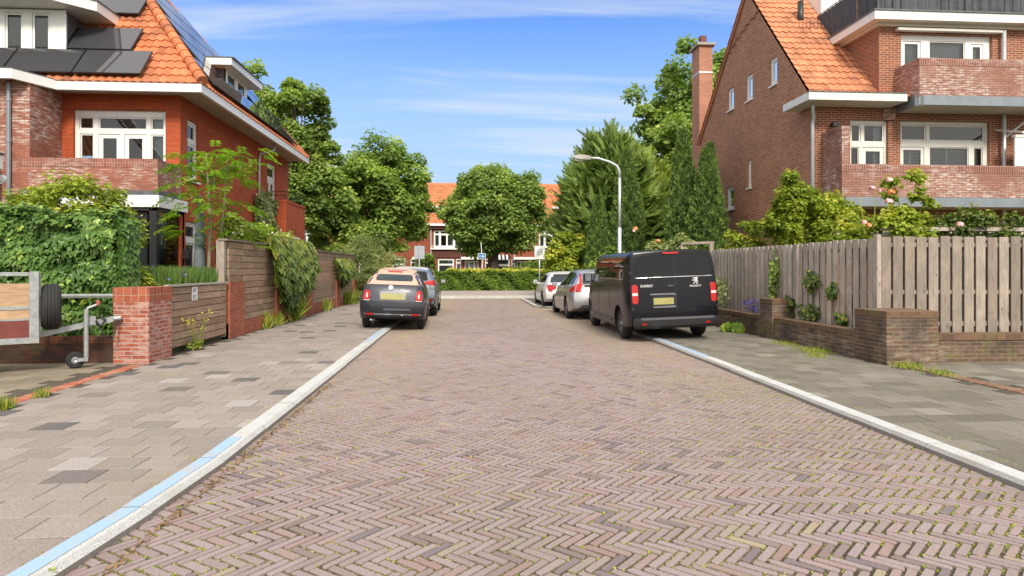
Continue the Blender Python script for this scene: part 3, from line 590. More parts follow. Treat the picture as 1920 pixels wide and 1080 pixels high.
bb.box(-10.2, -7.3, by0, by0+.07, 2.88, 2.958); bb.box(-7.38, -7.3, by0+.14, FY+.12, 2.88, 2.958); bb.box(-10.2, -7.3, by0+.005, by0+.065, .1, .35); bay = bb.build('bay_window', dark_metal, A)
g_ = M(); g_.quad((-10.1, by0+.03, .35), (-7.46, by0+.03, .35), (-7.46, by0+.03, 2.88), (-10.1, by0+.03, 2.88)); g_.quad((-7.34, by0+.14, .35), (-7.34, FY+.12, .35), (-7.34, FY+.12, 2.88), (-7.34, by0+.14, 2.88)); g_.build('pane', glass, bay)
def cloth_line(pts, z0, z1, mt, parent, name='curtain', amp=.03):
    m = M(); vs = []; P = [Vector(p) for p in pts]; tot = sum((P[i+1]-P[i]).length for i in range(len(P)-1)); k = int(tot/.035)
    for i in range(k+1):
        t = i/k*tot; j = 0
        while j < len(P)-2 and t > (P[j+1]-P[j]).length: t -= (P[j+1]-P[j]).length; j += 1
        d = (P[j+1]-P[j]).normalized(); p = P[j]+d*t; nrm = Vector((-d.y, d.x)); p = p+nrm*amp*math.sin(i*1.3); vs += [(p.x, p.y, z0), (p.x, p.y, z1)]
    m.add(vs, [(2*i, 2*i+2, 2*i+3, 2*i+1) for i in range(k)]); return m.build(name, mt, parent, smooth=True)
cloth_line([(-7.46, by0+.3), (-7.46, by0+.85)], .3, 2.86, curtain_b, bay); cloth_line([(-8.6, by0+.22), (-7.6, by0+.22)], .3, 2.86, curtain_m, bay)
M().quad((-10.2, FY+1.5, .1), (-7.5, FY+1.5, .1), (-7.5, FY+1.5, 3), (-10.2, FY+1.5, 3)).build('room_wall', interior, A)
# gutters and soffit
def gutter_box(parent, pts, z0, z1, th=.1, mat=white, name='gutter'):
    m = M()
    for i in range(len(pts)-1):
        (xa, ya), (xb, yb) = pts[i], pts[i+1]; d = Vector((xb-xa, yb-ya)).normalized(); nn = Vector((-d.y, d.x))*th
        q = [(xa, ya), (xb, yb), (xb+nn.x, yb+nn.y), (xa+nn.x, ya+nn.y)]; m.prism(q, 'z', z0, z1)
    return m.build(name, mat, parent, fix=True)
gg0 = M(); gg0.prism([(-18, 15.42), (-10.35, 15.42), (-9.92, 16.3), (-6.5, 16.3), (-6.5, 27.2), (-6.6, 27.2), (-6.6, 16.4), (-9.98, 16.4), (-10.41, 15.52), (-18, 15.52)], 'z', 5.86, 6.08); gg0.build('gutter', white, A, fix=True)
gm = M(); gm.prism([(-18, 15.42), (-10.35, 15.42), (-9.92, 16.3), (-6.5, 16.3), (-6.5, 27.2), (-6.56, 27.2), (-6.56, 16.36), (-9.96, 16.36), (-10.38, 15.47), (-18, 15.47)], 'z', 6.083, 6.11); gm.build('gutter_rim', lead, A, fix=True)
sf = M(); y = 16.32
sf.prism([(-18, 15.5), (-10.38, 15.5), (-9.96, 16.39), (-6.6, 16.39), (-6.6, 27.1), (-11, 27.1), (-11, 17.6), (-18, 17.6)], 'z', 5.95, 5.98)
sfo = sf.build('soffit', brick('boarded soffit', (.52, .45, .36), (.48, .42, .33), (.25, .2, .15), bw=6, bh=.09, ms=.008), A, fix=True)
dp = M(); dp.tube([(-6.75, 23.2, 5.95), (-6.75, 23.2, 5.7), (-7.0, 23.15, 5.6), (-7.2, 23.1, 5.55), (-7.24, 23.1, 5.35), (-7.24, 23.1, .1)], .04, 8); dp.build('downpipe', pale_metal, A, smooth=True)
dp = M(); dp.tube([(-10.63, 15.74, 5.85), (-10.63, 15.74, .1)], .045, 8)
for z in (5.4, 4.45): dp.tube([(-10.63, 15.74, z), (-10.63, 15.74, z+.1)], .055, 8)
dp.build('downpipe', grey_metal, A, smooth=False)
# hip roof
RX, RY, RZ, T = -6.5, 16.3, 6.06, 1.22; dep = 10.7
ss = Vector((0, 1, T)).normalized(); sE = Vector((-1, 0, T)).normalized()
hipc = (Vector((RX, RY, RZ)), Vector((1, 1, 0)).normalized())      # keep x+y <= RX+RY side for the front slope
pantiles('roof', A, tile_o, (-18, RY, RZ), (1, 0, 0), (0, 1, T), 11.6, 8.6, clips=[(Vector((RX, RY, RZ)), Vector((1, 1, 0)))])
pantiles('roof', A, tile_o, (RX, RY, RZ), (0, 1, 0), (-1, 0, T), 10.8, 8.6, clips=[(Vector((RX, RY, RZ)), Vector((-1, -1, 0))), (Vector((RX, RY+dep, RZ)), Vector((-1, 1, 0)))])
pantiles('roof', A, tile_o, (RX, RY+dep, RZ), (-1, 0, 0), (0, -1, T), 10.8, 8.6, clips=[(Vector((RX, RY+dep, RZ)), Vector((1, -1, 0)))])
ridge('hip_tiles', A, tile_o, (RX+.02, RY+.02, RZ+.08), (RX-5.3, RY+5.3, RZ+5.3*T+.08)); ridge('hip_tiles', A, tile_o, (RX+.0, RY+dep, RZ+.03), (RX-5.3, RY+dep-5.3, RZ+5.3*T+.03), r=.08)
pf = M(); pf.prism([(-18, 15.5), (-10.4, 15.5), (-10.0, 16.35), (-10.0, 16.6), (-18, 16.6)], 'z', 6.0, 6.07); pf.build('flat_roof', lead, A, fix=True)
nF = Vector((0, -T, 1)).normalized()
def panel_front(x0, x1, v0, v1):
    ob = M(); fr = M(); h = .11
    def P(x, v, k): q = Vector((0, RY, RZ))+ss*v+nF*k; return (x, q.y, q.z)
    vs = [P(x, v, k) for k in (h, h+.035) for (x, v) in ((x0, v0), (x1, v0), (x1, v1), (x0, v1))]
    fr.add(vs, [(3, 2, 1, 0), (0, 1, 5, 4), (1, 2, 6, 5), (2, 3, 7, 6), (3, 0, 4, 7), (4, 5, 6, 7)])
    o = fr.build('solar_panel', black_pl, A); e = .018; ob.quad(P(x0+e, v0+e, h+.0385), P(x1-e, v0+e, h+.0385), P(x1-e, v1-e, h+.0385), P(x0+e, v1-e, h+.0385)); ob.build('cell_glass', solar, o)
for (xr, v0, v1, nn_) in ((-7.95, .17, 1.15, 5), (-8.5, 1.2, 2.2, 2), (-8.85, 2.95, 3.95, 3), (-9.9, 4.2, 5.2, 3)):
    x = xr
    for i in range(nn_):
        panel_front(x-1.6, x, v0, v1); x -= 1.63
nE = Vector((T, 0, 1)).normalized()
def panel_side(y0, y1, v0, v1):
    h = .11
    def P(y, v, k): q = Vector((RX, 0, RZ))+sE*v+nE*k; return (q.x, y, q.z)
    fr = M(); vs = [P(y, v, k) for k in (h, h+.035) for (y, v) in ((y0, v0), (y1, v0), (y1, v1), (y0, v1))]
    fr.add(vs, [(3, 2, 1, 0), (0, 1, 5, 4), (1, 2, 6, 5), (2, 3, 7, 6), (3, 0, 4, 7), (4, 5, 6, 7)]); o = fr.build('solar_panel', black_pl, A)
    e = .018; M().quad(P(y0+e, v0+e, h+.0385), P(y1-e, v0+e, h+.0385), P(y1-e, v1-e, h+.0385), P(y0+e, v1-e, h+.0385)).build('cell_glass', solar, o)
for row, (v0, v1, y0, n_) in enumerate(((.2, 1.2, 17.2, 5), (1.24, 2.24, 18.0, 1), (1.24, 2.24, 22.55, 2), (2.28, 3.28, 18.6, 4), (3.32, 4.32, 19.2, 3), (4.36, 5.36, 19.9, 2), (5.4, 6.4, 20.5, 1), (6.44, 7.44, 20.9, 1))):
    y = y0
    for i in range(n_):
        panel_side(y, y+1.62, v0, v1); y += 1.66
# front dormer
dd_ = M(); dd_.box(-14, -10.15, 16.98, 20, 6.88, 8.05); dd_.build('dormer', lead, A)
window(A, (-14, 16.98), (1, 0), (0, -1), .02, 3.95, 6.86, 8.02, [(.1, .24, .1, .93, .05), (.28, .42, .1, .93, .05), (.455, .585, .1, .93, .05), (.625, .735, .1, .93, .05), (.79, .90, .1, .93, .05)], d=.06, blind=.05, back=False, sill=False)
dr = M(); dr.prism([(-14.5, 16.35), (-10.05, 16.35), (-9.35, 17.0), (-9.35, 20), (-14.5, 20)], 'z', 8.05, 8.30); dr.build('dormer_roof', white, A, fix=True)
M().prism([(-14.5, 16.33), (-10.04, 16.33), (-9.33, 16.98), (-9.33, 20), (-14.5, 20)], 'z', 8.303, 8.34).build('dormer_flashing', lead, A, fix=True)
# street dormer
M().box(-10, -7.38, 20.15, 22.05, 6.6, 7.62).build('dormer', lead, A)
window(A, (-7.34, 20.15), (0, 1), (1, 0), 0, 1.9, 6.98, 7.62, [(.08, .46, .08, .92, .05), (.54, .92, .08, .92, .05)], d=.03, back=False, sill=False, curtain=[(.1, .9, curtain_m)])
M().prism([(-9.8, 19.75), (-7.0, 19.75), (-6.95, 22.5), (-9.8, 22.5)], 'z', 7.62, 7.83).build('dormer_roof', white, A, fix=True)
M().box(-9.8, -6.93, 19.73, 22.52, 7.834, 7.86).build('dormer_flashing', lead, A)
# far bay with balcony
bx = FX+.62
M().box(FX-.3, bx, 24.45, 27.2, .1, 4.0).build('bay_wall', red_brick, A)
M().box(FX-.3, bx+.02, 24.43, 27.22, 4.0, 4.08).build('bay_coping', red_soldier, A)
rl = M()
for (P1, P2) in (((bx-.03, 24.5), (bx-.03, 27.1)), ((bx-.03, 24.5), (FX+.03, 24.5))):
    for z in (4.25, 4.4): rl.tube([(*P1, z), (*P2, z)], .014, 6)
for q in ((bx-.03, 24.5), (bx-.03, 25.8), (bx-.03, 27.1)): rl.tube([(*q, 4.08), (*q, 4.42)], .016, 6)
rl.build('balcony_railing', dark_metal, A)
window(A, (bx, 24.45), (0, 1), (1, 0), .35, 1.85, 1.85, 2.75, [(.08, .92, .1, .9, .06)], d=.035, back=False, gl=cglass)
window(A, (FX+.05, 24.45), (1, 0), (0, -1), .12, .45, 1.9, 2.7, [(.15, .85, .1, .9, .04)], d=.03, back=False, gl=cglass)
wl = M(); wl.box(FX+.0, FX+.16, FY+.12, FY+.24, 1.75, 2.0, bev=.01); wl.build('wall_lamp', black_pl, A)
for o in A.children: o.location = -A.location

# ---------------------------------------------------------------- neighbour's garage at far left
G = thing('garage', 'small brick garage corner with white gable boards at the left edge, behind the ivy', 'garage', (-8.85, 12.6, 0))
M().box(-12.5, -8.83, 12.6, 12.9, .1, 3.35).build('wall', brown_brick, G)
gb = M(); gb.box(-13, -8.62, 12.32, 12.62, 3.35, 3.62, bev=.01); gb.build('fascia', white, G)
M().box(-13, -8.60, 12.30, 12.64, 3.625, 3.66).build('flashing', lead, G)
gg = M(); gg.prism([(-8.78, 3.68), (-8.98, 3.68), (-11.4, 6.6), (-11.2, 6.75)], 'y', 12.42, 12.55); gg.build('barge_board', white, G, fix=True)
pantiles('roof', G, tile_o, (-9.0, 12.56, 3.6), (0, 1, 0), (-1, 0, 1.21), .2, 4.2, tw=.2)
cm = M(); cm.lathe([(-.03, 0), (-.03, .07), (.04, .075), (.06, .06)], (-8.72, 12.72, 3.2), 'y', 14); cm.lathe([(0, .065), (.03, .06), (.06, .04), (.07, 0)], (-8.70, 12.68, 3.16), 'y', 14); cm.build('security_camera', white, G, smooth=True, fix=True)
for o in G.children: o.location = -G.location

# ================================================================ right corner house (brown brick)
B = thing('brick_house', 'brown brick corner house with steep windowed gable and two stacked brick balconies', 'house', (9.44, 16.86, 0))
BX, BY = 9.44, 16.86; pk = (20.85, 10.75); t1 = (pk[1]-6.15)/(pk[0]-BY); t2 = (pk[1]-6.55)/(25.2-pk[0])
cl = [(Vector((BX, BY, 6.15)), Vector((0, -t1, 1))), (Vector((BX, 25.2, 6.55)), Vector((0, t2, 1)))]
gh = [(1.95, 2.4, 7.15, 7.98), (3.62, 4.1, 7.12, 7.97), (5.1, 5.6, 7.17, 7.94), (3.72, 3.98, 4.2, 5.12), (5.1, 5.7, 3.62, 4.42)]
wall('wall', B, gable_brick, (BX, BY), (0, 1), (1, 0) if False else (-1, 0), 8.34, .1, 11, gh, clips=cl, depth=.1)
for (a0, a1, z0, z1) in gh:
    window(B, (BX, BY), (0, 1), (-1, 0), a0, a1, z0, z1, [(.16, .84, .1, .9, .04)], d=-.04, curtain=[(.05, .95, curtain_m)], sill=True, back=False)
# raised diagonal brick band on the gable and verge edging
vb = M()
for i in range(44):
    t = i/44; y = 25.0-(25.0-21.2)*t; z = 7.55+(9.6-7.55)*t + .04*(i % 2)
for i in range(30):
    t = i/29; y = 23.7-3.6*t; z = 8.62+1.15*math.sin(t*1.4)+(.05 if i % 3 else -.03)
    vb.box(BX-.03, BX, y-.07, y+.05, z, z+.08)
vb.build('brick_band', brown_brick, B)
ve = M(); ve.prism([(25.32, 6.5), (25.2, 6.5), (pk[0], pk[1]), (pk[0]+.05, pk[1]+.16)], 'x', BX-.06, BX+.2); ve.build('verge', tile_b, B, fix=True)
fh = [(1.10, 2.19, 3.25, 5.60), (2.54, 5.16, 3.25, 5.60)]
wall('wall', B, brown_brick, (BX, BY), (1, 0), (0, -1), 12, .1, 5.95, fh, depth=.12)
window(B, (BX, BY), (1, 0), (0, -1), 1.10, 2.19, 3.25, 5.60, [(.06, .33, .74, .96, .04), (.39, .95, .74, .96, .04), (.06, .28, .03, .69, .02), (.36, .95, .03, .69, .11)], mat=cream, sill=False, curtain=[(.75, .93, curtain_m)])
window(B, (BX, BY), (1, 0), (0, -1), 2.54, 5.16, 3.25, 5.60, [(.03, .31, .77, .96, .035), (.34, .97, .77, .96, .035), (.03, .29, .03, .70, .08), (.35, .79, .03, .70, .02), (.85, .95, .03, .70, .02)], mat=cream, sill=False, louvre=True)
wall('wall', B, brown_brick, (BX+12, 25.2), (-1, 0), (0, 1), 12, .1, 6.5)
pil = M(); pil.box(11.45, 11.8, BY-.06, BY, 5.6, 5.93); pil.build('corbel', bloomb_brick, B)
M().box(BX+.12, BX+11.8, BY+1.8, BY+1.9, .2, 5.9).build('room_wall', interior, B); M().box(BX+.12, BX+11.8, BY+.13, BY+8, 5.96, 6.0).build('ceiling', interior, B)
# eaves box
ev = M(); ev.prism([(8.95, 16.12), (11.65, 16.12), (11.65, BY-.003), (BX-.02, BY-.003), (BX-.003, 17.5), (8.95, 17.5)], 'z', 5.93, 6.13); ev.build('gutter', cream, B, fix=True)
M().prism([(8.93, 16.1), (11.66, 16.1), (11.66, 16.2), (8.93, 16.2)], 'z', 6.133, 6.155).build('gutter_rim', lead, B, fix=True)
dp = M(); dp.tube([(9.3, 16.55, 5.93), (9.3, 16.55, 5.8), (9.42, 16.72, 5.6), (9.42, 16.78, 5.45), (9.42, 16.78, .1)], .045, 8); dp.build('downpipe', pale_metal, B, smooth=True)
dp = M(); dp.tube([(14.9, 16.72, 8.1), (14.9, 16.72, .1)], .05, 8); dp.build('downpipe', pale_metal, B, smooth=True)
pantiles('roof', B, tile_b, (BX-.02, 16.2, 6.12), (1, 0, 0), (0, 1, .3), 2.2, .6, tw=.215)
pantiles('roof', B, tile_b, (BX-.03, 16.75, 6.15+.02), (1, 0, 0), (0, 1, t1), 7, 6.4, tw=.215, clips=[(Vector((BX, pk[0], 0)), Vector((0, 1, 0)))])
pantiles('roof', B, tile_b, (BX+7, 25.4, 6.5), (-1, 0, 0), (0, -1, t2), 7.05, 6.6, tw=.215, clips=[(Vector((BX, pk[0], 0)), Vector((0, -1, 0)))])
ridge('ridge_tiles', B, tile_b, (BX, pk[0], pk[1]+.1), (BX+7, pk[0], pk[1]+.1))
vp = M(); vp.tube([(10.55, 19.5, 9.0), (10.55, 19.5, 9.95)], .09, 10); vp.tube([(10.55, 19.5, 8.95), (10.55, 19.5, 9.2)], .14, 10); vp.build('vent_pipe', dark_metal, B, smooth=True)
sk = M(); yy = 20.0; sk.box(11.25, 12.1, 19.55, 20.5, 9.3, 10.35); sk.build('skylight', white, B)
# second floor block
TX, TY = 11.36, BY
th = [(.64, 3.31, 5.95, 8.0)]
wall('upper_wall', B, brown_brick, (TX, TY), (1, 0), (0, -1), 9, 5.96, 8.22, th, depth=.1)
wall('upper_wall', B, brown_brick, (TX, TY), (0, 1), (-1, 0), 4.5, 5.96, 8.22)
window(B, (TX, TY), (1, 0), (0, -1), .64, 3.31, 5.95, 8.0, [(.04, .24, .02, .92, .07), (.33, .73, .3, .93, .03), (.79, .93, .3, .90, .07)], curtain=[(.05, .24, curtain_m), (.33, .72, curtain_m), (.8, .9, curtain_m)], sill=False)
aw = M(); aw.box(TX+.45, TX+3.5, TY-.16, TY-.02, 8.04, 8.12, bev=.01); aw.build('awning_case', cream, B)
M().prism([(TX-.45, TY+3.3), (TX-.45, TY-.03+.3), (TX-.05, TY-.45), (TX+9, TY-.45), (TX+9, TY+4), (TX-.45, TY+4)][1:], 'z', 8.24, 8.50) if False else None
cr = M(); cr.prism([(TX-.35, TY+4.4), (TX-.35, TY-.35), (TX+9, TY-.35), (TX+9, TY+4.4)], 'z', 8.25, 8.48); cr.build('cornice', white, B, fix=True)
cr = M(); cr.prism([(TX-.12, TY+4.4), (TX-.12, TY-.12), (TX+9, TY-.12), (TX+9, TY+4.4)], 'z', 8.16, 8.25); cr.build('cornice_board', soffit, B, fix=True)
M().prism([(TX-.38, TY+4.4), (TX-.38, TY-.38), (TX+9, TY-.38), (TX+9, TY+4.4)], 'z', 8.483, 8.52).build('cornice_flashing', lead, B, fix=True)
sc_ = M(); sb_ = M(); zt0, zt1 = 8.55, 9.5
def scr(P1, P2, n):
    P1, P2 = Vector(P1), Vector(P2)
    for i in range(n+1):
        p = P1.lerp(P2, i/n); sb_.tube([(p.x, p.y, 8.5), (p.x, p.y, zt1+.03)], .012, 5)
        if i < n:
            q = P1.lerp(P2, (i+1)/n); k = 6; vs = []
            nn_ = Vector((-(P2-P1).y, (P2-P1).x)).normalized()
            for j in range(k+1):
                r_ = p.lerp(q, j/k); w = nn_*random.uniform(-.02, .02)
                for z in (zt0, zt0+.45, zt1): vs.append((r_.x+w.x, r_.y+w.y, z))
            sc_.add(vs, [(3*j+a_, 3*j+3+a_, 3*j+4+a_, 3*j+1+a_) for j in range(k) for a_ in (0, 1)])
    for z in (zt0, zt1+.03): sb_.tube([(P1.x, P1.y, z), (P2.x, P2.y, z)], .016, 6)
scr((TX-.2, TY-.2), (TX+4.2, TY-.2), 19); scr((TX-.2, TY-.2), (TX-.2, TY+3.0), 15)
rr_ = M()
rs = sc_.build('screen_cloth', screen_m, B); sb_.build('roof_railing', dark_metal, B)
rl = M()
for i in range(24): x = TX+4.3+i*.12; rl.tube([(x, TY-.2, 8.5), (x, TY-.2, 9.5)], .009, 5)
rl.tube([(TX+4.2, TY-.2, 9.5), (TX+7.2, TY-.2, 9.5)], .016, 6)
for i in range(9):
    y = TY+2.8-i*.0; x = TX-.2-i*.06; rl.tube([(TX-.2-.12*i, TY+2.3+.0*i, 8.6+.06*i), (TX-.2-.12*i, TY+2.3, 9.3-.02*i)], .008, 5)
rl.build('roof_railing', dark_metal, B)
def balcony(x0, x1, yb, z_slab0, z_slab1, zp, zc, screen=None):
    yf = yb-.95; w = M()
    w.box(x0, x1, yf, yf+.2, z_slab1, zp); w.box(x0, x0+.2, yf+.2, yb-.003, z_slab1, zp); 
    w.build('balcony_parapet', bloomb_brick, B)
    c = M(); c.box(x0-.006, x1, yf-.006, yf+.206, zp, zc)
    if not screen: c.box(x0-.006, x0+.206, yf+.206, yb-.003, zp, zc)
    c.build('balcony_coping', brown_soldier, B)
    s_ = M(); s_.prism([(x0-.04, yb-.003), (x0-.04, yf+.12), (x0+.08, yf-.05), (x1, yf-.05), (x1, yf+.0), (x0+.1, yf+.0), (x0+.0, yf+.13), (x0+.0, yb-.003)], 'z', z_slab0, z_slab1); s_.build('steel_edge', grey_metal, B, fix=True)
    s_ = M(); s_.prism([(x0+.02, yb-.003), (x0+.02, yf+.02), (x1, yf+.02), (x1, yb-.003)], 'z', z_slab0+.02, z_slab1-.01); s_.build('balcony_slab', soffit, B, fix=True)
    if screen:
        m = M(); m.box(x0+.0, x0+.2, yf+.2, yb-.004, zp+.001, screen-.2); m.box(x0, x0+.2, yf, yf+.2, zc+.001, screen-.2); m.build('privacy_wall', bloomb_brick, B)
        m = M(); m.box(x0-.006, x0+.206, yf-.004, yb-.004, screen-.2, screen); m.build('privacy_coping', brown_soldier, B)
balcony(9.72, 20, BY, 3.12, 3.36, 4.02, 4.22, screen=5.2)
balcony(11.83, 20, BY, 5.78, 6.03, 6.82, 7.02)
pv = M(); pv.box(14.78, 16.0, BY-.62, BY-.58, 4.0, 5.05); pv.build('white_screen', white, B)
pv = M(); pv.prism([(BY-.9, 5.1), (BY, 5.35), (BY, 5.4), (BY-.9, 5.15)], 'x', 14.74, 14.8); pv.box(14.74, 16.1, BY-.64, BY-.56, 5.05, 5.12); pv.box(15.5, 15.7, BY-.9, BY-.7, 4.22, 5.2); pv.build('screen_frame', cream, B)
br = M(); br.tube([(14.9, BY-.1, 5.1), (15.5, BY-.5, 5.75)], .03, 6); br.build('bracket', pale_metal, B)
cmr = M(); cmr.tube([(9.95, BY-.02, 5.42), (9.95, BY-.14, 5.36)], .02, 6); cmr.box(9.88, 10.04, BY-.3, BY-.12, 5.34, 5.46, bev=.01); cmr.build('security_camera', black_pl, B)
# chimney stack
ch = M(); ch.box(9.66, 10.22, 25.9, 26.75, .1, 10.75); ch.build('chimney', chim_brick, B)
M().box(9.55, 10.33, 25.79, 26.86, 10.75, 10.87, bev=.02).build('chimney_cap', concrete, B)
M().box(9.80, 10.05, 26.1, 26.35, 10.87, 11.25).build('chimney_pot', plain('clay pot', (.16, .06, .045), .8), B); cb = M(); cb.box(9.645, 10.235, 25.885, 26.765, 9.62, 9.69); cb.build('chimney_strap', pale_metal, B)
for o in B.children: o.location = -B.location

# ================================================================ terrace across the end of the street
D = thing('terraced_houses', 'long brown brick terrace with orange roof, bays and white window boxes closing the street', 'houses', (2, 64, 0))
DY = 64.0; d0 = -26
bays = [(-9.0, True), (-1.85, True), (8.65, True), (15.8, True), (-16.2, True)]
holes = []; 
for bx_, _ in bays: holes += [(bx_-1.3-d0, bx_+1.3-d0, 3.55, 5.3)]
gf = [(-7.2, -5.95, .5, 2.55), (-5.45, -4.95, 1.0, 2.5), (-4.85, -3.8, .1, 2.3), (-2.75, -1.15, .6, 2.5), (-.95, -.45, .9, 2.5), (-.1, 1.3, .1, 2.3), (1.95, 2.35, .9, 2.5), (2.5, 4.4, .5, 2.5), (4.6, 5.0, .5, 2.5), (5.1, 6.5, .1, 2.3), (7.6, 9.7, .9, 2.6), (11, 12.5, .5, 2.5), (-10.5, -8.5, .6, 2.5)]
for h_ in gf: holes.append((h_[0]-d0, h_[1]-d0, h_[2], h_[3]))
wall('wall', D, terrace_brick, (d0, DY), (1, 0), (0, -1), 52, .05, 5.75, holes, depth=.15)
for bx_, _ in bays:
    window(D, (d0, DY), (1, 0), (0, -1), bx_-1.3-d0, bx_+1.3-d0, 3.55, 5.3, [(.04, .2, .82, .95, .02), (.25, .75, .82, .95, .02), (.8, .96, .82, .95, .02), (.04, .2, .1, .76, .03), (.25, .49, .1, .76, .05), (.51, .75, .1, .76, .05), (.8, .96, .1, .76, .03)], d=-.05, curtain=[(.05, .3, curtain_m), (.6, .95, curtain_m)])
    M().box(bx_-1.7, bx_+1.7, DY-.10, DY, 2.62, 3.42).build('spandrel', terrace_dark, D)
    fb = M(); fb.box(bx_-1.6, bx_+1.6, DY-.35, DY-.05, 3.42, 3.52); fb.box(bx_-1.55, bx_+1.55, DY-.33, DY-.30, 3.62, 3.66); fb.box(bx_-1.55, bx_+1.55, DY-.33, DY-.30, 3.76, 3.80)
    for k_ in range(7): fb.box(bx_-1.55+k_*.51, bx_-1.51+k_*.51, DY-.33, DY-.3, 3.52, 3.8)
    fb.build('window_box', white, D)
for (x0, x1, z0, z1) in gf:
    w_ = x1-x0; cells = [(.06, .94, .72, .94, .03), (.06, .94, .05, .66, .03)] if w_ > 1.2 and z0 > .3 else ([(.1, .9, .78, .94, .02), (.1, .9, .05, .72, .03)] if w_ < 1 else [(.06, .3, .04, .94, .02), (.36, .66, .04, .94, .04), (.72, .94, .04, .94, .02)])
    window(D, (d0, DY), (1, 0), (0, -1), x0-d0, x1-d0, z0, z1, cells, d=-.05, blind=.3 if w_ > 1.4 and z0 > .3 else None, sill=False)
    if z0 < .2: M().box(x0-.35, x1+.45, DY-.9, DY-.005, 2.42, 2.66).build('door_canopy', white, D)
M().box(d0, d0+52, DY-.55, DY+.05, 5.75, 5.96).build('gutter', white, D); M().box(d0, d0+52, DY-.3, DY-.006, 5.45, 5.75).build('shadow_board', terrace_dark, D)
pantiles('roof', D, tile_t, (d0, DY-.5, 5.98), (1, 0, 0), (0, 1, .98), 52, 6.35, tw=.26, tl=.33, nu=4, amp=.035, lip=.04)
rg = M(); rg.box(d0, d0+52, DY+3.85, DY+4.15, 10.3, 10.52); rg.build('ridge_tiles', tile_t, D)
for x0 in (-3.6, 9.0, -15, 16.5):
    dm = M(); dm.box(x0+.05, x0+3.2, DY+.65, DY+3, 6.75, 7.62); dm.build('dormer', lead, D); M().box(x0-.2, x0+3.45, DY+.35, DY+3.4, 7.62, 7.8).build('dormer_roof', white, D)
    window(D, (x0, DY+.6), (1, 0), (0, -1), .05, 3.2, 6.72, 7.6, [(.05, .22, .12, .92, .03), (.27, .48, .12, .92, .03), (.52, .73, .12, .92, .03), (.78, .95, .12, .92, .03)], d=.02, back=False, curtain=[(.05, .45, curtain_m), (.55, .95, curtain_m)])
for x in (-3.43, 1.7, 4.85, 7.0, -10.8, 12.9):
    t = M(); t.tube([(x, DY-.08, 5.75), (x, DY-.08, .1)], .055, 6); t.build('downpipe', pale_metal, D)
M().box(-12, 16, DY+1.6, DY+1.7, .1, 5.7).build('room_wall', interior, D)
for o in D.children: o.location = -D.location

# ================================================================ garden walls, fences, gate (left side)
PX = -4.9
t = thing('brick_pier', 'square red brick pier with whitened mortar between driveway and wooden gate', 'pier', (-5.05, 10.4, .1))
M().box(-5.32, -4.8, 10.1, 10.86, .05, 1.0).build('shaft', pier_brick, t); M().box(-5.325, -4.795, 10.095, 10.865, 1.0, 1.215).build('cap_course', brick('pier cap', (.36, .10, .05), (.26, .07, .04), (.4, .28, .2), soldier=True, bw=.22, bh=.11), t)
for o in t.children: o.location = -t.location
t = thing('garden_gate', 'low wooden garden gate of horizontal boards with a white notice, between two brick piers', 'gate', (PX, 12.3, .1))
m = M(); 
for i in range(8):
    z0 = .17+i*.128
    for (a, b_) in ((10.93, 12.14), (12.16, 13.52)): m.box(PX-.03, PX+random.uniform(0, .005), a, b_, z0, z0+.116, bev=.005)
m.build('board_panel', wood_l, t); M().box(PX-.05, PX+.03, 10.9, 13.55, 1.2, 1.235).build('top_rail', wood('gate rail', (.30, .27, .22), (.5, .47, .4)), t)
M().box(PX-.06, PX-.035, 10.9, 13.55, .14, 1.19).build('gate_frame', dark_metal, t)
nt_ = M(); nt_.box(PX+.012, PX+.016, 11.84, 12.08, .93, 1.17); sg = nt_.build('notice', white, t)
ink = plain('grey ink', (.25, .26, .3), .7); q = M()
for (a, b_, c, d) in ((11.88, 11.94, 1.075, 1.14), (11.95, 11.97, 1.08, 1.14), (11.99, 12.01, 1.08, 1.14), (12.01, 12.04, 1.125, 1.14), (11.88, 12.04, 1.145, 1.15), (11.87, 11.90, .95, 1.03), (11.91, 11.93, .95, 1.04), (11.95, 11.97, .95, 1.04), (11.985, 12.0, .95, 1.04), (12.0, 12.05, .95, .965), (12.0, 12.05, 1.025, 1.04)): q.box(PX+.016, PX+.0175, a, b_, c, d)
q.build('lettering', ink, sg)
for o in list(t.children): o.location = -t.location
t = thing('garden_fence', 'tall brown fence of horizontal boards on a brick plinth with brick piers, left pavement', 'fence', (PX, 13.6, .1))
M().box(PX-.13, PX+.01, 13.62, 31, .05, .36).build('plinth', fence_brick, t)
for (a, b_, zt) in ((13.62, 14.5, 1.22), (16.9, 17.62, .95), (20.1, 20.9, .95), (24.6, 25.3, 1.05), (28.3, 28.8, 1.05)): M().box(PX-.15, PX+.045, a, b_, .05, zt).build('pier', fence_brick, t)
ys = [13.66, 14.52, 16.95, 20.5, 25.0, 28.9]
for i in range(len(ys)-1):
    m = M()
    for k_ in range(12):
        z0 = .37+k_*.142
        if z0 > 2.0: break
        r_ = random.random(); m.box(PX-.04, PX+random.uniform(.0, .006), ys[i]+.012, ys[i+1]-.012, z0, z0+.130, r=r_, bev=.005)
    m.build('board_panel', wood_l, t)
    M().box(PX-.05, PX-.015, ys[i+1]-.03, ys[i+1]+.03, .36, 2.06).build('post', dark_metal, t)
M().box(PX-.2, PX-.04, 13.52, 13.64, .1, 2.09).build('end_post', wood_rd, t); M().box(PX-.16, PX+.035, 13.5, 29, 2.08, 2.12).build('top_rail', wood_rd, t)
for o in list(t.children): o.location = -t.location
t = thing('low_wall', 'low dark damp brick wall under the ivy behind the trailer', 'wall', (-8, 10.3, .1))
M().box(-14, -5.325, 10.22, 10.42, .05, .36).build('masonry', low_brick, t); M().box(-14, -5.325, 10.21, 10.43, .36, .46).build('coping', low_soldier, t)
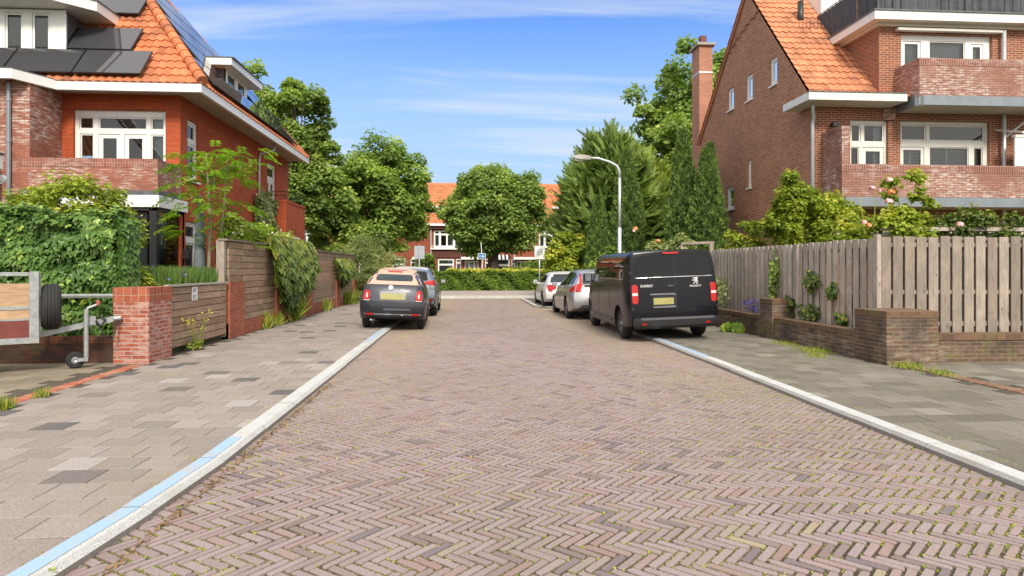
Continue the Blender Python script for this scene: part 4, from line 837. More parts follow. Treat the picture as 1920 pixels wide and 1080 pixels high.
M().tube([(-14, 10.3, 1.08), (-5.33, 10.3, 1.08)], .035, 6).build('rail', galv, t)
for o in list(t.children): o.location = -t.location

# right side: low mossy wall with piers, fence of vertical boards
t = thing('garden_wall', 'low mossy brown brick wall with two squat piers along the right pavement corner', 'wall', (6.45, 9.5, .1))
w = M(); w.box(6.30, 6.52, 9.86, 12.68, .05, .41); w.box(6.30, 6.52, 13.22, 30, .05, .41); w.box(7.05, 14, 9.32, 9.54, .05, .40); w.build('masonry', old_brick, t)
w = M(); w.box(6.285, 6.535, 9.86, 12.68, .41, .50); w.box(6.285, 6.535, 13.22, 30, .41, .50); w.box(7.05, 14, 9.305, 9.555, .40, .50); w.build('coping', old_soldier, t)
for (a, b_, c, d, zt) in ((6.24, 7.05, 9.08, 9.86, .87), (6.26, 6.70, 12.68, 13.22, .88)):
    p = M(); p.box(a, b_, c, d, .05, zt-.11).build('pier', old_brick, t); M().box(a-.008, b_+.008, c-.008, d+.008, zt-.11, zt, bev=.008).build('pier_cap', old_soldier, t)
for o in list(t.children): o.location = -t.location
t = thing('board_fence', 'tall weathered fence of upright overlapping boards behind the low brick wall on the right', 'fence', (6.75, 10.1, .1))
m = M(); mb_ = M(); rails = M(); post = M()
y = 10.13; i = 0
while y < 17.2:
    w_ = .15; dx = random.uniform(-.004, .004); zt = 2.01+random.uniform(-.012, .012)
    m.box(6.73+dx, 6.752+dx, y, y+w_, .16, zt, bev=.004); mb_.box(6.79+dx, 6.81+dx, y+.11, y+.11+w_, .16, zt-.02); y += .206; i += 1
rails.box(6.753, 6.789, 10.1, 17.25, .55, .63); rails.box(6.753, 6.789, 10.1, 17.25, 1.08, 1.15); rails.box(6.753, 6.789, 10.1, 17.25, 1.86, 1.93)
m.build('boards_on_street_side', wood_r, t); mb_.build('boards_behind', wood_rd, t)
m = M(); mb_ = M(); x = 6.80
while x < 14.0:
    w_ = .165; dy = random.uniform(-.004, .004); zt = 2.03+random.uniform(-.012, .012)
    m.box(x, x+w_, 10.03+dy, 10.052+dy, .16, zt, bev=.004); mb_.box(x+.11, x+.11+w_, 10.09, 10.11, .16, zt-.02); x += .206
rails.box(6.8, 14, 10.053, 10.089, .55, .63); rails.box(6.8, 14, 10.053, 10.089, 1.08, 1.15); rails.box(6.8, 14, 10.053, 10.089, 1.86, 1.93)
m.build('boards_facing_driveway', wood_rd, t); mb_.build('boards_behind', wood_rd, t); rails.build('rail', wood_rd, t)
for (px_, py_) in ((6.72, 10.02),): M().box(px_, px_+.075, py_, py_+.1, .1, 2.06, bev=.005).build('post', wood_r, t)
M().box(6.70, 6.77, 12.5, 12.57, .1, 2.0).build('post', wood_r, t); M().box(6.70, 6.77, 14.9, 14.97, .1, 2.0).build('post', wood_r, t)
for o in list(t.children): o.location = -t.location
t = thing('garden_arbour', 'thin bare wooden frame sticking up at the far end of the board fence', 'pergola', (6.8, 17.6, .1))
m = M(); m.box(6.78, 6.88, 17.35, 17.45, .1, 2.2); m.box(6.25, 6.35, 18.2, 18.3, .1, 2.2); m.prism([(6.25, 18.2), (6.88, 17.35), (6.93, 17.42), (6.3, 18.27)], 'z', 2.2, 2.27); m.build('beam', wood_r, t, fix=True)
for o in list(t.children): o.location = -t.location
t = thing('pergola', 'pale wooden pergola laths showing above the right fence under the roses', 'pergola', (8, 12, .1))
m = M()
for yy in (11.2, 12.6): m.box(7.6, 13, yy, yy+.06, 2.2, 2.27)
for xx in (8.0, 10.3, 12.6): m.box(xx, xx+.07, 11.26, 12.6, 2.13, 2.2); m.box(xx, xx+.07, 11.28, 11.35, .1, 2.13); m.box(xx, xx+.07, 12.5, 12.57, .1, 2.13)
m.build('lath', wood_r, t)
for o in list(t.children): o.location = -t.location

# ================================================================ trailer
t = thing('box_trailer', 'galvanised box trailer with plywood and maroon side boards parked in the driveway', 'trailer', (-6.6, 9.5, .1))
fx = -6.17; Yn, Yf = 9.25, 9.95; f = M()
for yy in (Yn, Yf):
    f.box(fx-.11, fx, yy-.025, yy+.025, .52, 1.50, bev=.005); f.box(-9, fx-.11, yy-.02, yy+.02, 1.44, 1.49, bev=.004); f.box(-9, fx-.11, yy-.022, yy+.02, .98, 1.03, bev=.004); f.box(-9, fx, yy-.028, yy+.03, .52, .60)
f.box(fx-.05, fx, Yn+.025, Yf-.025, .52, .62); f.box(fx-.05, fx, Yn+.025, Yf-.025, 1.44, 1.5); f.box(fx-.04, fx+.02, Yn+.06, Yn+.12, .6, 1.45); f.build('frame', galv, t)
M().box(-9, fx-.11, Yn-.012, Yn+.008, 1.03, 1.34).build('plywood_board', ply, t); M().box(-9, fx-.11, Yn-.012, Yn+.008, .84, .98).build('plywood_board', ply, t)
M().box(-9, fx-.11, Yn-.014, Yn+.010, .60, .835).build('maroon_board', maroon, t); M().box(-9, fx-.11, Yn-.018, Yn+.006, .835, .86).build('rail', galv, t)
M().box(-9, fx-.05, Yn+.03, Yf-.03, .60, .63).build('floor', ply, t)
sw = M(); w_ = .235; r0 = .325
prof = [(0, .2), (.0, .27), (.02, .305), (.05, .32)]
g_ = []
for a in (.055, .075, .078, .09, .093, .115, .118, .14, .143, .16): g_.append((a, .325 if True else .31))
pr = [(0, .19), (.0, .27), (.018, .305), (.05, .322), (.07, .325), (.071, .317), (.078, .317), (.079, .326), (.112, .327), (.113, .318), (.120, .318), (.121, .327), (.154, .326), (.155, .317), (.162, .317), (.163, .325), (.183, .322), (.215, .305), (.233, .27), (.233, .19)]
sw.lathe(pr, (fx+.02, 9.5, 1.0), 'x', 40); sp_ = sw.build('spare_wheel', rubber, t, smooth=False, fix=True); M().lathe([(.05, 0), (.05, .19), (.2, .19), (.2, 0)], (fx+.02, 9.5, 1.0), 'x', 24).build('rim', galv, sp_, fix=True)
db = M(); db.prism([(fx-.05, .56), (fx-.05, .64), (-4.93-.35, .83), (-4.93-.35, .75)], 'y', 9.5, 9.58); db.tube([(-5.32, 9.54, .79), (-5.18, 9.54, .80)], .04, 8); db.box(-5.62, -5.5, 9.47, 9.61, .72, .84); db.build('drawbar', galv, t, fix=True)
jw = M(); jw.tube([(-5.62, 9.44, .25), (-5.62, 9.44, .95)], .032, 10); jw.tube([(-5.62, 9.44, .93), (-5.6, 9.44, .97), (-5.48, 9.44, 1.02)], .018, 6); jw.box(-5.72, -5.6, 9.40, 9.44, .20, .25); jw.box(-5.72, -5.6, 9.51, 9.54, .20, .25); jw.build('jockey_stand', galv, t)
M().box(-5.5, -5.45, 9.42, 9.46, 1.0, 1.08, bev=.01).build('crank_knob', plain('faded red grip', (.35, .1, .08), .6), t)
j = M(); j.lathe([(0, .05), (0, .1), (.015, .118), (.05, .118), (.065, .1), (.065, .05)], (-5.75, 9.445, .22), 'y', 24); jo = j.build('jockey_wheel', rubber, t, fix=True); M().lathe([(.0, 0), (-.012, .03), (.006, .045), (.005, .068), (.06, .068), (.06, 0)], (-5.75, 9.445, .22), 'y', 20).build('rim', galv, jo, fix=True)
cb = M(); cb.tube([(-5.5, 9.5, .76), (-5.42, 9.46, .6), (-5.36, 9.44, .5), (-5.3, 9.46, .45), (-5.26, 9.5, .6), (-5.22, 9.52, .78)], .012, 6); cb.tube([(-5.46, 9.46, .86), (-5.38, 9.44, .78), (-5.44, 9.45, .7), (-5.5, 9.46, .78)], .018, 6); cb.build('cable', black_pl, t, smooth=True)
for o in list(t.children): o.location = (6.17, -9.25, -.1)
t.location = (-5.87, 9.28, .06); t.rotation_euler = (0, 0, R(32))

# ================================================================ cars
def cr(points, n):
    """Catmull-Rom resample"""
    P = np.array(points, float); P = np.vstack([2*P[0]-P[1], P, 2*P[-1]-P[-2]]); segs = len(P)-3; out = []
    for q in np.linspace(0, segs-1e-6, n):
        i = int(q); f_ = q-i; a, b_, c, d = P[i:i+4]
        out.append(.5*((2*b_)+(-a+c)*f_+(2*a-5*b_+4*c-d)*f_**2+(-a+3*b_-3*c+d)*f_**3))
    return np.array(out)
class Car:
    def __init__(s, name, label, loc, roll, Lg, paint, zt, zbelt, zb, wm, wb, wr, rear, wheels, wr_r=.33, tw=.2, cap=.05, Ld=1.3, front=None, rz=0, round_=.10, ns=70, tumble=.02):
        s.t = thing(name, label, 'car' if 'van' not in name else 'van', loc, rz); s.t.rotation_euler = (0, roll, rz); s.L = Lg
        I = lambda tab, y: float(np.interp(y, [p[0] for p in tab], [p[1] for p in tab]))
        yy = sorted(set(np.round(np.concatenate([np.linspace(0, Lg, ns), [.02, .05, Lg-.02, Lg-.05]]), 4))); nsx = 30; grid = []
        sm = lambda tab, y: sum(I(tab, min(max(y+d, 0), Lg)) for d in (-.09, -.045, 0, .045, .09))/5
        for y in yy:
            T, Bz, bt, M_, Bw, Rw = sm(zt, y), I(zb, y), min(sm(zbelt, y), sm(zt, y)-.03), sm(wm, y), sm(wb, y), sm(wr, y)
            Rw = min(Rw, Bw-.03); e = min(round_, (T-bt)*.5)
            pts = [(0, Bz), (M_*.85, Bz), (M_*.975, Bz+.03), (M_*.995, Bz+.16), (M_, Bz+(bt-Bz)*.6), (Bw+.008, bt-.03), (Bw-.004, bt+.01), (Rw+(Bw-Rw)*.42+tumble, bt+(T-bt)*.5), (Rw+.02, T-e), (Rw-e*.35, T-e*.28), (Rw-e*1.3, T-.004), (Rw*.5, T+.012), (0, T+.016)]
            sec = cr(pts, nsx); row = []
            for (x, z) in sec:
                y_ = y
                if y < Ld: y_ = y+I(rear, z)*(1-y/Ld)
                if front and y > Lg-1.0: y_ = y-I(front, z)*(1-(Lg-y)/1.0)
                row.append((max(x, 0), y_, z))
            grid.append(row)
        m = M(); m.rv = .5; G_ = []
        def ring(row, k_=1, dy=0):
            return [(x*k_, y+dy, z) for (x, y, z) in row]+[(-x*k_, y+dy, z) for (x, y, z) in row[::-1]][1:-1]
        rings = []
        for k_ in (.0, .35, .62, .82, .94): rings.append(ring(grid[0], k_, -cap*(1-k_**3)))
        for r_ in grid: rings.append(ring(r_))
        for k_ in (.94, .82, .62, .35, .0): rings.append(ring(grid[-1], k_, cap*2*(1-k_**2)))
        n = len(rings[0]); vs = [p for r_ in rings for p in r_]; fs = [(i*n+j, i*n+(j+1) % n, (i+1)*n+(j+1) % n, (i+1)*n+j) for i in range(len(rings)-1) for j in range(n)]
        me = bpy.data.meshes.new('body'); me.from_pydata(vs, [], fs); bm = bmesh.new(); bm.from_mesh(me); bmesh.ops.remove_doubles(bm, verts=bm.verts, dist=1e-4); bmesh.ops.holes_fill(bm, edges=[e for e in bm.edges if e.is_boundary], sides=0); bmesh.ops.recalc_face_normals(bm, faces=bm.faces); bm.to_mesh(me)
        s.bvh = BVHTree.FromBMesh(bm); bm.free(); me.materials.append(paint); me.materials.append(black_pl)
        body = link('body', me)
        # wheel arches
        cut = M()
        for (wx, wy) in wheels:
            for sg in (-1, 1):
                x0, x1 = sg*(wx+.16), sg*(wx-tw-.12); k_ = 30; rr_ = wr_r+.065
                ring0 = [(x0, wy+rr_*math.cos(2*math.pi*i/k_), wr_r+rr_*math.sin(2*math.pi*i/k_)) for i in range(k_)]; ring1 = [(x1, p[1], p[2]) for p in ring0]
                cut.add(ring0+ring1, [tuple(range(k_)), tuple(range(2*k_-1, k_-1, -1))]+[(i, k_+i, k_+(i+1) % k_, (i+1) % k_) for i in range(k_)])
        cm_ = bpy.data.meshes.new('c'); cm_.from_pydata(cut.v, [], cut.f); bmc = bmesh.new(); bmc.from_mesh(cm_); bmesh.ops.recalc_face_normals(bmc, faces=bmc.faces); bmc.to_mesh(cm_); bmc.free(); cm_.materials.append(black_pl)
        co = bpy.data.objects.new('c', cm_); COL.objects.link(co); md = body.modifiers.new('b', 'BOOLEAN'); md.object = co; md.operation = 'DIFFERENCE'; md.solver = 'EXACT'
        try: md.material_mode = 'TRANSFER'
        except Exception: pass
        dg = bpy.context.evaluated_depsgraph_get(); me2 = bpy.data.meshes.new_from_object(body.evaluated_get(dg)); body.modifiers.clear(); body.data = me2; bpy.data.objects.remove(co)
        me2.name = 'body'; me2.polygons.foreach_set('use_smooth', [True]*len(me2.polygons))
        try: me2.set_sharp_from_angle(angle=R(35))
        except Exception: pass
        body.parent = s.t; s.body = body
        for (wx, wy) in wheels: s.wheel(wx, wy, wr_r, tw)
    def hit(s, a, b_, face):
        d = {'rear': ((a, -3, b_), (0, 1, 0)), 'left': ((-3, a, b_), (1, 0, 0)), 'right': ((3, a, b_), (-1, 0, 0)), 'top': ((a, b_, 4), (0, 0, -1)), 'front': ((a, 9, b_), (0, -1, 0))}[face]
        p, n, i, _ = s.bvh.ray_cast(Vector(d[0]), Vector(d[1]))
        return p, n, Vector(d[1])
    def patch(s, name, mat, polys, off=.006, parent=None, rnd=1, res=5, build=True):
        if name in ('side_window', 'door_handle', 'hinge', 'door_seam') and len(polys) > 1:
            for q_ in polys: s.patch(name, mat, [q_], off, parent, rnd, res)
            return None
        m = M()
        for (face, pts) in polys:
            P = [np.array(p, float) for p in pts]
            for _ in range(rnd):   # corner rounding
                Q = []
                for i in range(len(P)): a, b_ = P[i], P[(i+1) % len(P)]; f_ = min(.25, .035/max(1e-6, np.linalg.norm(b_-a))); Q += [a*(1-f_)+b_*f_, a*f_+b_*(1-f_)]
                P = Q
            Q = []
            for i in range(len(P)):
                a, b_ = P[i], P[(i+1) % len(P)]; k_ = max(1, int(np.linalg.norm(b_-a)/.08))
                Q += [a+(b_-a)*j/k_ for j in range(k_)]
            c = sum(Q)/len(Q); rings = []; last = None
            for (sc_, o_) in [(1.0, -.012), (1.0, off)]+[(1-(j+1)/res, off) for j in range(res-1)]:
                rg_ = []
                for q in Q:
                    w_ = c+(q-c)*sc_; p, n, d = s.hit(w_[0], w_[1], face)
                    if p is None: p = last if last is not None else Vector((0, 0, 0)); rg_.append(p); continue
                    nn_ = n if n.dot(d) < 0 else -n; last = p+nn_*o_; rg_.append(last)
                rings.append(rg_)
            p, n, d = s.hit(c[0], c[1], face)
            if p is None: continue
            nn_ = n if n.dot(d) < 0 else -n; k_ = len(Q); vs = [v for r_ in rings for v in r_]+[p+nn_*off]
            fs = [(i*k_+j, i*k_+(j+1) % k_, (i+1)*k_+(j+1) % k_, (i+1)*k_+j) for i in range(len(rings)-1) for j in range(k_)]+[((len(rings)-1)*k_+j, (len(rings)-1)*k_+(j+1) % k_, len(vs)-1) for j in range(k_)]
            m.add(vs, fs)
        o = m.build(name, mat, parent or s.t, smooth=True, fix=False)
        bm = bmesh.new(); bm.from_mesh(o.data); bmesh.ops.remove_doubles(bm, verts=bm.verts, dist=1e-5); bmesh.ops.recalc_face_normals(bm, faces=bm.faces); bm.to_mesh(o.data); bm.free()
        try: o.data.set_sharp_from_angle(angle=R(40))
        except Exception: pass
        return o
    def wheel(s, wx, wy, r, tw):
        for sg in (-1, 1):
            m = M(); x1 = sg*wx; x0 = sg*(wx-tw)
            pr = [(0, .62*r), (0, .80*r), (.02*sg*-1, .93*r), (.05*sg*-1, .99*r), (-.08*sg, r), (-(tw-.08)*sg, r), (-(tw-.05)*sg, .99*r), (-(tw-.02)*sg, .93*r), (-tw*sg, .8*r), (-tw*sg, .5*r)]
            m.lathe(pr, (x1, wy, r), 'x', 40); o = m.build('wheel', rubber, s.t, smooth=True, fix=True)
            d = M(); d.lathe([(-.07*sg, 0), (-.07*sg, .64*r)], (x1, wy, r), 'x', 30); d.build('brake_disc', dark_metal, o, fix=True)
            q = M(); q.lathe([(-.08*sg, .60*r), (-.01*sg, .60*r), (-.004*sg, .65*r), (-.03*sg, .67*r)], (x1, wy, r), 'x', 40)
            q.lathe([(-.012*sg, 0), (-.012*sg, .12*r), (-.05*sg, .16*r)], (x1, wy, r), 'x', 18)
            for k_ in range(5):
                for dd in (-.10, .10):
                    t0 = 2*math.pi*k_/5+dd*.5; t1 = 2*math.pi*k_/5+dd*2.2; w0 = .03
                    def pt(rad, th, x): return (x1-sg*x, wy+rad*math.cos(th), r+rad*math.sin(th))
                    q.add([pt(.1*r, t0-.18, .02), pt(.1*r, t0+.18, .02), pt(.62*r, t1+.07, .018), pt(.62*r, t1-.07, .018), pt(.1*r, t0-.18, .05), pt(.1*r, t0+.18, .05), pt(.62*r, t1+.07, .045), pt(.62*r, t1-.07, .045)], [(0, 1, 2, 3), (0, 4, 5, 1), (1, 5, 6, 2), (2, 6, 7, 3), (3, 7, 4, 0)])
            q.build('rim', rimm, o, fix=True)
    def text(s, body, x, z, size, mat, name='lettering'):
        cu = bpy.data.curves.new('t', 'FONT'); cu.body = body; cu.size = size; cu.align_x = 'CENTER'; cu.extrude = .004; cu.offset = size*.02; o = bpy.data.objects.new('t', cu)
        COL.objects.link(o); dg = bpy.context.evaluated_depsgraph_get(); me = bpy.data.meshes.new_from_object(o.evaluated_get(dg)); bpy.data.objects.remove(o)
        p, n, d = s.hit(x, z+size*.35, 'rear'); me.name = name; me.materials.clear(); me.materials.append(mat); q = link(name, me, s.t); q.location = (x, p.y-.008, z); q.rotation_euler = (R(88), 0, 0); q.scale = (1.15, 1, 1); return q
    def mirror(s, y, z, x, mat, sides=(-1, 1), w=.2, h=.15):
        for sg in sides:
            m = M(); m.box(sg*x if sg > 0 else sg*(x+w), sg*(x+w) if sg > 0 else sg*x, y-.02, y+.09, z, z+h, bev=.035); m.box(*sorted((sg*(x-.09), sg*(x+.02))), y+.01, y+.06, z+.0, z+.04); o = m.build('wing_mirror', mat, s.t)
            M().box(*sorted((sg*(x+.025), sg*(x+w-.025))), y-.026, y-.021, z+.02, z+h-.02).build('mirror_glass', chrome, o)
rimm = plain('alloy rim', (.34, .35, .36), .3, .75)
def paint(name, c, metal=.3, rough=.35): return plain(name, c, rough, metal, coat=.55)

# black van
letter_m = plain('bright badge metal', (.6, .6, .62), .35, .2)
pv_ = plain('black van paint', (.007, .007, .010), .22, 0, spec=.22, coat=.12)
V = Car('parked_van', 'large black van with tinted windows parked half on the right pavement', (4.23, 12.62, .03), -.036, 4.93, pv_,
    zt=[(0, 1.83), (.15, 1.86), (3.2, 1.86), (3.55, 1.80), (4.25, 1.20), (4.7, 1.05), (4.93, .82)], zbelt=[(0, 1.29), (3.4, 1.26), (4.0, 1.12), (4.3, .98), (4.93, .75)], zb=[(0, .34), (.3, .30), (.9, .24), (4.3, .24), (4.93, .3)],
    wm=[(0, .885), (.10, .925), (.4, .945), (4.2, .945), (4.7, .84), (4.93, .62)], wb=[(0, .87), (.1, .90), (.4, .925), (4.2, .91), (4.7, .78), (4.93, .5)], wr=[(0, .80), (.15, .84), (3.4, .82), (3.8, .74), (4.93, .4)],
    rear=[(.3, .03), (.5, 0), (1.05, .03), (1.86, .16)], wheels=[(.90, .93), (.90, 4.13)], wr_r=.335, tw=.215, cap=.035, tumble=.03)
V.patch('rear_window', cglass, [('rear', [(-.78, 1.33), (-.755, 1.68), (-.70, 1.74), (.02, 1.75), (.02, 1.33)]), ('rear', [(.04, 1.33), (.04, 1.75), (.70, 1.74), (.765, 1.68), (.80, 1.38), (.76, 1.33)])], off=.004)
V.patch('window_trim', chrome, [('rear', [(-.78, 1.305), (-.78, 1.317), (.80, 1.317), (.80, 1.305)])], off=.008, rnd=0)
V.patch('door_gap', black_pl, [('rear', [(.025, .58), (.025, 1.7), (.033, 1.7), (.033, .58)])], off=.007, rnd=0)
V.patch('side_window', cglass, [('left', [(.45, 1.31), (.50, 1.69), (1.72, 1.70), (1.72, 1.31)]), ('left', [(1.76, 1.31), (1.76, 1.70), (2.85, 1.69), (2.85, 1.31)]), ('left', [(2.95, 1.24), (2.95, 1.68), (3.40, 1.66), (3.9, 1.26), (3.92, 1.20)]), ('right', [(.55, 1.31), (.60, 1.68), (2.85, 1.68), (2.85, 1.31)]), ('right', [(2.95, 1.24), (2.95, 1.68), (3.40, 1.66), (3.9, 1.26), (3.92, 1.20)])], off=.004)
V.patch('side_trim', chrome, [('left', [(.50, 1.275), (.50, 1.29), (2.7, 1.29), (2.7, 1.275)])], off=.006, rnd=0)
V.patch('door_seam', black_pl, [('left', [(2.86, .34), (2.86, 1.7), (2.868, 1.7), (2.868, .34)]), ('left', [(1.74, .62), (1.74, 1.1), (1.748, 1.1), (1.748, .62)]), ('left', [(3.78, .40), (3.78, 1.05), (3.788, 1.05), (3.788, .40)]), ('left', [(.6, 1.135), (.6, 1.145), (2.4, 1.145), (2.4, 1.135)])], off=.003, rnd=0)
V.patch('door_handle', black_pl, [('left', [(2.55, 1.08), (2.55, 1.115), (2.75, 1.115), (2.75, 1.08)]), ('left', [(2.98, 1.07), (2.98, 1.105), (3.17, 1.105), (3.17, 1.07)])], off=.03)
V.patch('side_strip', plain('grey sill', (.08, .08, .085), .5), [('left', [(1.55, .335), (1.45, .42), (1.6, .445), (3.6, .445), (3.65, .335)])], off=.014)
V.patch('windscreen', cglass, [('front', [(-.62, 1.25), (-.56, 1.7), (.56, 1.7), (.62, 1.25)])], off=.004)
for sg, nme in ((-1, 'l'), (1, 'r')):
    xs = sorted((sg*.745, sg*.866)); L_ = V.patch('tail_light', red_lamp, [('rear', [(xs[0], .79), (xs[0], 1.17), (xs[1], 1.17), (xs[1], .79)])], off=.022)
    V.patch('reversing_lens', clear_lamp, [('rear', [(xs[0]+.006, .955), (xs[0]+.006, 1.005), (xs[1]-.006, 1.005), (xs[1]-.006, .955)])], off=.027, parent=L_, rnd=0)
    xs = sorted((sg*.60, sg*.70)); V.patch('reflector', red_lamp, [('rear', [(xs[0], .375), (xs[0], .41), (xs[1], .41), (xs[1], .375)])], off=.065)
    V.patch('hinge', black_pl, [('rear', [(sg*.86-.025, 1.38), (sg*.86-.025, 1.43), (sg*.86+.01, 1.43), (sg*.86+.01, 1.38)]), ('rear', [(sg*.86-.025, .66), (sg*.86-.025, .72), (sg*.86+.01, .72), (sg*.86+.01, .66)])], off=.03)
V.patch('brake_light', red_lamp, [('rear', [(-.20, 1.775), (-.20, 1.81), (.14, 1.81), (.14, 1.775)])], off=.03)
V.patch('bumper', plain('dark bumper plastic', (.022, .022, .025), .45), [('rear', [(-.86, .335), (-.87, .50), (.87, .50), (.86, .335)])], off=.06)
V.patch('bumper_step', plain('bumper top', (.10, .10, .11), .35), [('rear', [(-.72, .47), (-.72, .505), (.78, .505), (.78, .47)])], off=.068, rnd=1)
V.patch('plate_recess', plain('black gloss', (.012, .012, .014), .25), [('rear', [(-.46, .72), (-.46, .98), (.04, .98), (.04, .72)])], off=.008)
V.patch('plate_bar', chrome if False else plain('grey handle bar', (.14, .14, .16), .3), [('rear', [(-.52, .955), (-.50, .985), (.0, .985), (.03, .94), (-.03, .955)])], off=.03)
V.patch('plate_ledge', plain('grey ledge', (.16, .16, .18), .3), [('rear', [(-.46, .70), (-.46, .725), (.0, .735), (.02, .70)])], off=.03)
V.patch('number_plate', gold_plate, [('rear', [(-.44, .765), (-.44, .895), (-.03, .895), (-.03, .765)])], off=.02, rnd=0)
V.patch('rear_handle', black_pl, [('rear', [(-.16, 1.12), (-.14, 1.155), (-.02, 1.155), (0, 1.12), (-.08, 1.10)])], off=.02)
V.patch('fuel_cap_mark', plain('worn patch', (.004, .004, .005), .9), [('rear', [(.24, .62), (.22, .69), (.32, .73), (.42, .69), (.44, .62), (.34, .59)])], off=.0035, rnd=2)
V.mirror(3.75, 1.17, .93, black_pl, h=.22, w=.2)
V.text('EXPERT', -.56, 1.12, .066, letter_m); V.text('PEUGEOT', .44, 1.10, .048, letter_m)
li = M()   # small rampant lion badge
for pts in ([(-.01, .085), (.035, .10), (.055, .085), (.06, .065), (.045, .06), (.05, .03), (.025, .01), (0, .03), (-.012, .055)], [(-.012, .07), (-.05, .085), (-.02, .095), (.005, .085)], [(0, .055), (-.05, .062), (-.065, .052), (-.045, .048), (0, .038)], [(0, .035), (-.055, .035), (-.062, .025), (-.02, .02), (.01, .022)], [(.0, .02), (-.035, -.03), (-.055, -.035), (-.02, -.038), (.002, -.01), (.02, .01)], [(.02, .015), (.04, -.005), (.062, -.038), (.025, -.038), (.022, -.01), (.008, .01)], [(.045, .03), (.065, .02), (.06, .0), (.05, .01), (.035, .012)]):
    li.prism(pts, 'y', -.006, 0)
p, n, d = V.hit(.44, 1.2, 'rear'); lo = li.build('lion_badge', letter_m, V.t, fix=True); lo.location = (.44, p.y-.005, 1.195)
# small black car with beige soft top
pf_ = paint('dark navy paint', (.018, .019, .028), .2, .35)
Fc = Car('parked_car', 'small dark convertible with beige soft top parked at the left kerb', (-1.76, 15.45, .03), .038, 3.55, pf_, rz=R(1.6),
    zt=[(0, 1.40), (.4, 1.455), (1.1, 1.475), (1.7, 1.42), (2.25, 1.12), (2.5, .98), (3.1, .88), (3.4, .75), (3.55, .60)], zbelt=[(0, 1.03), (2.3, .95), (3.0, .80), (3.55, .52)], zb=[(0, .32), (.2, .24), (3.3, .2), (3.55, .24)],
    wm=[(0, .74), (.1, .79), (.5, .81), (3.0, .80), (3.4, .66), (3.55, .45)], wb=[(0, .66), (.2, .72), (.6, .765), (2.8, .75), (3.4, .58), (3.55, .4)], wr=[(0, .47), (.4, .50), (1.6, .52), (2.4, .48), (3.55, .2)],
    rear=[(.3, .06), (.5, .0), (.7, .02), (.97, .08), (1.07, .15), (1.28, .40), (1.47, .70)], wheels=[(.755, .62), (.755, 2.92)], wr_r=.295, tw=.185, cap=.09, Ld=1.7, round_=.13)
beige = plain('beige canvas', (.50, .35, .275), .85, var=.06)
st = Fc.patch('soft_top', beige, [('rear', [(-.66, 1.085), (-.61, 1.19), (-.51, 1.36), (-.44, 1.42), (.44, 1.42), (.51, 1.36), (.61, 1.19), (.66, 1.085)]), ('top', [(-.47, .78), (-.49, 1.5), (-.46, 1.72), (.46, 1.72), (.49, 1.5), (.47, .78)])], off=.009, res=7)
Fc.patch('rear_window', bglass, [('rear', [(-.45, 1.17), (-.42, 1.325), (.42, 1.325), (.45, 1.17)])], off=.015, parent=st, rnd=2)
Fc.patch('brake_light', red_lamp, [('rear', [(-.17, 1.375), (-.17, 1.40), (.17, 1.40), (.17, 1.375)])], off=.024, parent=st)
for sg in (-1, 1):
    a, b_ = sorted((sg*.53, sg*.68)); L_ = Fc.patch('tail_light', red_lamp, [('rear', [(a if sg > 0 else a-.02, .715), (a+.02, .945), (b_-.02, .945), (b_+(.02 if sg > 0 else 0), .715)])], off=.025)
    Fc.patch('lens', clear_lamp, [('rear', [(a+.055, .765), (a+.062, .88), (b_-.062, .88), (b_-.055, .765)])], off=.029, parent=L_); 
    Fc.patch('lamp_foot', clear_lamp, [('rear', [(a, .70), (a, .722), (b_, .722), (b_, .70)])], off=.023, parent=L_)
    a, b_ = sorted((sg*.45, sg*.62)); Fc.patch('reflector', red_lamp, [('rear', [(a, .37), (a, .405), (b_, .405), (b_, .37)])], off=.026)
Fc.patch('hatch', plain('hatch paint with sheen', (.05, .052, .07), .4, .2, coat=.1), [('rear', [(-.52, .69), (-.56, 1.06), (.56, 1.06), (.52, .69)])], off=.006)  # car paint lightened on the hatch: grey-blue reflection is put into its colour
Fc.patch('hatch_gap', black_pl, [('rear', [(-.53, .665), (-.53, .685), (.53, .685), (.53, .665)])], off=.004, rnd=0)
Fc.patch('plate_frame', plain('grey plate frame', (.22, .22, .24), .4), [('rear', [(-.30, .78), (-.32, .90), (-.28, .93), (.28, .93), (.32, .90), (.30, .78), (.30, .725), (-.30, .725)])], off=.014); Fc.patch('number_plate', gold_plate, [('rear', [(-.28, .735), (-.28, .875), (.28, .875), (.28, .735)])], off=.022, rnd=0)
Fc.patch('badge', plain('badge grey', (.5, .5, .52), .4), [('rear', [(-.06+.06*1+.06*math.cos(q_*math.pi/4)-.06+.0, 1.015+.055*math.sin(q_*math.pi/4)) for q_ in range(8)])], off=.02)
Fc.patch('bumper_trim', chrome, [('rear', [(-.68, .38), (-.68, .398), (.68, .398), (.68, .38)])], off=.018); Fc.patch('bumper_recess', plain('dull insert', (.09, .09, .11), .4), [('rear', [(-.22, .48), (-.2, .525), (.42, .525), (.44, .49)])], off=.006)
Fc.patch('side_window', cglass, [(f_, [(1.0, 1.05), (1.02, 1.30), (1.2, 1.37), (1.72, 1.35), (2.12, 1.04), (2.12, 1.0)]) for f_ in ('left', 'right')], off=.004)
ex = M(); ex.tube([(-.5, .1, .24), (-.5, -.03, .24)], .03, 10); ex.build('exhaust', chrome, Fc.t, smooth=True)
Fc.mirror(2.15, .93, .80, paint('mirror shell', (.25, .28, .3), .2), w=.14, h=.12)
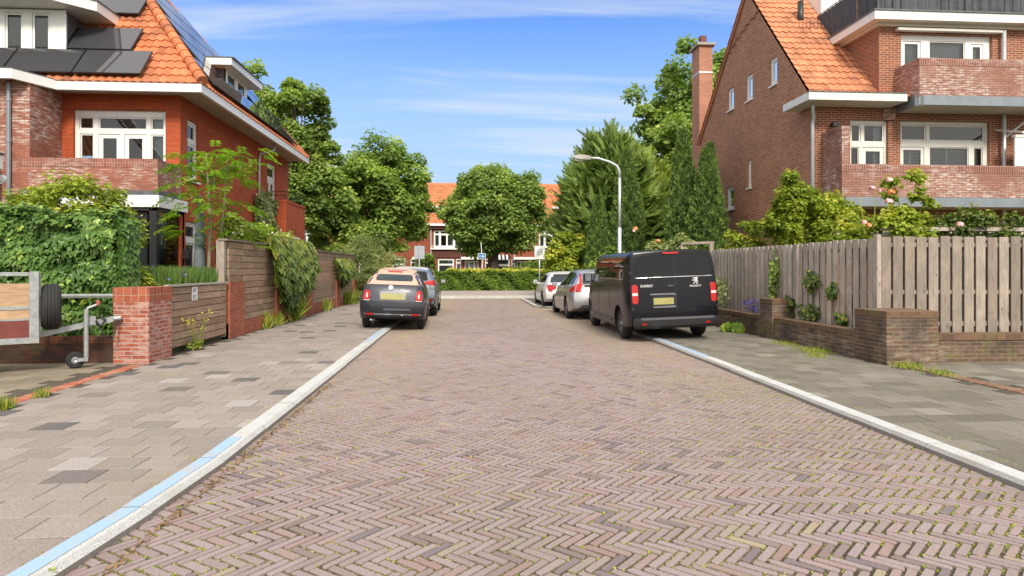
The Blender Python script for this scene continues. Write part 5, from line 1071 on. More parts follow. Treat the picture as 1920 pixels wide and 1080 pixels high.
# grey crossover behind it
pc_ = paint('grey car paint', (.20, .235, .27), .55, .35)
Cc = Car('parked_car', 'grey crossover car with white roof, mostly hidden in front of the small convertible', (-1.80, 19.85, .04), .05, 4.35, pc_,
    zt=[(0, 1.43), (.5, 1.50), (1.8, 1.52), (2.5, 1.42), (3.2, 1.08), (4.0, .95), (4.35, .72)], zbelt=[(0, 1.04), (3.0, .98), (4.35, .65)], zb=[(0, .4), (.3, .3), (4.35, .3)],
    wm=[(0, .80), (.15, .87), (.5, .90), (3.8, .89), (4.35, .55)], wb=[(0, .72), (.3, .82), (3.6, .82), (4.35, .5)], wr=[(0, .52), (.4, .58), (2.4, .58), (4.35, .3)],
    rear=[(.3, .08), (.6, 0), (1.0, .04), (1.1, .16), (1.5, .62)], wheels=[(.88, .85), (.88, 3.49)], wr_r=.34, tw=.215, cap=.08, Ld=1.5)
Cc.patch('roof_panel', paint('white roof', (.62, .62, .6), .0), [('top', [(-.52, .72), (-.54, 2.3), (.54, 2.3), (.52, .72)])], off=.006)
Cc.patch('rear_window', cglass, [('rear', [(-.58, 1.12), (-.50, 1.40), (.50, 1.40), (.58, 1.12)])], off=.005)
for sg in (-1, 1):
    L_ = Cc.patch('tail_light', red_lamp, [('rear', [(sg*.42, .98), (sg*.42, 1.04), (sg*.70, 1.13), (sg*.76, 1.10), (sg*.78, .88), (sg*.70, .90), (sg*.66, 1.02)])], off=.03, rnd=0)
    Cc.patch('reflector', red_lamp, [('rear', [(sg*.56, .50), (sg*.56, .55), (sg*.74, .55), (sg*.74, .50)])], off=.03)
Cc.patch('bumper', black_pl, [('rear', [(-.80, .36), (-.82, .58), (.82, .58), (.80, .36)])], off=.02)
Cc.patch('side_window', cglass, [(f_, [(.75, 1.10), (1.0, 1.36), (2.3, 1.38), (3.0, 1.06)]) for f_ in ('left', 'right')], off=.004); Cc.mirror(2.85, 1.0, .86, black_pl)
# silver estate
ps_ = paint('silver paint', (.42, .42, .43), .6, .34)
E_ = Car('parked_car', 'silver estate car with tall red tail lights between the black van and the white car', (3.95, 18.25, .01), -.02, 4.62, ps_,
    zt=[(0, 1.38), (.3, 1.44), (1.0, 1.475), (2.2, 1.46), (2.7, 1.36), (3.35, 1.02), (4.2, .88), (4.62, .62)], zbelt=[(0, 1.0), (1.2, .985), (3.1, .92), (4.62, .56)], zb=[(0, .36), (.3, .26), (1.0, .2), (4.2, .2), (4.62, .24)],
    wm=[(0, .80), (.12, .88), (.5, .925), (3.8, .915), (4.3, .78), (4.62, .52)], wb=[(0, .73), (.15, .80), (.6, .86), (3.2, .84), (4.62, .45)], wr=[(0, .50), (.3, .55), (2.2, .58), (3.2, .52), (4.62, .25)],
    rear=[(.3, .07), (.55, .0), (.9, .07), (1.0, .14), (1.45, .58)], wheels=[(.915, .98), (.915, 3.76)], wr_r=.325, tw=.215, cap=.10, Ld=1.5, round_=.12)
E_.patch('rear_window', bglass, [('rear', [(-.55, 1.06), (-.47, 1.36), (.47, 1.36), (.55, 1.06)])], off=.005)
E_.patch('side_window', cglass, [('left', [(.42, 1.06), (.55, 1.27), (1.1, 1.37), (1.22, 1.37), (1.20, 1.02)]), ('left', [(1.28, 1.01), (1.30, 1.38), (2.05, 1.39), (2.08, .99)]), ('left', [(2.16, .985), (2.14, 1.385), (2.5, 1.35), (3.15, 1.0), (3.15, .97)]), ('right', [(.42, 1.06), (.55, 1.27), (1.2, 1.37), (2.4, 1.36), (3.1, 1.0)])], off=.004)
E_.patch('door_seam', black_pl, [('left', [(1.22, .42), (1.22, 1.0), (1.23, 1.0), (1.23, .42)]), ('left', [(2.11, .30), (2.11, 1.0), (2.12, 1.0), (2.12, .3)]), ('left', [(3.1, .32), (3.1, .95), (3.11, .95), (3.11, .32)])], off=.003, rnd=0)
E_.patch('door_handle', chrome, [('left', [(1.42, .83), (1.42, .855), (1.62, .855), (1.62, .83)]), ('left', [(2.32, .81), (2.32, .835), (2.52, .835), (2.52, .81)])], off=.028)
for sg, fc in ((-1, 'left'), (1, 'right')):
    E_.patch('tail_light', red_lamp, [('rear', [(sg*.57, 1.02), (sg*.50, 1.34), (sg*.55, 1.34), (sg*.64, 1.02)]), ('rear', [(sg*.57, 1.0), (sg*.59, 1.08), (sg*.70, 1.04), (sg*.77, .88), (sg*.765, .83), (sg*.62, .83)]), (fc, [(.14, .84), (.12, 1.05), (.26, 1.0), (.46, .86), (.46, .84)])], off=.014, rnd=0)
E_.patch('bumper_foot', plain('sill plastic', (.05, .05, .052), .5), [('rear', [(-.72, .34), (-.6, .46), (.6, .46), (.72, .34)])], off=.01); E_.patch('number_plate', gold_plate, [('rear', [(-.26, .68), (-.26, .79), (.26, .79), (.26, .68)])], off=.012, rnd=0)
E_.patch('window_trim', black_pl, [('rear', [(-.5, .97), (-.5, 1.03), (.5, 1.03), (.5, .97)])], off=.012); E_.mirror(2.98, .93, .88, paint('silver mirror', (.40, .43, .44), .4), w=.17, h=.13)
rb = M(); 
for sg in (-1, 1): rb.tube([(sg*.55, 1.0, 1.475), (sg*.56, 1.2, 1.52), (sg*.56, 2.3, 1.50), (sg*.55, 2.5, 1.46)], .014, 6)
rb.build('roof_rail', black_pl, E_.t, smooth=True)
# white hatchback
pw_ = paint('white car paint', (.66, .67, .69), .0, .35)
Hc = Car('parked_car', 'white hatchback parked farthest away on the right, before the hedge', (3.82, 23.9, .02), -.03, 4.0, pw_,
    zt=[(0, 1.27), (.3, 1.33), (1.2, 1.37), (2.0, 1.33), (2.75, .98), (3.6, .85), (4.0, .6)], zbelt=[(0, .92), (2.6, .88), (4.0, .55)], zb=[(0, .36), (.3, .24), (4.0, .22)],
    wm=[(0, .77), (.1, .83), (.5, .86), (3.3, .86), (4.0, .5)], wb=[(0, .68), (.3, .78), (3.0, .78), (4.0, .4)], wr=[(0, .53), (.4, .56), (2.0, .56), (4.0, .25)],
    rear=[(.3, .06), (.55, 0), (.9, .05), (.98, .12), (1.35, .45)], wheels=[(.855, .72), (.855, 3.22)], wr_r=.31, tw=.2, cap=.08, Ld=1.4)
Hc.patch('rear_window', bglass, [('rear', [(-.62, .97), (-.50, 1.27), (.50, 1.27), (.62, .97)])], off=.005); Hc.patch('rear_spoiler', black_pl, [('rear', [(-.46, 1.22), (-.44, 1.275), (.44, 1.275), (.46, 1.22), (0, 1.19)])], off=.012)
for sg in (-1, 1): 
    L_ = Hc.patch('tail_light', red_lamp, [('rear', [(sg*.40, .74), (sg*.40, .88), (sg*.70, .90), (sg*.745, .84), (sg*.70, .68), (sg*.62, .62), (sg*.52, .70)])], off=.016)
Hc.patch('side_window', cglass, [(f_, [(.45, .98), (.70, 1.22), (1.9, 1.26), (2.55, .94)]) for f_ in ('left', 'right')], off=.004); Hc.patch('number_plate', gold_plate, [('rear', [(-.26, .52), (-.26, .63), (.26, .63), (.26, .52)])], off=.012, rnd=0); Hc.mirror(2.5, .9, .82, pw_, w=.17)

# ================================================================ vegetation
TM = {'leaf': ([(0, 0, 0), (.30, .38, .06), (0, 1, 0), (-.30, .38, .06)], [(0, 1, 2), (0, 2, 3)]),
      'wide': ([(0, 0, 0), (.42, .25, .07), (.34, .7, .05), (0, 1, -.04), (-.34, .7, .05), (-.42, .25, .07)], [(0, 1, 2, 3), (0, 3, 4, 5)]),
      'ivy': ([(0, .12, 0), (.30, 0, .04), (.52, .30, .03), (.28, .52, .05), (.0, 1, -.05), (-.28, .52, .05), (-.52, .30, .03), (-.30, 0, .04)], [(0, 1, 2, 3, 4), (0, 4, 5, 6, 7)]),
      'blade': ([(-.05, 0, 0), (.05, 0, 0), (.035, .6, .05), (0, 1, .18), (-.035, .6, .05)], [(0, 1, 2, 4), (4, 2, 3)]),
      'long': ([(0, 0, 0), (.13, .4, .05), (0, 1, -.12), (-.13, .4, .05)], [(0, 1, 2), (0, 2, 3)]),
      'spray': ([(0, 0, 0), (.09, .3, .02), (.2, .62, 0), (.05, .62, .03), (0, 1, 0), (-.05, .62, .03), (-.2, .62, 0), (-.09, .3, .02)], [(0, 1, 2, 3), (0, 3, 4, 5), (0, 5, 6, 7)])}
def unit(v): return v/np.maximum(1e-9, np.linalg.norm(v, axis=-1, keepdims=True))
def scatter(name, parent, mat, P, Nn, T, size, tm='leaf', r=None, jit=.4, sv=.3):
    """one leaf per point: Nn the leaf normal, T its pointing direction"""
    P = np.asarray(P, float); n = len(P); Nn = unit(Nn+rng.normal(0, jit, (n, 3))); T = T+rng.normal(0, jit, (n, 3)); T = unit(T-Nn*(T*Nn).sum(1, keepdims=True)); B = np.cross(T, Nn)
    tv, tf = TM[tm]; tv = np.array(tv); sz = size*(1+rng.uniform(-sv, sv, n))
    V = P[:, None]+(B[:, None]*tv[None, :, 0:1]+T[:, None]*tv[None, :, 1:2]+Nn[:, None]*tv[None, :, 2:3])*sz[:, None, None]
    k_ = len(tv); lens = [len(f_) for f_ in tf]; fl = np.concatenate([np.array(f_) for f_ in tf]); L_ = (np.arange(n)[:, None]*k_+fl[None]).ravel(); st_ = np.cumsum([0]+lens[:-1]); tot = sum(lens)
    me = bpy.data.meshes.new(name); me.vertices.add(n*k_); me.vertices.foreach_set('co', V.ravel()); me.loops.add(len(L_)); me.loops.foreach_set('vertex_index', L_.astype(np.int32))
    me.polygons.add(n*len(tf)); me.polygons.foreach_set('loop_start', (np.arange(n)[:, None]*tot+st_[None]).ravel().astype(np.int32)); me.update(calc_edges=True); me.materials.append(mat)
    if r is None: r = rng.random(n)
    at = me.attributes.new('rnd', 'FLOAT', 'FACE'); at.data.foreach_set('value', np.repeat(np.clip(r, 0, 1), len(tf)).astype(np.float32)); me.shade_flat(); return link(name, me, parent)
def rdir(n): return unit(rng.normal(0, 1, (n, 3)))
def crown(C, Rr, nc, rc, nl, zmin=None, low=.35, flat=.75, taper=0, tlo=.5):
    """leaf points in clumps spread through an ellipsoid; returns P,N,T,r"""
    d = rdir(nc*3); d = d[d[:, 2] > -low-.35*rng.random(len(d))][:nc]; n = len(d); q = rng.uniform(tlo, 1, n)**.6
    az_ = np.arctan2(d[:, 1], d[:, 0]); q = q*(1+.13*np.sin(az_*3+C[0])+.10*np.sin(az_*5+d[:, 2]*6+C[1]))
    cc = d*np.array(Rr)*q[:, None]
    if taper: cc[:, :2] *= (1-taper*np.clip(cc[:, 2:3]/Rr[2], -1, 1))
    cc += np.array(C); rad = rc*rng.uniform(.6, 1.25, n); val = rng.random(n)
    i = rng.integers(0, n, nl); e = rdir(nl); rr_ = rng.random(nl)**.45; P = cc[i]+e*(rad[i]*rr_)[:, None]*np.array([1, 1, flat]); 
    P[:, 2] += -.25*rad[i]*((e[:, 0]**2+e[:, 1]**2)*rr_)
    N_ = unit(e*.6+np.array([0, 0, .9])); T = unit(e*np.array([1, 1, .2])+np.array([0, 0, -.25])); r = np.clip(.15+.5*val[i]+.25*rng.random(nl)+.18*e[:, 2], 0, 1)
    if zmin is not None: k_ = P[:, 2] > zmin; return P[k_], N_[k_], T[k_], r[k_]
    return P, N_, T, r
def limbs(parent, base, top, r0, cr_c, cr_r, n=9, mat=None, seed=0, lean=(0, 0)):
    rd = random.Random(seed); m = M(); bx_, by_, bz = base; tz = top
    pts = [(bx_, by_, bz), (bx_+lean[0]*.3, by_+lean[1]*.3, bz+(tz-bz)*.35), (bx_+lean[0]*.7, by_+lean[1]*.7, bz+(tz-bz)*.7), (bx_+lean[0], by_+lean[1], tz)]
    m.tube(pts, [r0*1.25, r0, r0*.72, r0*.25], 9); m.build('trunk', mat or bark, parent, smooth=True); b_ = M()
    for i in range(n):
        t = rd.uniform(.25, .95); z0 = bz+(tz-bz)*t; x0, y0 = bx_+lean[0]*t, by_+lean[1]*t; a = i*2.4+rd.uniform(-.4, .4); ex = (cr_c[0]+cr_r[0]*.8*math.cos(a), cr_c[1]+cr_r[1]*.8*math.sin(a), min(cr_c[2]+cr_r[2]*rd.uniform(-.3, .6), cr_c[2]+cr_r[2]*.8)); 
        if ex[2] < z0: ex = (ex[0], ex[1], z0+.2)
        mid = ((x0+ex[0])/2+rd.uniform(-.2, .2), (y0+ex[1])/2, (z0+ex[2])/2+.25); b_.tube([(x0, y0, z0), mid, ex], [r0*.42, r0*.25, r0*.06], 6)
    b_.build('branches', mat or bark, parent, smooth=True)
def rel(t):
    for o in list(t.children): o.location = -Vector(t.location)
def tree(name, label, base, C, Rr, nc, rc, nl, size, mat, r0=.14, tm='wide', cat='tree', group=None, lean=(0, 0), trunkmat=None, extra=(), **kw):
    t = thing(name, label, cat, base, 0, group); P, N_, T, r = crown(C, Rr, nc, rc, nl, **kw); Ps, Ns, Ts, rs_ = [P], [N_], [T], [r]
    for (C2, R2, nc2, rc2, nl2) in extra:
        a = crown(C2, R2, nc2, rc2, nl2, **kw); Ps.append(a[0]); Ns.append(a[1]); Ts.append(a[2]); rs_.append(a[3])
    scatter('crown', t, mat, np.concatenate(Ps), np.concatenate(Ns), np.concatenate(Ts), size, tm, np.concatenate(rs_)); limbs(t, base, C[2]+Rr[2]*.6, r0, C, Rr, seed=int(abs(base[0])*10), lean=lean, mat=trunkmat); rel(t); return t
tree('street_tree', 'round dark green tree standing alone between the terrace and the far hedge', (2.0, 46.5, .1), (2.05, 46.5, 5.65), (3.65, 3.2, 3.0), 230, .78, 62000, .2, mat_oak, r0=.38, low=.75, extra=[((1.7, 46.5, 8.2), (1.5, 1.5, .9), 18, .5, 3500)])
tree('street_tree', 'broad fresh green tree left of the street before the terrace', (-5.3, 38.5, .1), (-5.1, 38.5, 5.5), (2.75, 2.6, 3.35), 170, .72, 52000, .18, mat_lime, r0=.24, low=.8, extra=[((-6.3, 38, 4.3), (1.8, 1.8, 2.0), 40, .6, 8000)])
tree('street_tree', 'tall loose tree rising behind the far end of the red brick house', (-8.9, 34.0, .1), (-9.4, 34.2, 8.3), (2.6, 2.4, 3.5), 110, .6, 32000, .17, mat_oak, r0=.26, low=.9, extra=[((-7.5, 34, 5.2), (1.7, 1.6, 1.5), 34, .55, 8000), ((-6.9, 34.5, 3.4), (1.5, 1.4, 1.2), 26, .55, 6500), ((-8.9, 34, 5.5), (1.6, 1.6, 2.4), 34, .6, 8500)])
tree('broadleaf_tree', 'tall leafy tree behind the chimney of the brown brick house', (16.0, 41, .1), (17.2, 41.5, 11.2), (5.4, 4, 5.4), 190, .85, 48000, .24, mat_oak, r0=.35, low=.9, extra=[((13.6, 40, 8.0), (2.6, 2.2, 3.6), 55, .8, 13000)])
# spiky cypress: overlapping feathery fronds
_fv = [(0, 0, 0)]; _ff = []
for k_ in range(7):
    y_ = .08+k_*.12; w_ = .20*(1-k_/8.5)*(1 if k_ else .7)
    for sg in (-1, 1): b_ = len(_fv); _fv += [(0, y_-.05, .01*k_), (sg*w_, y_+.10, -.02+.01*k_), (sg*w_*.82, y_+.15, -.02+.01*k_), (0, y_+.10, .012*k_)]; _ff.append((b_, b_+1, b_+2, b_+3) if sg > 0 else (b_+3, b_+2, b_+1, b_))
b_ = len(_fv); _fv += [(-.03, .85, .08), (.03, .85, .08), (0, 1, .11)]; _ff.append((b_, b_+1, b_+2)); TM['frond'] = (_fv, _ff)
def cypress(name, label, base, Hh, Rm, n, mat, leaders=7, up=.55):
    t = thing(name, label, 'conifer', base); h = rng.random(n)**.8; a = rng.random(n)*2*math.pi; prof = np.sin(math.pi*np.minimum(1, .16+.80*h))**.75
    lump = 1+.14*np.sin(a*4+h*9)+.12*np.sin(a*7-h*17+base[0]); q = 1-.55*rng.random(n)**2.0; rad = Rm*prof*lump*q; z = base[2]+.1+Hh*.86*h
    o_ = np.stack([np.cos(a), np.sin(a), 0*a], 1); P = np.array(base)*[1, 1, 0]+o_*rad[:, None]*.86+np.stack([0*z, 0*z, z], 1); el = (.15+1.0*h+rng.normal(0, .16, n))[:, None]
    T = o_*np.cos(el)+np.array([0, 0, 1.])*np.sin(el)+rng.normal(0, .14, (n, 3)); N_ = np.cross(T, rng.normal(0, 1, (n, 3)))+np.array([0, -.3, .7]); r = np.clip(.12+.45*(q-.5)*2*rng.random(n)+.25*rng.random(n)+.16*np.cos(a-.3)*h+.12*(lump-1)*4, 0, 1)
    Ps, Ts, Ns, rs_ = [P], [T], [N_], [r]
    for k_ in range(leaders):
        aa = k_*2.25+.3; f_ = (.0, .35, .55, .5, .25, .62, .45)[k_]; hh = (1.0, .93, .84, .9, .96, .76, .86)[k_]; dx = np.array([math.cos(aa), math.sin(aa), 0])*Rm*f_; s_ = rng.random(110); c = np.array([base[0], base[1], 0])+dx*(.5+.75*s_)[:, None]+np.array([0, 0, 1.])*(base[2]+Hh*(.55+(hh-.6)*s_))[:, None]; e = rdir(110)*[1, 1, .2]
        Ps.append(c+e*((1-s_)*.22)[:, None]); Ts.append(dx*.35+np.array([0, 0, 1.])+e*(.75-.45*s_)[:, None]); Ns.append(np.cross(e, [0, 0, 1.])+[0, -.2, .3]); rs_.append(.25+.45*rng.random(110))
    scatter('crown', t, mat, np.concatenate(Ps), np.concatenate(Ns), np.concatenate(Ts), .72, 'frond', np.concatenate(rs_), jit=.1, sv=.4); m = M(); m.tube([base, (base[0], base[1], base[2]+Hh*.85)], [.22, .05], 8); m.build('trunk', bark, t, smooth=True)
    c = M(); c.lathe([(Hh*.05, .45*Rm), (Hh*.3, .66*Rm), (Hh*.6, .5*Rm), (Hh*.78, .1*Rm)], base, 'z', 14, r=.0); c.build('inner_foliage', mat, t, smooth=True); rel(t); return t
cypress('cypress', 'large spreading cypress with upswept spiky sprays behind the lamp post', (6.9, 30, .1), 8.3, 2.75, 5200, mat_con)
cypress('cypress', 'second yellow tipped cypress growing right of the largest one', (8.9, 31.2, .1), 7.2, 2.1, 3200, mat_con2, leaders=5)
def thuja(label, base, Hh, Rm, group='narrow thujas beside the brown house', n=8000):
    t = thing('thuja', label, 'conifer', base, 0, group); z = rng.random(n)**.85; a = rng.random(n)*2*math.pi
    prof = np.clip(np.minimum(1, (1-z)*2.0+.04), 0, 1)**.75*(.8+.2*np.minimum(1, z*5)); lump = 1+.16*np.sin(a*5+z*22+base[0])*np.sin(z*31+a*2)+.10*np.sin(a*9-z*47); R0 = Rm*prof*lump; q = 1-.22*rng.random(n)**2
    P = np.stack([base[0]+R0*q*np.cos(a), base[1]+R0*q*np.sin(a), base[2]+z*Hh], 1); o_ = np.stack([np.cos(a), np.sin(a), 0*a], 1); tg = np.stack([-np.sin(a), np.cos(a), 0*a], 1)
    N_ = unit(o_*.5+tg*rng.normal(0, .8, (n, 1))); T = unit(o_*.55+np.array([0, 0, 1])); r = np.clip(.35+1.6*(lump-1)+.3*rng.random(n), 0, 1)
    scatter('foliage', t, mat_thuja, P, N_, T, .17, 'spray', r, jit=.3); m = M(); m.tube([base, (base[0], base[1], base[2]+Hh*.8)], [.1, .03], 7); m.build('trunk', bark, t); 
    k_ = 14; c = M(); c.lathe([(0, .7*Rm), (Hh*.3, .78*Rm), (Hh*.65, .55*Rm), (Hh*.93, .08*Rm)], base, 'z', 14, r=.1); c.build('inner_foliage', mat_thuja, t, smooth=True); rel(t)
thuja('slim dark thuja column, tallest and leftmost of the group by the gable', (7.48, 21.6, .12), 6.1, .50, n=11000); thuja('stout thuja column in front, middle of the group by the gable', (8.05, 20.9, .12), 5.3, .60, n=12000)
thuja('slim thuja column closest to the gable wall', (8.36, 21.4, .12), 5.6, .38, n=9000); thuja('narrow pointed thuja just right of the lamp post', (6.65, 26, .12), 6.2, .66, n=11000); thuja('short pointed thuja left of the lamp post', (5.5, 26.2, .12), 4.3, .5, n=8000)
thuja('thuja column half hidden behind the tallest ones by the gable', (7.7, 22.4, .12), 6.0, .5, n=8000)
def bush(name, label, C, Rr, nc, rc, nl, size, mat, tm='leaf', cat='bush', stems=5, zb=.12, jit=.4, stemmat=None, sh=None, group=None, **kw):
    t = thing(name, label, cat, (C[0], C[1], zb), 0, group); P, N_, T, r = crown(C, Rr, nc, rc, nl, zmin=zb, **kw)
    if sh:
        k_ = rng.random(len(P)) < sh[0]; 
    scatter('leaves', t, mat, P, N_, T, size, tm, r, jit=jit); m = M()
    for i in range(stems): a = i*2.4; m.tube([(C[0]+.08*math.cos(a), C[1]+.08*math.sin(a), zb-.02), (C[0]+Rr[0]*.3*math.cos(a), C[1]+Rr[1]*.3*math.sin(a), (C[2]+zb)/2), (C[0]+Rr[0]*.55*math.cos(a), C[1]+Rr[1]*.55*math.sin(a), C[2]+Rr[2]*.5)], [.03, .022, .008], 5)
    m.build('stems', stemmat or bark, t, smooth=True); rel(t); return t
bush('laurel_bush', 'bush with orange young tips above the ivy, before the brick balcony', (-7.25, 12.3, 2.3), (.95, .7, 1.0), 60, .26, 8500, .10, mat_yell, low=.9)
bush('laurel_bush', 'small bush at the right end of the ivy top', (-6.35, 12.4, 2.2), (.32, .35, .42), 14, .18, 1300, .08, mat_yell, low=.9)
bush('laurel_bush', 'bright green bush between the ivy and the brick pier, before the bay window', (-5.85, 11.2, 1.0), (.6, .5, .62), 36, .2, 4200, .10, mat_yell, low=.95)
bush('silver_bush', 'silvery green willow bush spilling past the far end of the board fence', (-4.6, 30.0, 1.5), (1.4, 1.3, 1.45), 85, .38, 16000, .15, mat_sil, tm='long', low=.95)
bush('garden_bush', 'light green bush right of the zone sign behind the white car', (4.6, 27.2, 1.55), (.95, .9, 1.6), 60, .33, 9500, .14, mat_yell, tm='wide', low=.95)
bush('garden_bush', 'dense green bush behind the silver estate car', (5.9, 25.2, 1.2), (.9, .8, 1.25), 50, .33, 8000, .12, mat_lime, tm='wide', low=.95)
bush('garden_bush', 'dark rounded bush in the far garden right of the entrance canopy', (6.5, 44, 1.35), (2.2, 1.2, 1.5), 60, .45, 9000, .2, mat_oak, tm='wide', low=.95)
bush('garden_bush', 'narrow upright bush in front of the terrace, left of its white bay', (-3.0, 46, 1.3), (.75, .7, 1.6), 34, .36, 5000, .17, mat_lime, tm='wide', low=.95)
bush('garden_bush', 'rounded bush beside the street tree trunk under the striped awning', (3.2, 45, .9), (.7, .6, .75), 24, .3, 3000, .15, mat_lime, tm='wide', low=.95)
bush('garden_bush', 'low light bush at the left end of the far hedge', (-2.6, 43, .7), (.9, .7, .75), 26, .3, 3400, .15, mat_sil, tm='wide', low=.95)
def roses(label, C, Rr, nl, flowers, cat='rose bush', size=.075, mat=None, stems=(), nc=44, rc=.2):
    t = bush('rose_bush', label, C, Rr, nc, rc, nl, size, mat or mat_yell, tm='wide', cat=cat, low=.9)
    for (x, y, z, r_, fm) in flowers:
        m = M()
        for k_ in range(16):
            d = rdir(1)[0]; d[2] = abs(d[2])*.8; p = Vector((x, y, z))+Vector(d)*r_*.55; u = Vector(d).orthogonal().normalized()*r_*.55; v = Vector(d).cross(u).normalized()*r_*.5; w = Vector(d)*r_*.3
            m.add([p-u-v*.4, p-v, p+u-v*.4, p+u*.8+v*.6+w, p+v+w, p-u*.8+v*.6+w], [(0, 1, 2, 3, 4, 5)])
        o = m.build('flower', fm, t); o.location = -Vector(t.location)
    s_ = M()
    for (x, y, z0, z1, dx) in stems: s_.tube([(x, y, z0), (x+dx*.4, y, (z0+z1)/2), (x+dx, y, z1)], [.009, .007, .004], 5)
    if stems: o = s_.build('stems', mat_weed, t, smooth=True); o.location = -Vector(t.location)
    return t
zF = lambda py, y: 1.5+(504-py)*y/1200
def onY(px, y): u = (px-960)/1200; return y*(math.sin(YAW)+u*math.cos(YAW))/(math.cos(YAW)-u*math.sin(YAW))
roses('rose_bush with pink and orange blooms above the corner of the board fence'.replace('rose_bush', 'rose bush'), (8.0, 11.5, 2.15), (1.0, .5, .3), 3600, [(onY(1631, 11.3), 11.25, 2.95+.02, .075, flower_p), (onY(1644, 11.3), 11.2, 2.92, .06, flower_p), (onY(1663, 11.3), 11.2, 2.9, .08, flower_o), (onY(1660, 11.3), 11.2, 3.12, .07, flower_p), (onY(1653, 11.3), 11.1, 2.72, .075, flower_p), (onY(1628, 11), 11.0, 2.28, .06, flower_o), (onY(1620, 11), 11.0, 2.33, .055, flower_p)], stems=[(7.3, 11.25, 2.1, 2.92, -.1), (7.45, 11.2, 2.1, 3.1, .05), (7.4, 11.15, 2.2, 2.7, .05)])
t = bush('climbing_rose', 'long arching rose shoot reaching up before the blue steel balcony edge', (8.35, 11.6, 2.5), (.35, .25, .2), 12, .17, 900, .085, mat_yell, tm='wide', low=.9, stems=3)
for (x, z) in ((8.1, 3.15), (8.6, 2.95), (8.55, 3.3), (7.95, 2.9), (8.75, 2.75)):
    P, N_, T, r = crown((x, 11.6, z), (.14, .12, .1), 4, .1, 130, low=.9); o = scatter('leaves', t, mat_yell, P, N_, T, .08, 'wide', r); o.location = -Vector(t.location)
s_ = M(); s_.tube([(8.3, 11.6, 2.4), (8.2, 11.6, 2.8), (8.1, 11.6, 3.2)], .008, 5); s_.tube([(8.4, 11.6, 2.4), (8.5, 11.6, 2.9), (8.6, 11.6, 3.35)], .008, 5); s_.tube([(8.5, 11.6, 2.4), (8.7, 11.6, 2.7), (8.78, 11.6, 2.8)], .008, 5); o = s_.build('stems', mat_weed, t); o.location = -Vector(t.location)
roses('rose bush with dark leaves and one pink bloom at the right photo edge', (9.7, 11.6, 2.3), (1.5, .5, .35), 4200, [(onY(1799, 11), 11.0, 2.3, .07, flower_p)], mat=mat_dark, nc=50)
roses('far rose bush with salmon blooms between thuja and black van roof', (6.7, 20.5, 1.7), (.9, .8, .95), 6500, [(onY(1192, 19.7), 19.75, 2.75, .09, flower_o), (onY(1188, 19.7), 19.7, 2.68, .06, flower_p), (onY(1234, 19.7), 19.7, 2.35, .09, flower_o)], size=.09, mat=mat_sil, nc=50, rc=.28)
# pear espalier / big light shrub by the right house
bush('fruit_bush', 'large yellow green shrub with curled leaves above the middle of the board fence', (8.15, 14.6, 2.6), (1.05, .7, .75), 70, .25, 9000, .115, mat_yell, low=.9)
bush('fruit_bush', 'tall leafy shoot at the downpipe above the large yellow shrub', (7.75, 14.7, 3.0), (.36, .4, .75), 34, .2, 4200, .105, mat_yell, low=.9)
bush('fruit_bush', 'small twiggy shrub at the far end of the board fence top', (7.45, 16.4, 2.25), (.5, .5, .6), 26, .16, 2400, .10, mat_yell, low=.9)
bush('garden_bush', 'dark glossy shrub climbing at the corner of the brown house', (9.0, 15.9, 2.6), (.4, .4, .9), 34, .22, 4200, .10, mat_dark, low=.9)
bush('garden_bush', 'light green leafy plants between the fruit shrub and the roses', (8.6, 13.4, 2.25), (.9, .4, .4), 26, .2, 2600, .10, mat_yell, low=.9)

# ivy covered fence
t = thing('ivy_hedge', 'dense wall of ivy with pale new leaves behind the trailer', 'hedge', (-8, 10.7, .1))
x0, x1 = -13.5, -5.50; n = 26000; x = rng.uniform(x0, x1, n); z = .42+rng.random(n)*1.98
lp = .10*np.sin(x*4.1+z*3)+.07*np.sin(x*9+z*7.3)+.05*np.sin(z*11-x*3); y = 10.62-lp-.16*rng.random(n)
top = 2.36+.08*np.sin(x*3.3)+.05*np.sin(x*8.1); k_ = z < top; gap = (np.abs(z-1.0) < .07) & (rng.random(n) < .8) & (x > -7.5); k_ &= ~gap
x, y, z, lp = x[k_], y[k_], z[k_], lp[k_]; n = len(x)
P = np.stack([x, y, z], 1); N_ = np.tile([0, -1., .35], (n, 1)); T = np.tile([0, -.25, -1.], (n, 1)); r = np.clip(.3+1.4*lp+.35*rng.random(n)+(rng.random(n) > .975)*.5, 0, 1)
nt2 = 5200; xt = rng.uniform(x0, x1+.05, nt2); yt = rng.uniform(10.45, 11.0, nt2); zt = 2.36+.08*np.sin(xt*3.3)+.05*np.sin(xt*8.1)+rng.normal(0, .05, nt2)
ne = 3500; xe = x1+.0+.12*rng.random(ne); ye = rng.uniform(10.5, 11.0, ne); ze = .3+2.0*rng.random(ne)
P = np.concatenate([P, np.stack([xt, yt, zt], 1), np.stack([xe, ye, ze], 1)]); N_ = np.concatenate([N_, np.tile([0, -.3, 1.], (nt2, 1)), np.tile([1., -.3, .3], (ne, 1))]); T = np.concatenate([T, np.tile([0, -1., 0.], (nt2, 1)), np.tile([0, 0, -1.], (ne, 1))]); r = np.concatenate([r, .4+.5*rng.random(nt2), .3+.4*rng.random(ne)])
scatter('leaves', t, mat_ivy, P, N_, T, .088, 'ivy', r, jit=.33)
M().box(-13.5, -5.6, 10.64, 10.9, .12, 2.28, r=.05).build('inner_growth', mat_ivy, t); rel(t)
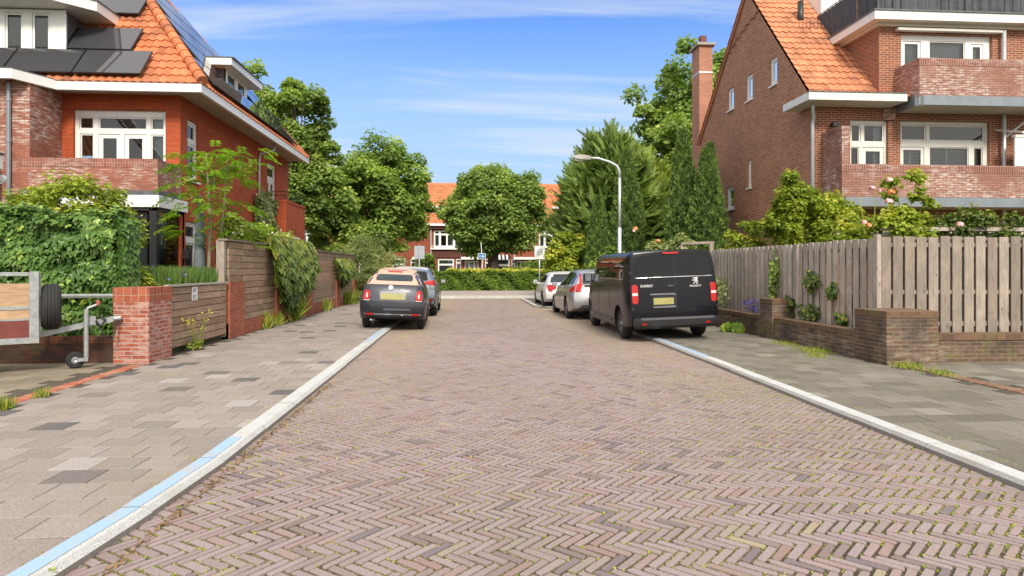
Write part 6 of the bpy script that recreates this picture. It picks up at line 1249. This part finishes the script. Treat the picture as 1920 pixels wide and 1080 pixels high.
# drape of long leaves over the fence, smaller one farther on
def drape(name, label, y0, y1, zt, zb, n, seed, big):
    t = thing(name, label, 'climber', (PX+.1, (y0+y1)/2, .1)); rd = np.random.default_rng(seed); y = rd.uniform(y0, y1, n); s_ = (y-y0)/(y1-y0); lo = zb+(zt-zb)*(np.abs(s_-.42)*1.5)**1.4*.8+.12*np.sin(y*9); z = lo+(zt-lo)*rd.random(n)**.85; k_ = z < zt; y, z = y[k_], z[k_]; n = len(y)
    bulge = .30*np.sin(np.clip((z-zb)/(zt-zb), 0, 1)*math.pi*.9+.25)+.05; x = PX+.04+bulge*(.5+.5*rd.random(n)); P = np.stack([x, y, z], 1)
    scatter('leaves', t, mat_dark if big else mat_yell, P, np.tile([1, -.35, .35], (n, 1)), np.tile([.35, -.15, -1.], (n, 1)), .23 if big else .12, 'leaf', np.clip(.2+.35*(z-zb)/(zt-zb)+.45*rd.random(n), 0, 1), jit=.28, sv=.35); m = M()
    for i in range(6): yy = y0+(y1-y0)*(i+.5)/6; m.tube([(PX-.1, yy, zt-.05), (PX+.12, yy, zt+.0), (PX+.2, yy+.05, (zt+zb)/2+.3)], [.018, .014, .006], 5)
    m.build('stems', bark, t); rel(t)
drape('climbing_plant', 'thick curtain of long drooping leaves hanging over the board fence', 16.1, 20.2, 2.35, .45, 2000, 3, True)
drape('climbing_plant', 'small bunch of leaves hanging from the far fence end', 24.0, 26.8, 1.95, .95, 900, 4, True)
# jasmine hedge behind the fence
t = thing('jasmine_hedge', 'flowering yellow green hedge rising behind the board fence', 'hedge', (-5.6, 18, .1)); n = 15000; y = rng.uniform(14.9, 22.5, n); tz = 2.72-.045*(y-14)+.12*np.sin(y*2.3)+.07*np.sin(y*5.1); z = .9+(tz-.9)*rng.random(n)**.5; a = rng.random(n); x = -5.55+.5*(rng.random(n)-.5)+.2*np.sin(y*3)
scatter('leaves', t, mat_yell, np.stack([x, y, z], 1), np.tile([.5, -.5, .8], (n, 1)), np.tile([.4, -.5, -.2], (n, 1)), .085, 'leaf', np.clip(.25+.5*rng.random(n)+.15*np.sin(y*4), 0, 1), jit=.6)
fl = rng.choice(n, 500); scatter('blossom', t, flower_w, np.stack([x, y, z], 1)[fl]+rng.normal(0, .06, (500, 3)), np.tile([.5, -.7, .5], (500, 1)), np.tile([0, 0, 1.], (500, 1)), .05, 'wide'); M().box(-5.72, -5.45, 15.1, 22.3, .12, 2.1, r=.1).build('inner_growth', mat_dark, t); rel(t)
# climber on the red house wall
t = thing('wall_climber', 'variegated climber clinging to the red brick wall beside the far bay', 'climber', (-7.15, 23.4, .1)); n = 5200; y = rng.uniform(22.6, 24.4, n); z = 1.2+3.1*rng.random(n); ok = z < 4.25-.35*np.abs(y-23.5)+.2*np.sin(y*7); y, z = y[ok], z[ok]; n = len(y)
scatter('leaves', t, mat_sil, np.stack([-7.28+.28*rng.random(n)+.06*np.sin(z*6+y*4), y, z], 1), np.tile([1., -.5, .4], (n, 1)), np.tile([.2, 0, -1.], (n, 1)), .11, 'wide', np.clip(rng.random(n)**1.5+.1*np.sin(z*8), 0, 1), jit=.4); m = M(); m.tube([(-7.25, 23.4, .1), (-7.22, 23.5, 2), (-7.24, 23.4, 4)], .03, 6); m.build('stems', bark, t); rel(t)
# small locust tree in the left front garden
t = thing('locust_tree', 'small bright green tree with feathery layered leaves before the red house', 'tree', (-5.72, 14.8, .12)); m = M()
m.tube([(-5.76, 14.8, .12), (-5.74, 14.8, 1.4), (-5.7, 14.8, 2.6), (-5.8, 14.8, 4.1)], [.05, .042, .035, .01], 7); m.tube([(-5.68, 14.85, .12), (-5.58, 14.85, 1.5), (-5.45, 14.85, 2.7), (-5.35, 14.85, 3.9)], [.045, .038, .028, .008], 7); m.build('trunk', bark_p, t, smooth=True)
Ps, Ts, Ns, rs_ = [], [], [], []; b_ = M()
def frond(p, d, Lf):
    n_ = 15; s_ = np.linspace(.1, 1, n_); side = np.cross(d, [0, 0, 1.]); side /= max(1e-6, np.linalg.norm(side)); v = rng.random()
    for sg in (-1, 1):
        q = p+d*(s_*Lf)[:, None]+np.array([0, 0, -1])*(Lf*.55*s_**2)[:, None]; Ps.append(q); Ts.append(unit(side*sg+d*.5+np.array([0, 0, -.45])+np.zeros((n_, 3)))); Ns.append(np.tile([0, 0, 1.], (n_, 1))+d*.2); rs_.append(np.clip(.25+.5*v+.25*rng.random(n_), 0, 1))
for (cx_, cz_, rx_, nb) in ((-5.55, 4.05, .62, 16), (-5.05, 3.95, .5, 12), (-6.1, 3.75, .5, 13), (-5.6, 3.6, .7, 15), (-5.15, 3.45, .5, 10), (-6.2, 3.15, .4, 9), (-5.7, 2.95, .8, 17), (-5.2, 2.75, .55, 12), (-6.2, 2.5, .45, 9), (-5.0, 2.35, .5, 9), (-4.75, 3.9, .3, 6)):
    b_.tube([(-5.65, 14.8, cz_-.35), ((cx_-5.65)/2, 14.8, cz_-.12), (cx_, 14.8, cz_)], [.014, .01, .006], 5)
    for k_ in range(int(nb*1.35)):
        a = rng.random()*2*math.pi; q = rng.random()**.5; p = np.array([cx_+rx_*q*math.cos(a)*.8, 14.8+rx_*q*math.sin(a), cz_+.16*rng.normal()]); d = unit(np.array([math.cos(a), math.sin(a), rng.uniform(-.1, .45)])); frond(p, d, rng.uniform(.28, .42))
b_.build('branches', bark_p, t, smooth=True); scatter('crown', t, mat_locust, np.concatenate(Ps), np.concatenate(Ns), np.concatenate(Ts), .12, 'long', np.concatenate(rs_), jit=.18); rel(t)
# lavender behind the gate
t = thing('lavender', 'lavender and tall grass growing behind the wooden gate', 'plants', (-5.6, 13, .12)); n = 5200; P = np.stack([rng.uniform(-6.6, -5.15, n), rng.uniform(11.6, 14.2, n), np.full(n, .75)], 1); T = np.tile([0, 0, 1.], (n, 1)); scatter('stalks', t, mat_lav, P, np.tile([0, -1., .1], (n, 1)), T, .62, 'blade', .15+.5*rng.random(n), jit=.16, sv=.35)
fl = rng.choice(n, 600); scatter('blossom', t, flower_v, P[fl]+np.array([0, 0, .58])+rng.normal(0, .06, (600, 3)), np.tile([0, -1., .1], (600, 1)), T[fl], .05, 'leaf'); M().box(-6.7, -5.1, 11.5, 14.3, .1, .78, r=.05).build('inner_growth', mat_lav, t); rel(t)
# far hedge
t = thing('clipped_hedge', 'long clipped hedge with reddish yellow young tips across the street end', 'hedge', (2, 41.7, .1))
def hedge_leaves(n, zlo, zhi, mt, nme, sz, x0=-2.0, x1=12, front=41.25):
    P = []; u = rng.random(n); x = rng.uniform(x0, x1, n); z = zlo+(zhi-zlo)*rng.random(n); y = front+.10*np.sin(x*2.1+z*3)+.08*np.sin(x*6+z*5)+.18*rng.random(n); k_ = int(n*.35); y[:k_] = front+.9*rng.random(k_); z[:k_] = zhi+.04*np.sin(x[:k_]*5)+rng.normal(0, .035, k_)
    N_ = np.tile([0, -1., .5], (n, 1)); N_[:k_] = [0, -.4, 1]; scatter(nme, t, mt, np.stack([x, y, z], 1), N_, np.tile([0, -.7, .3], (n, 1)), sz, 'wide', np.clip(.25+.6*rng.random(n)+.15*np.sin(x*3+z*4), 0, 1), jit=.5)
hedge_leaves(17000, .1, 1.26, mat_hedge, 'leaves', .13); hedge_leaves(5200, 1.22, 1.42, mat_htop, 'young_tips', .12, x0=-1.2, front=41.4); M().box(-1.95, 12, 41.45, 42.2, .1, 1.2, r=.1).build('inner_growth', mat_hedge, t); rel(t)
# plants on the right fence and the violet flowers
def small_climber(label, yc, zc, ry, rz, n, mt=mat_dark):
    t = thing('creeper', label, 'climber', (6.68, yc, .5), 0); P = np.stack([6.72-.14*rng.random(n), yc+ry*rng.normal(0, .45, n), zc+rz*rng.normal(0, .45, n)], 1); scatter('leaves', t, mt, P, np.tile([-1., -.4, .4], (n, 1)), np.tile([-.3, 0, -1.], (n, 1)), .075, 'wide', rng.random(n)); m = M(); m.tube([(6.7, yc, .2), (6.69, yc+.05, zc)], .008, 5); m.build('stems', bark, t); rel(t)
small_climber('leafy creeper clump halfway up the board fence', 11.9, 1.28, .22, .17, 260, mat_dark); small_climber('low creeper tuft behind the wall between the piers', 12.0, .66, .3, .14, 300); small_climber('small creeper sprig poking through the boards near the corner', 11.2, 1.1, .13, .12, 110); small_climber('small creeper low at the boards close to the big corner pier', 10.9, .62, .12, .13, 90); small_climber('thin creeper line climbing the boards above the small pier', 13.4, 1.3, .16, .62, 200, mat_lime); small_climber('creeper tuft behind the small brick pier', 12.75, .78, .2, .15, 160)
t = thing('violet_flowers', 'small violet flower cluster on the low wall left of the small pier', 'flowers', (6.55, 14.2, .5)); n = 90; scatter('blossom', t, flower_v, np.stack([rng.uniform(6.5, 6.65, n), rng.uniform(14.0, 14.6, n), rng.uniform(.5, .78, n)], 1), rdir(n), rdir(n), .05, 'wide'); rel(t)
t = thing('vine_sprays', 'grey green leaves squeezed between the van and the board fence', 'climber', (6.5, 16.6, .5)); n = 320; scatter('leaves', t, mat_sil, np.stack([rng.uniform(6.3, 6.7, n), rng.normal(16.3, .3, n), rng.uniform(.5, 1.25, n)], 1), np.tile([-1., -1., .3], (n, 1)), rdir(n), .09, 'leaf'); rel(t)
# parasol
t = thing('closed_parasol', 'closed grey garden parasol wrapped in its cover beside the corner of the red house', 'parasol', (-6.13, 15.3, .12)); m = M()
m.lathe([(0, .0), (.0, .17), (.15, .18), (.9, .15), (1.9, .10), (2.55, .05), (2.7, .0)], (-6.13, 15.3, .55), 'z', 9); m.build('cover', plain('grey cover', (.15, .18, .20), .6, var=.25, vs=3, bmp=.4, bs=6), t, smooth=True); M().tube([(-6.13, 15.3, .1), (-6.13, 15.3, .6)], .03, 8).build('pole', dark_metal, t); M().tube([(-5.93, 15.34, .1), (-5.93, 15.34, 2.9)], .02, 6).build('side_pole', dark_metal, t); rel(t)
# weeds, grass and debris along kerbs and walls
n = 2600; xs, ys_ = [], []
def line(n, f_, w):
    y = rng.uniform(1.8, 20, n); k_ = (np.sin(y*1.7+w*50)+np.sin(y*4.3+w*9)) > .2; y = y[k_]; x = f_(y)+rng.normal(0, w, len(y)); xs.append(x); ys_.append(y)
line(700, lambda y: -1.80+0*y, .025); line(420, lambda y: np.array([kl(q) for q in y])-.015, .012); line(900, lambda y: 3.74+0*y, .03); line(500, lambda y: np.full(len(y), 4.03), .012)
wgt = (hy2 < 9)*(.15+.9*np.clip((hx-1.5)/1.5, 0, 1)+.5*np.clip((-hx-.9)/.8, 0, 1)+.35*(np.sin(hx*2.3+hy2*1.7) > .3)); NW = 15000; idx = rng.choice(len(hx), NW//5, p=wgt/wgt.sum())[rng.integers(0, NW//5, NW)]; uu = rng.choice([-1, 1], NW)*(.103+.006*rng.normal(size=NW)); sd2 = rng.choice([-1, 1], NW)*.024+.008*rng.normal(size=NW)
wx = hx[idx]+uu*np.cos(ha2[idx])-sd2*np.sin(ha2[idx]); xs.append(wx); ys_.append(warp(wx, hy[idx]+uu*np.sin(ha2[idx])+sd2*np.cos(ha2[idx])))
x = np.concatenate(xs); y = np.concatenate(ys_); z = np.where((x < -1.95) | (x > 3.98), .055, -.008); n = len(x); o = scatter('joint_weeds', None, mat_weed, np.stack([x, y, z], 1), np.tile([0, -1., .4], (n, 1)), np.tile([0, 0, 1.], (n, 1)), .0115, 'wide', .3+.7*rng.random(n), jit=.6, sv=.6); tag(o, 'thin yellow green weeds growing in the joints along the kerbs', 'weeds', kind='stuff')
def tuft(label, x, y, h, n, sp, z=.06, mt=None, tm='blade', name='weed_tuft'):
    o = scatter(name, None, mt or mat_weed, np.stack([rng.normal(0, sp, n), rng.normal(0, sp*1.6, n), np.zeros(n)], 1), np.tile([0, -1., .2], (n, 1)), np.tile([0, 0, 1.], (n, 1)), h, tm, rng.random(n), jit=.35, sv=.5); o.location = (x, y, z-.005); tag(o, label, 'weeds', kind='stuff' if sp >= .08 else None); return o
tuft('grass tuft at the left photo edge on the brick strip', -4.75, 6.9, .11, 130, .05); tuft('grass tuft second from the left edge on the brick strip', -4.78, 7.6, .09, 60, .035); tuft('tall weed tuft at the fence foot below the hanging curtain of leaves', PX+.12, 18.2, .62, 110, .06); tuft('weed tuft at the plinth before the second fence pier', PX+.12, 15.9, .34, 70, .04)
tuft('weed tuft at the plinth beside the hanging leaves', PX+.12, 16.9, .3, 50, .04); tuft('weed tuft at the fence foot near the small convertible', PX+.13, 22.4, .34, 60, .05); tuft('weeds at the far fence foot behind the convertible', PX+.15, 26.5, .5, 120, .14); tuft('flat bright weeds at the low wall foot near the corner pier', 6.05, 10.7, .07, 420, .13); tuft('bright weed patch on the right pavement before the corner pier', 5.75, 10.15, .05, 240, .08)
tuft('dry grass line at the foot of the corner pier', 6.45, 8.95, .08, 260, .10); tuft('small weed patch on the driveway brick strip, right', 6.5, 8.3, .07, 160, .07); tuft('green weed clump at the wall foot right behind the van', 6.1, 14.2, .16, 130, .08, mt=mat_hedge, tm='wide'); tuft('low weeds at the wall foot between both piers', 6.15, 11.8, .05, 420, .16)
t = thing('ragwort', 'spindly plant with yellow flowers in front of the wooden gate', 'plant', (-4.75, 11.7, .1)); m = M(); fp = []
for i in range(9): a = rng.uniform(-.16, .2); h_ = rng.uniform(.35, .62); m.tube([(-4.75, 11.7, .1), (-4.75+a*.4, 11.7+a, .1+h_*.6), (-4.75+a*.7, 11.7+a*1.9, .1+h_)], .004, 4); fp.append((-4.75+a*.7, 11.7+a*1.9, .1+h_))
m.build('stems', mat_weed, t); n = 90; fp = np.array(fp); scatter('blossom', t, flower_y, fp[rng.integers(0, len(fp), n)]+rng.normal(0, .025, (n, 3)), rdir(n), rdir(n), .022, 'wide'); n = 160; scatter('leaves', t, mat_weed, np.stack([rng.normal(-4.75, .05, n), rng.normal(11.7, .1, n), rng.uniform(.1, .22, n)], 1), rdir(n), rdir(n), .05, 'leaf'); rel(t)
# leaves and sand litter in the left gutter
n = 900; y = rng.uniform(2.2, 8.5, n); o = scatter('leaf_litter', None, plain('dry litter', (.22, .14, .07), .9, var=.4, vs=30), np.stack([-1.78+np.abs(rng.normal(0, .03, n)), y, np.full(n, .0)+rng.random(n)*.012], 1), np.tile([0, 0, 1.], (n, 1)), rdir(n)*[1, 1, 0], .025, 'leaf', jit=.5, sv=.6); tag(o, 'dry brown litter lying in the gutter at the left kerb', 'litter', kind='stuff')

# ================================================================ street furniture
t = thing('street_lamp', 'slim grey street lamp with a curved arm behind the black van', 'lamp', (5.24, 21.5, .1)); m = M(); m.tube([(5.24, 21.5, .1), (5.24, 21.5, 2.9)], .065, 12); m.tube([(5.24, 21.5, 2.9), (5.24, 21.5, 4.6)], .048, 12); m.build('pole', pale_metal, t, smooth=True)
m = M(); m.tube([(5.24, 21.5, 4.6), (5.23, 21.5, 4.85), (5.13, 21.5, 5.02), (4.9, 21.5, 5.14), (4.5, 21.5, 5.26), (4.15, 21.5, 5.27)], [.045, .043, .04, .036, .034, .034], 10); m.build('arm', pale_metal, t, smooth=True)
m = M(); m.add([(4.22, 21.42, 5.2), (4.22, 21.58, 5.2), (4.22, 21.57, 5.33), (4.22, 21.43, 5.33), (3.9, 21.36, 5.2), (3.9, 21.64, 5.2), (3.9, 21.6, 5.37), (3.9, 21.4, 5.37), (3.68, 21.40, 5.24), (3.68, 21.60, 5.24), (3.68, 21.57, 5.35), (3.68, 21.43, 5.35), (3.56, 21.47, 5.27), (3.56, 21.53, 5.27), (3.56, 21.52, 5.30), (3.56, 21.48, 5.30)], [(0, 1, 2, 3)]+[(4*i+a, 4*i+(a+1) % 4, 4*i+4+(a+1) % 4, 4*i+4+a) for i in range(3) for a in range(4)]+[(12, 15, 14, 13)]); m.build('lamp_head', plain('lamp grey', (.28, .27, .25), .5), t, fix=True)
m = M(); m.add([(4.0, 21.40, 5.197), (4.0, 21.6, 5.197), (3.66, 21.58, 5.232), (3.66, 21.42, 5.232), (3.95, 21.44, 5.14), (3.95, 21.56, 5.14), (3.72, 21.55, 5.16), (3.72, 21.45, 5.16)], [(4, 5, 6, 7), (0, 1, 5, 4), (1, 2, 6, 5), (2, 3, 7, 6), (3, 0, 4, 7)]); m.build('lamp_glass', plain('lamp lens', (.55, .53, .48), .25), t, fix=True); rel(t)
t = thing('zone_sign', 'white rectangular sign with a crossed out circle on a grey pole', 'sign', (3.36, 29.0, .05)); M().tube([(3.36, 29, .0), (3.36, 29, 2.62)], .03, 8).build('pole', pale_metal, t, smooth=True); sb = M(); sb.box(3.12, 3.60, 28.94, 28.96, 1.93, 2.55); so_ = sb.build('sign_board', white, t)
ink2 = plain('sign grey ink', (.10, .10, .11), .5); m = M(); kk = 30
for i in range(kk):
    a0, a1 = 2*math.pi*i/kk, 2*math.pi*(i+1)/kk; c = (3.36, 2.25); m.add([(c[0]+q*math.cos(a), 28.936, c[1]+q*math.sin(a)) for (q, a) in ((.115, a0), (.145, a0), (.145, a1), (.115, a1))], [(0, 1, 2, 3)])
for d_ in (-.045, -.022, .0, .022, .045): m.add([(3.2+d_-.006, 28.934, 2.03-d_), (3.2+d_+.006, 28.934, 2.03-d_), (3.53+d_+.006, 28.934, 2.48-d_), (3.53+d_-.006, 28.934, 2.48-d_)], [(0, 1, 2, 3)])
for (a, b_, c, d_) in ((3.125, 3.135, 1.935, 2.545), (3.585, 3.595, 1.935, 2.545), (3.135, 3.585, 1.935, 1.945), (3.135, 3.585, 2.535, 2.545)): m.add([(a, 28.937, c), (b_, 28.937, c), (b_, 28.937, d_), (a, 28.937, d_)], [(0, 1, 2, 3)])
m.build('sign_symbol', ink2, so_)
cu = bpy.data.curves.new('t', 'FONT'); cu.body = '30'; cu.size = .17; cu.align_x = 'CENTER'; cu.offset = .004; o = bpy.data.objects.new('t', cu); COL.objects.link(o); me = bpy.data.meshes.new_from_object(o.evaluated_get(bpy.context.evaluated_depsgraph_get())); bpy.data.objects.remove(o); me.materials.clear(); me.materials.append(ink2); q = link('lettering', me, so_); q.location = (3.36, 28.938, 2.19); q.rotation_euler = (R(90), 0, 0); 
for o in list(t.children): o.location = -Vector(t.location)
t = thing('direction_sign', 'small blue sign with a white arrow pointing right above the far hedge', 'sign', (.98, 42.4, .1)); m = M(); m.tube([(1.05, 42.4, .0), (1.02, 42.4, 2.2), (.90, 42.4, 3.25)], .028, 8); m.build('pole', white, t)
blue = plain('sign blue', (.03, .16, .42), .4); m = M(); m.box(.73, 1.25, 42.33, 42.35, 2.16, 2.52); m.build('sign_border', white, t); m = M(); m.box(.76, 1.22, 42.322, 42.329, 2.19, 2.49); bo = m.build('sign_board', blue, t)
m = M(); m.add([(x, 42.318, z) for (x, z) in ((.80, 2.325), (.80, 2.355), (1.04, 2.355), (1.04, 2.42), (1.17, 2.34), (1.04, 2.26), (1.04, 2.325))], [tuple(range(7))]); m.build('arrow', white, bo)
for o in list(t.children): o.location = -Vector(t.location)
t.rotation_euler = (0, R(2), 0)
t = thing('sign_back', 'back of a pale grey sign panel on a pole behind the small convertible', 'sign', (-2.22, 31, .1)); M().tube([(-2.22, 31, 0), (-2.22, 31, 2.66)], .03, 8).build('pole', pale_metal, t); m = M(); m.box(-2.46, -1.97, 31.04, 31.06, 1.98, 2.6); m.box(-2.46, -1.97, 31.032, 31.04, 2.5, 2.52); m.box(-2.46, -1.97, 31.032, 31.04, 2.1, 2.12); m.build('sign_panel', plain('sign back grey', (.38, .41, .45), .5, .2), t); rel(t)
t = thing('striped_awning', 'small black and white striped awning on the terrace behind the tree trunk', 'awning', (3.4, 63.2, 2.5)); m = M(); w2 = M()
for i in range(10): x = 2.5+i*.19; (m if i % 2 else w2).add([(x, 63.95, 2.9), (x+.19, 63.95, 2.9), (x+.19, 63.3, 2.62), (x, 63.3, 2.62), (x, 63.3, 2.42), (x+.19, 63.3, 2.42)], [(0, 1, 2, 3), (3, 2, 5, 4)])
m.build('dark_stripes', dark_metal, t); w2.build('pale_stripes', white, t); rel(t)
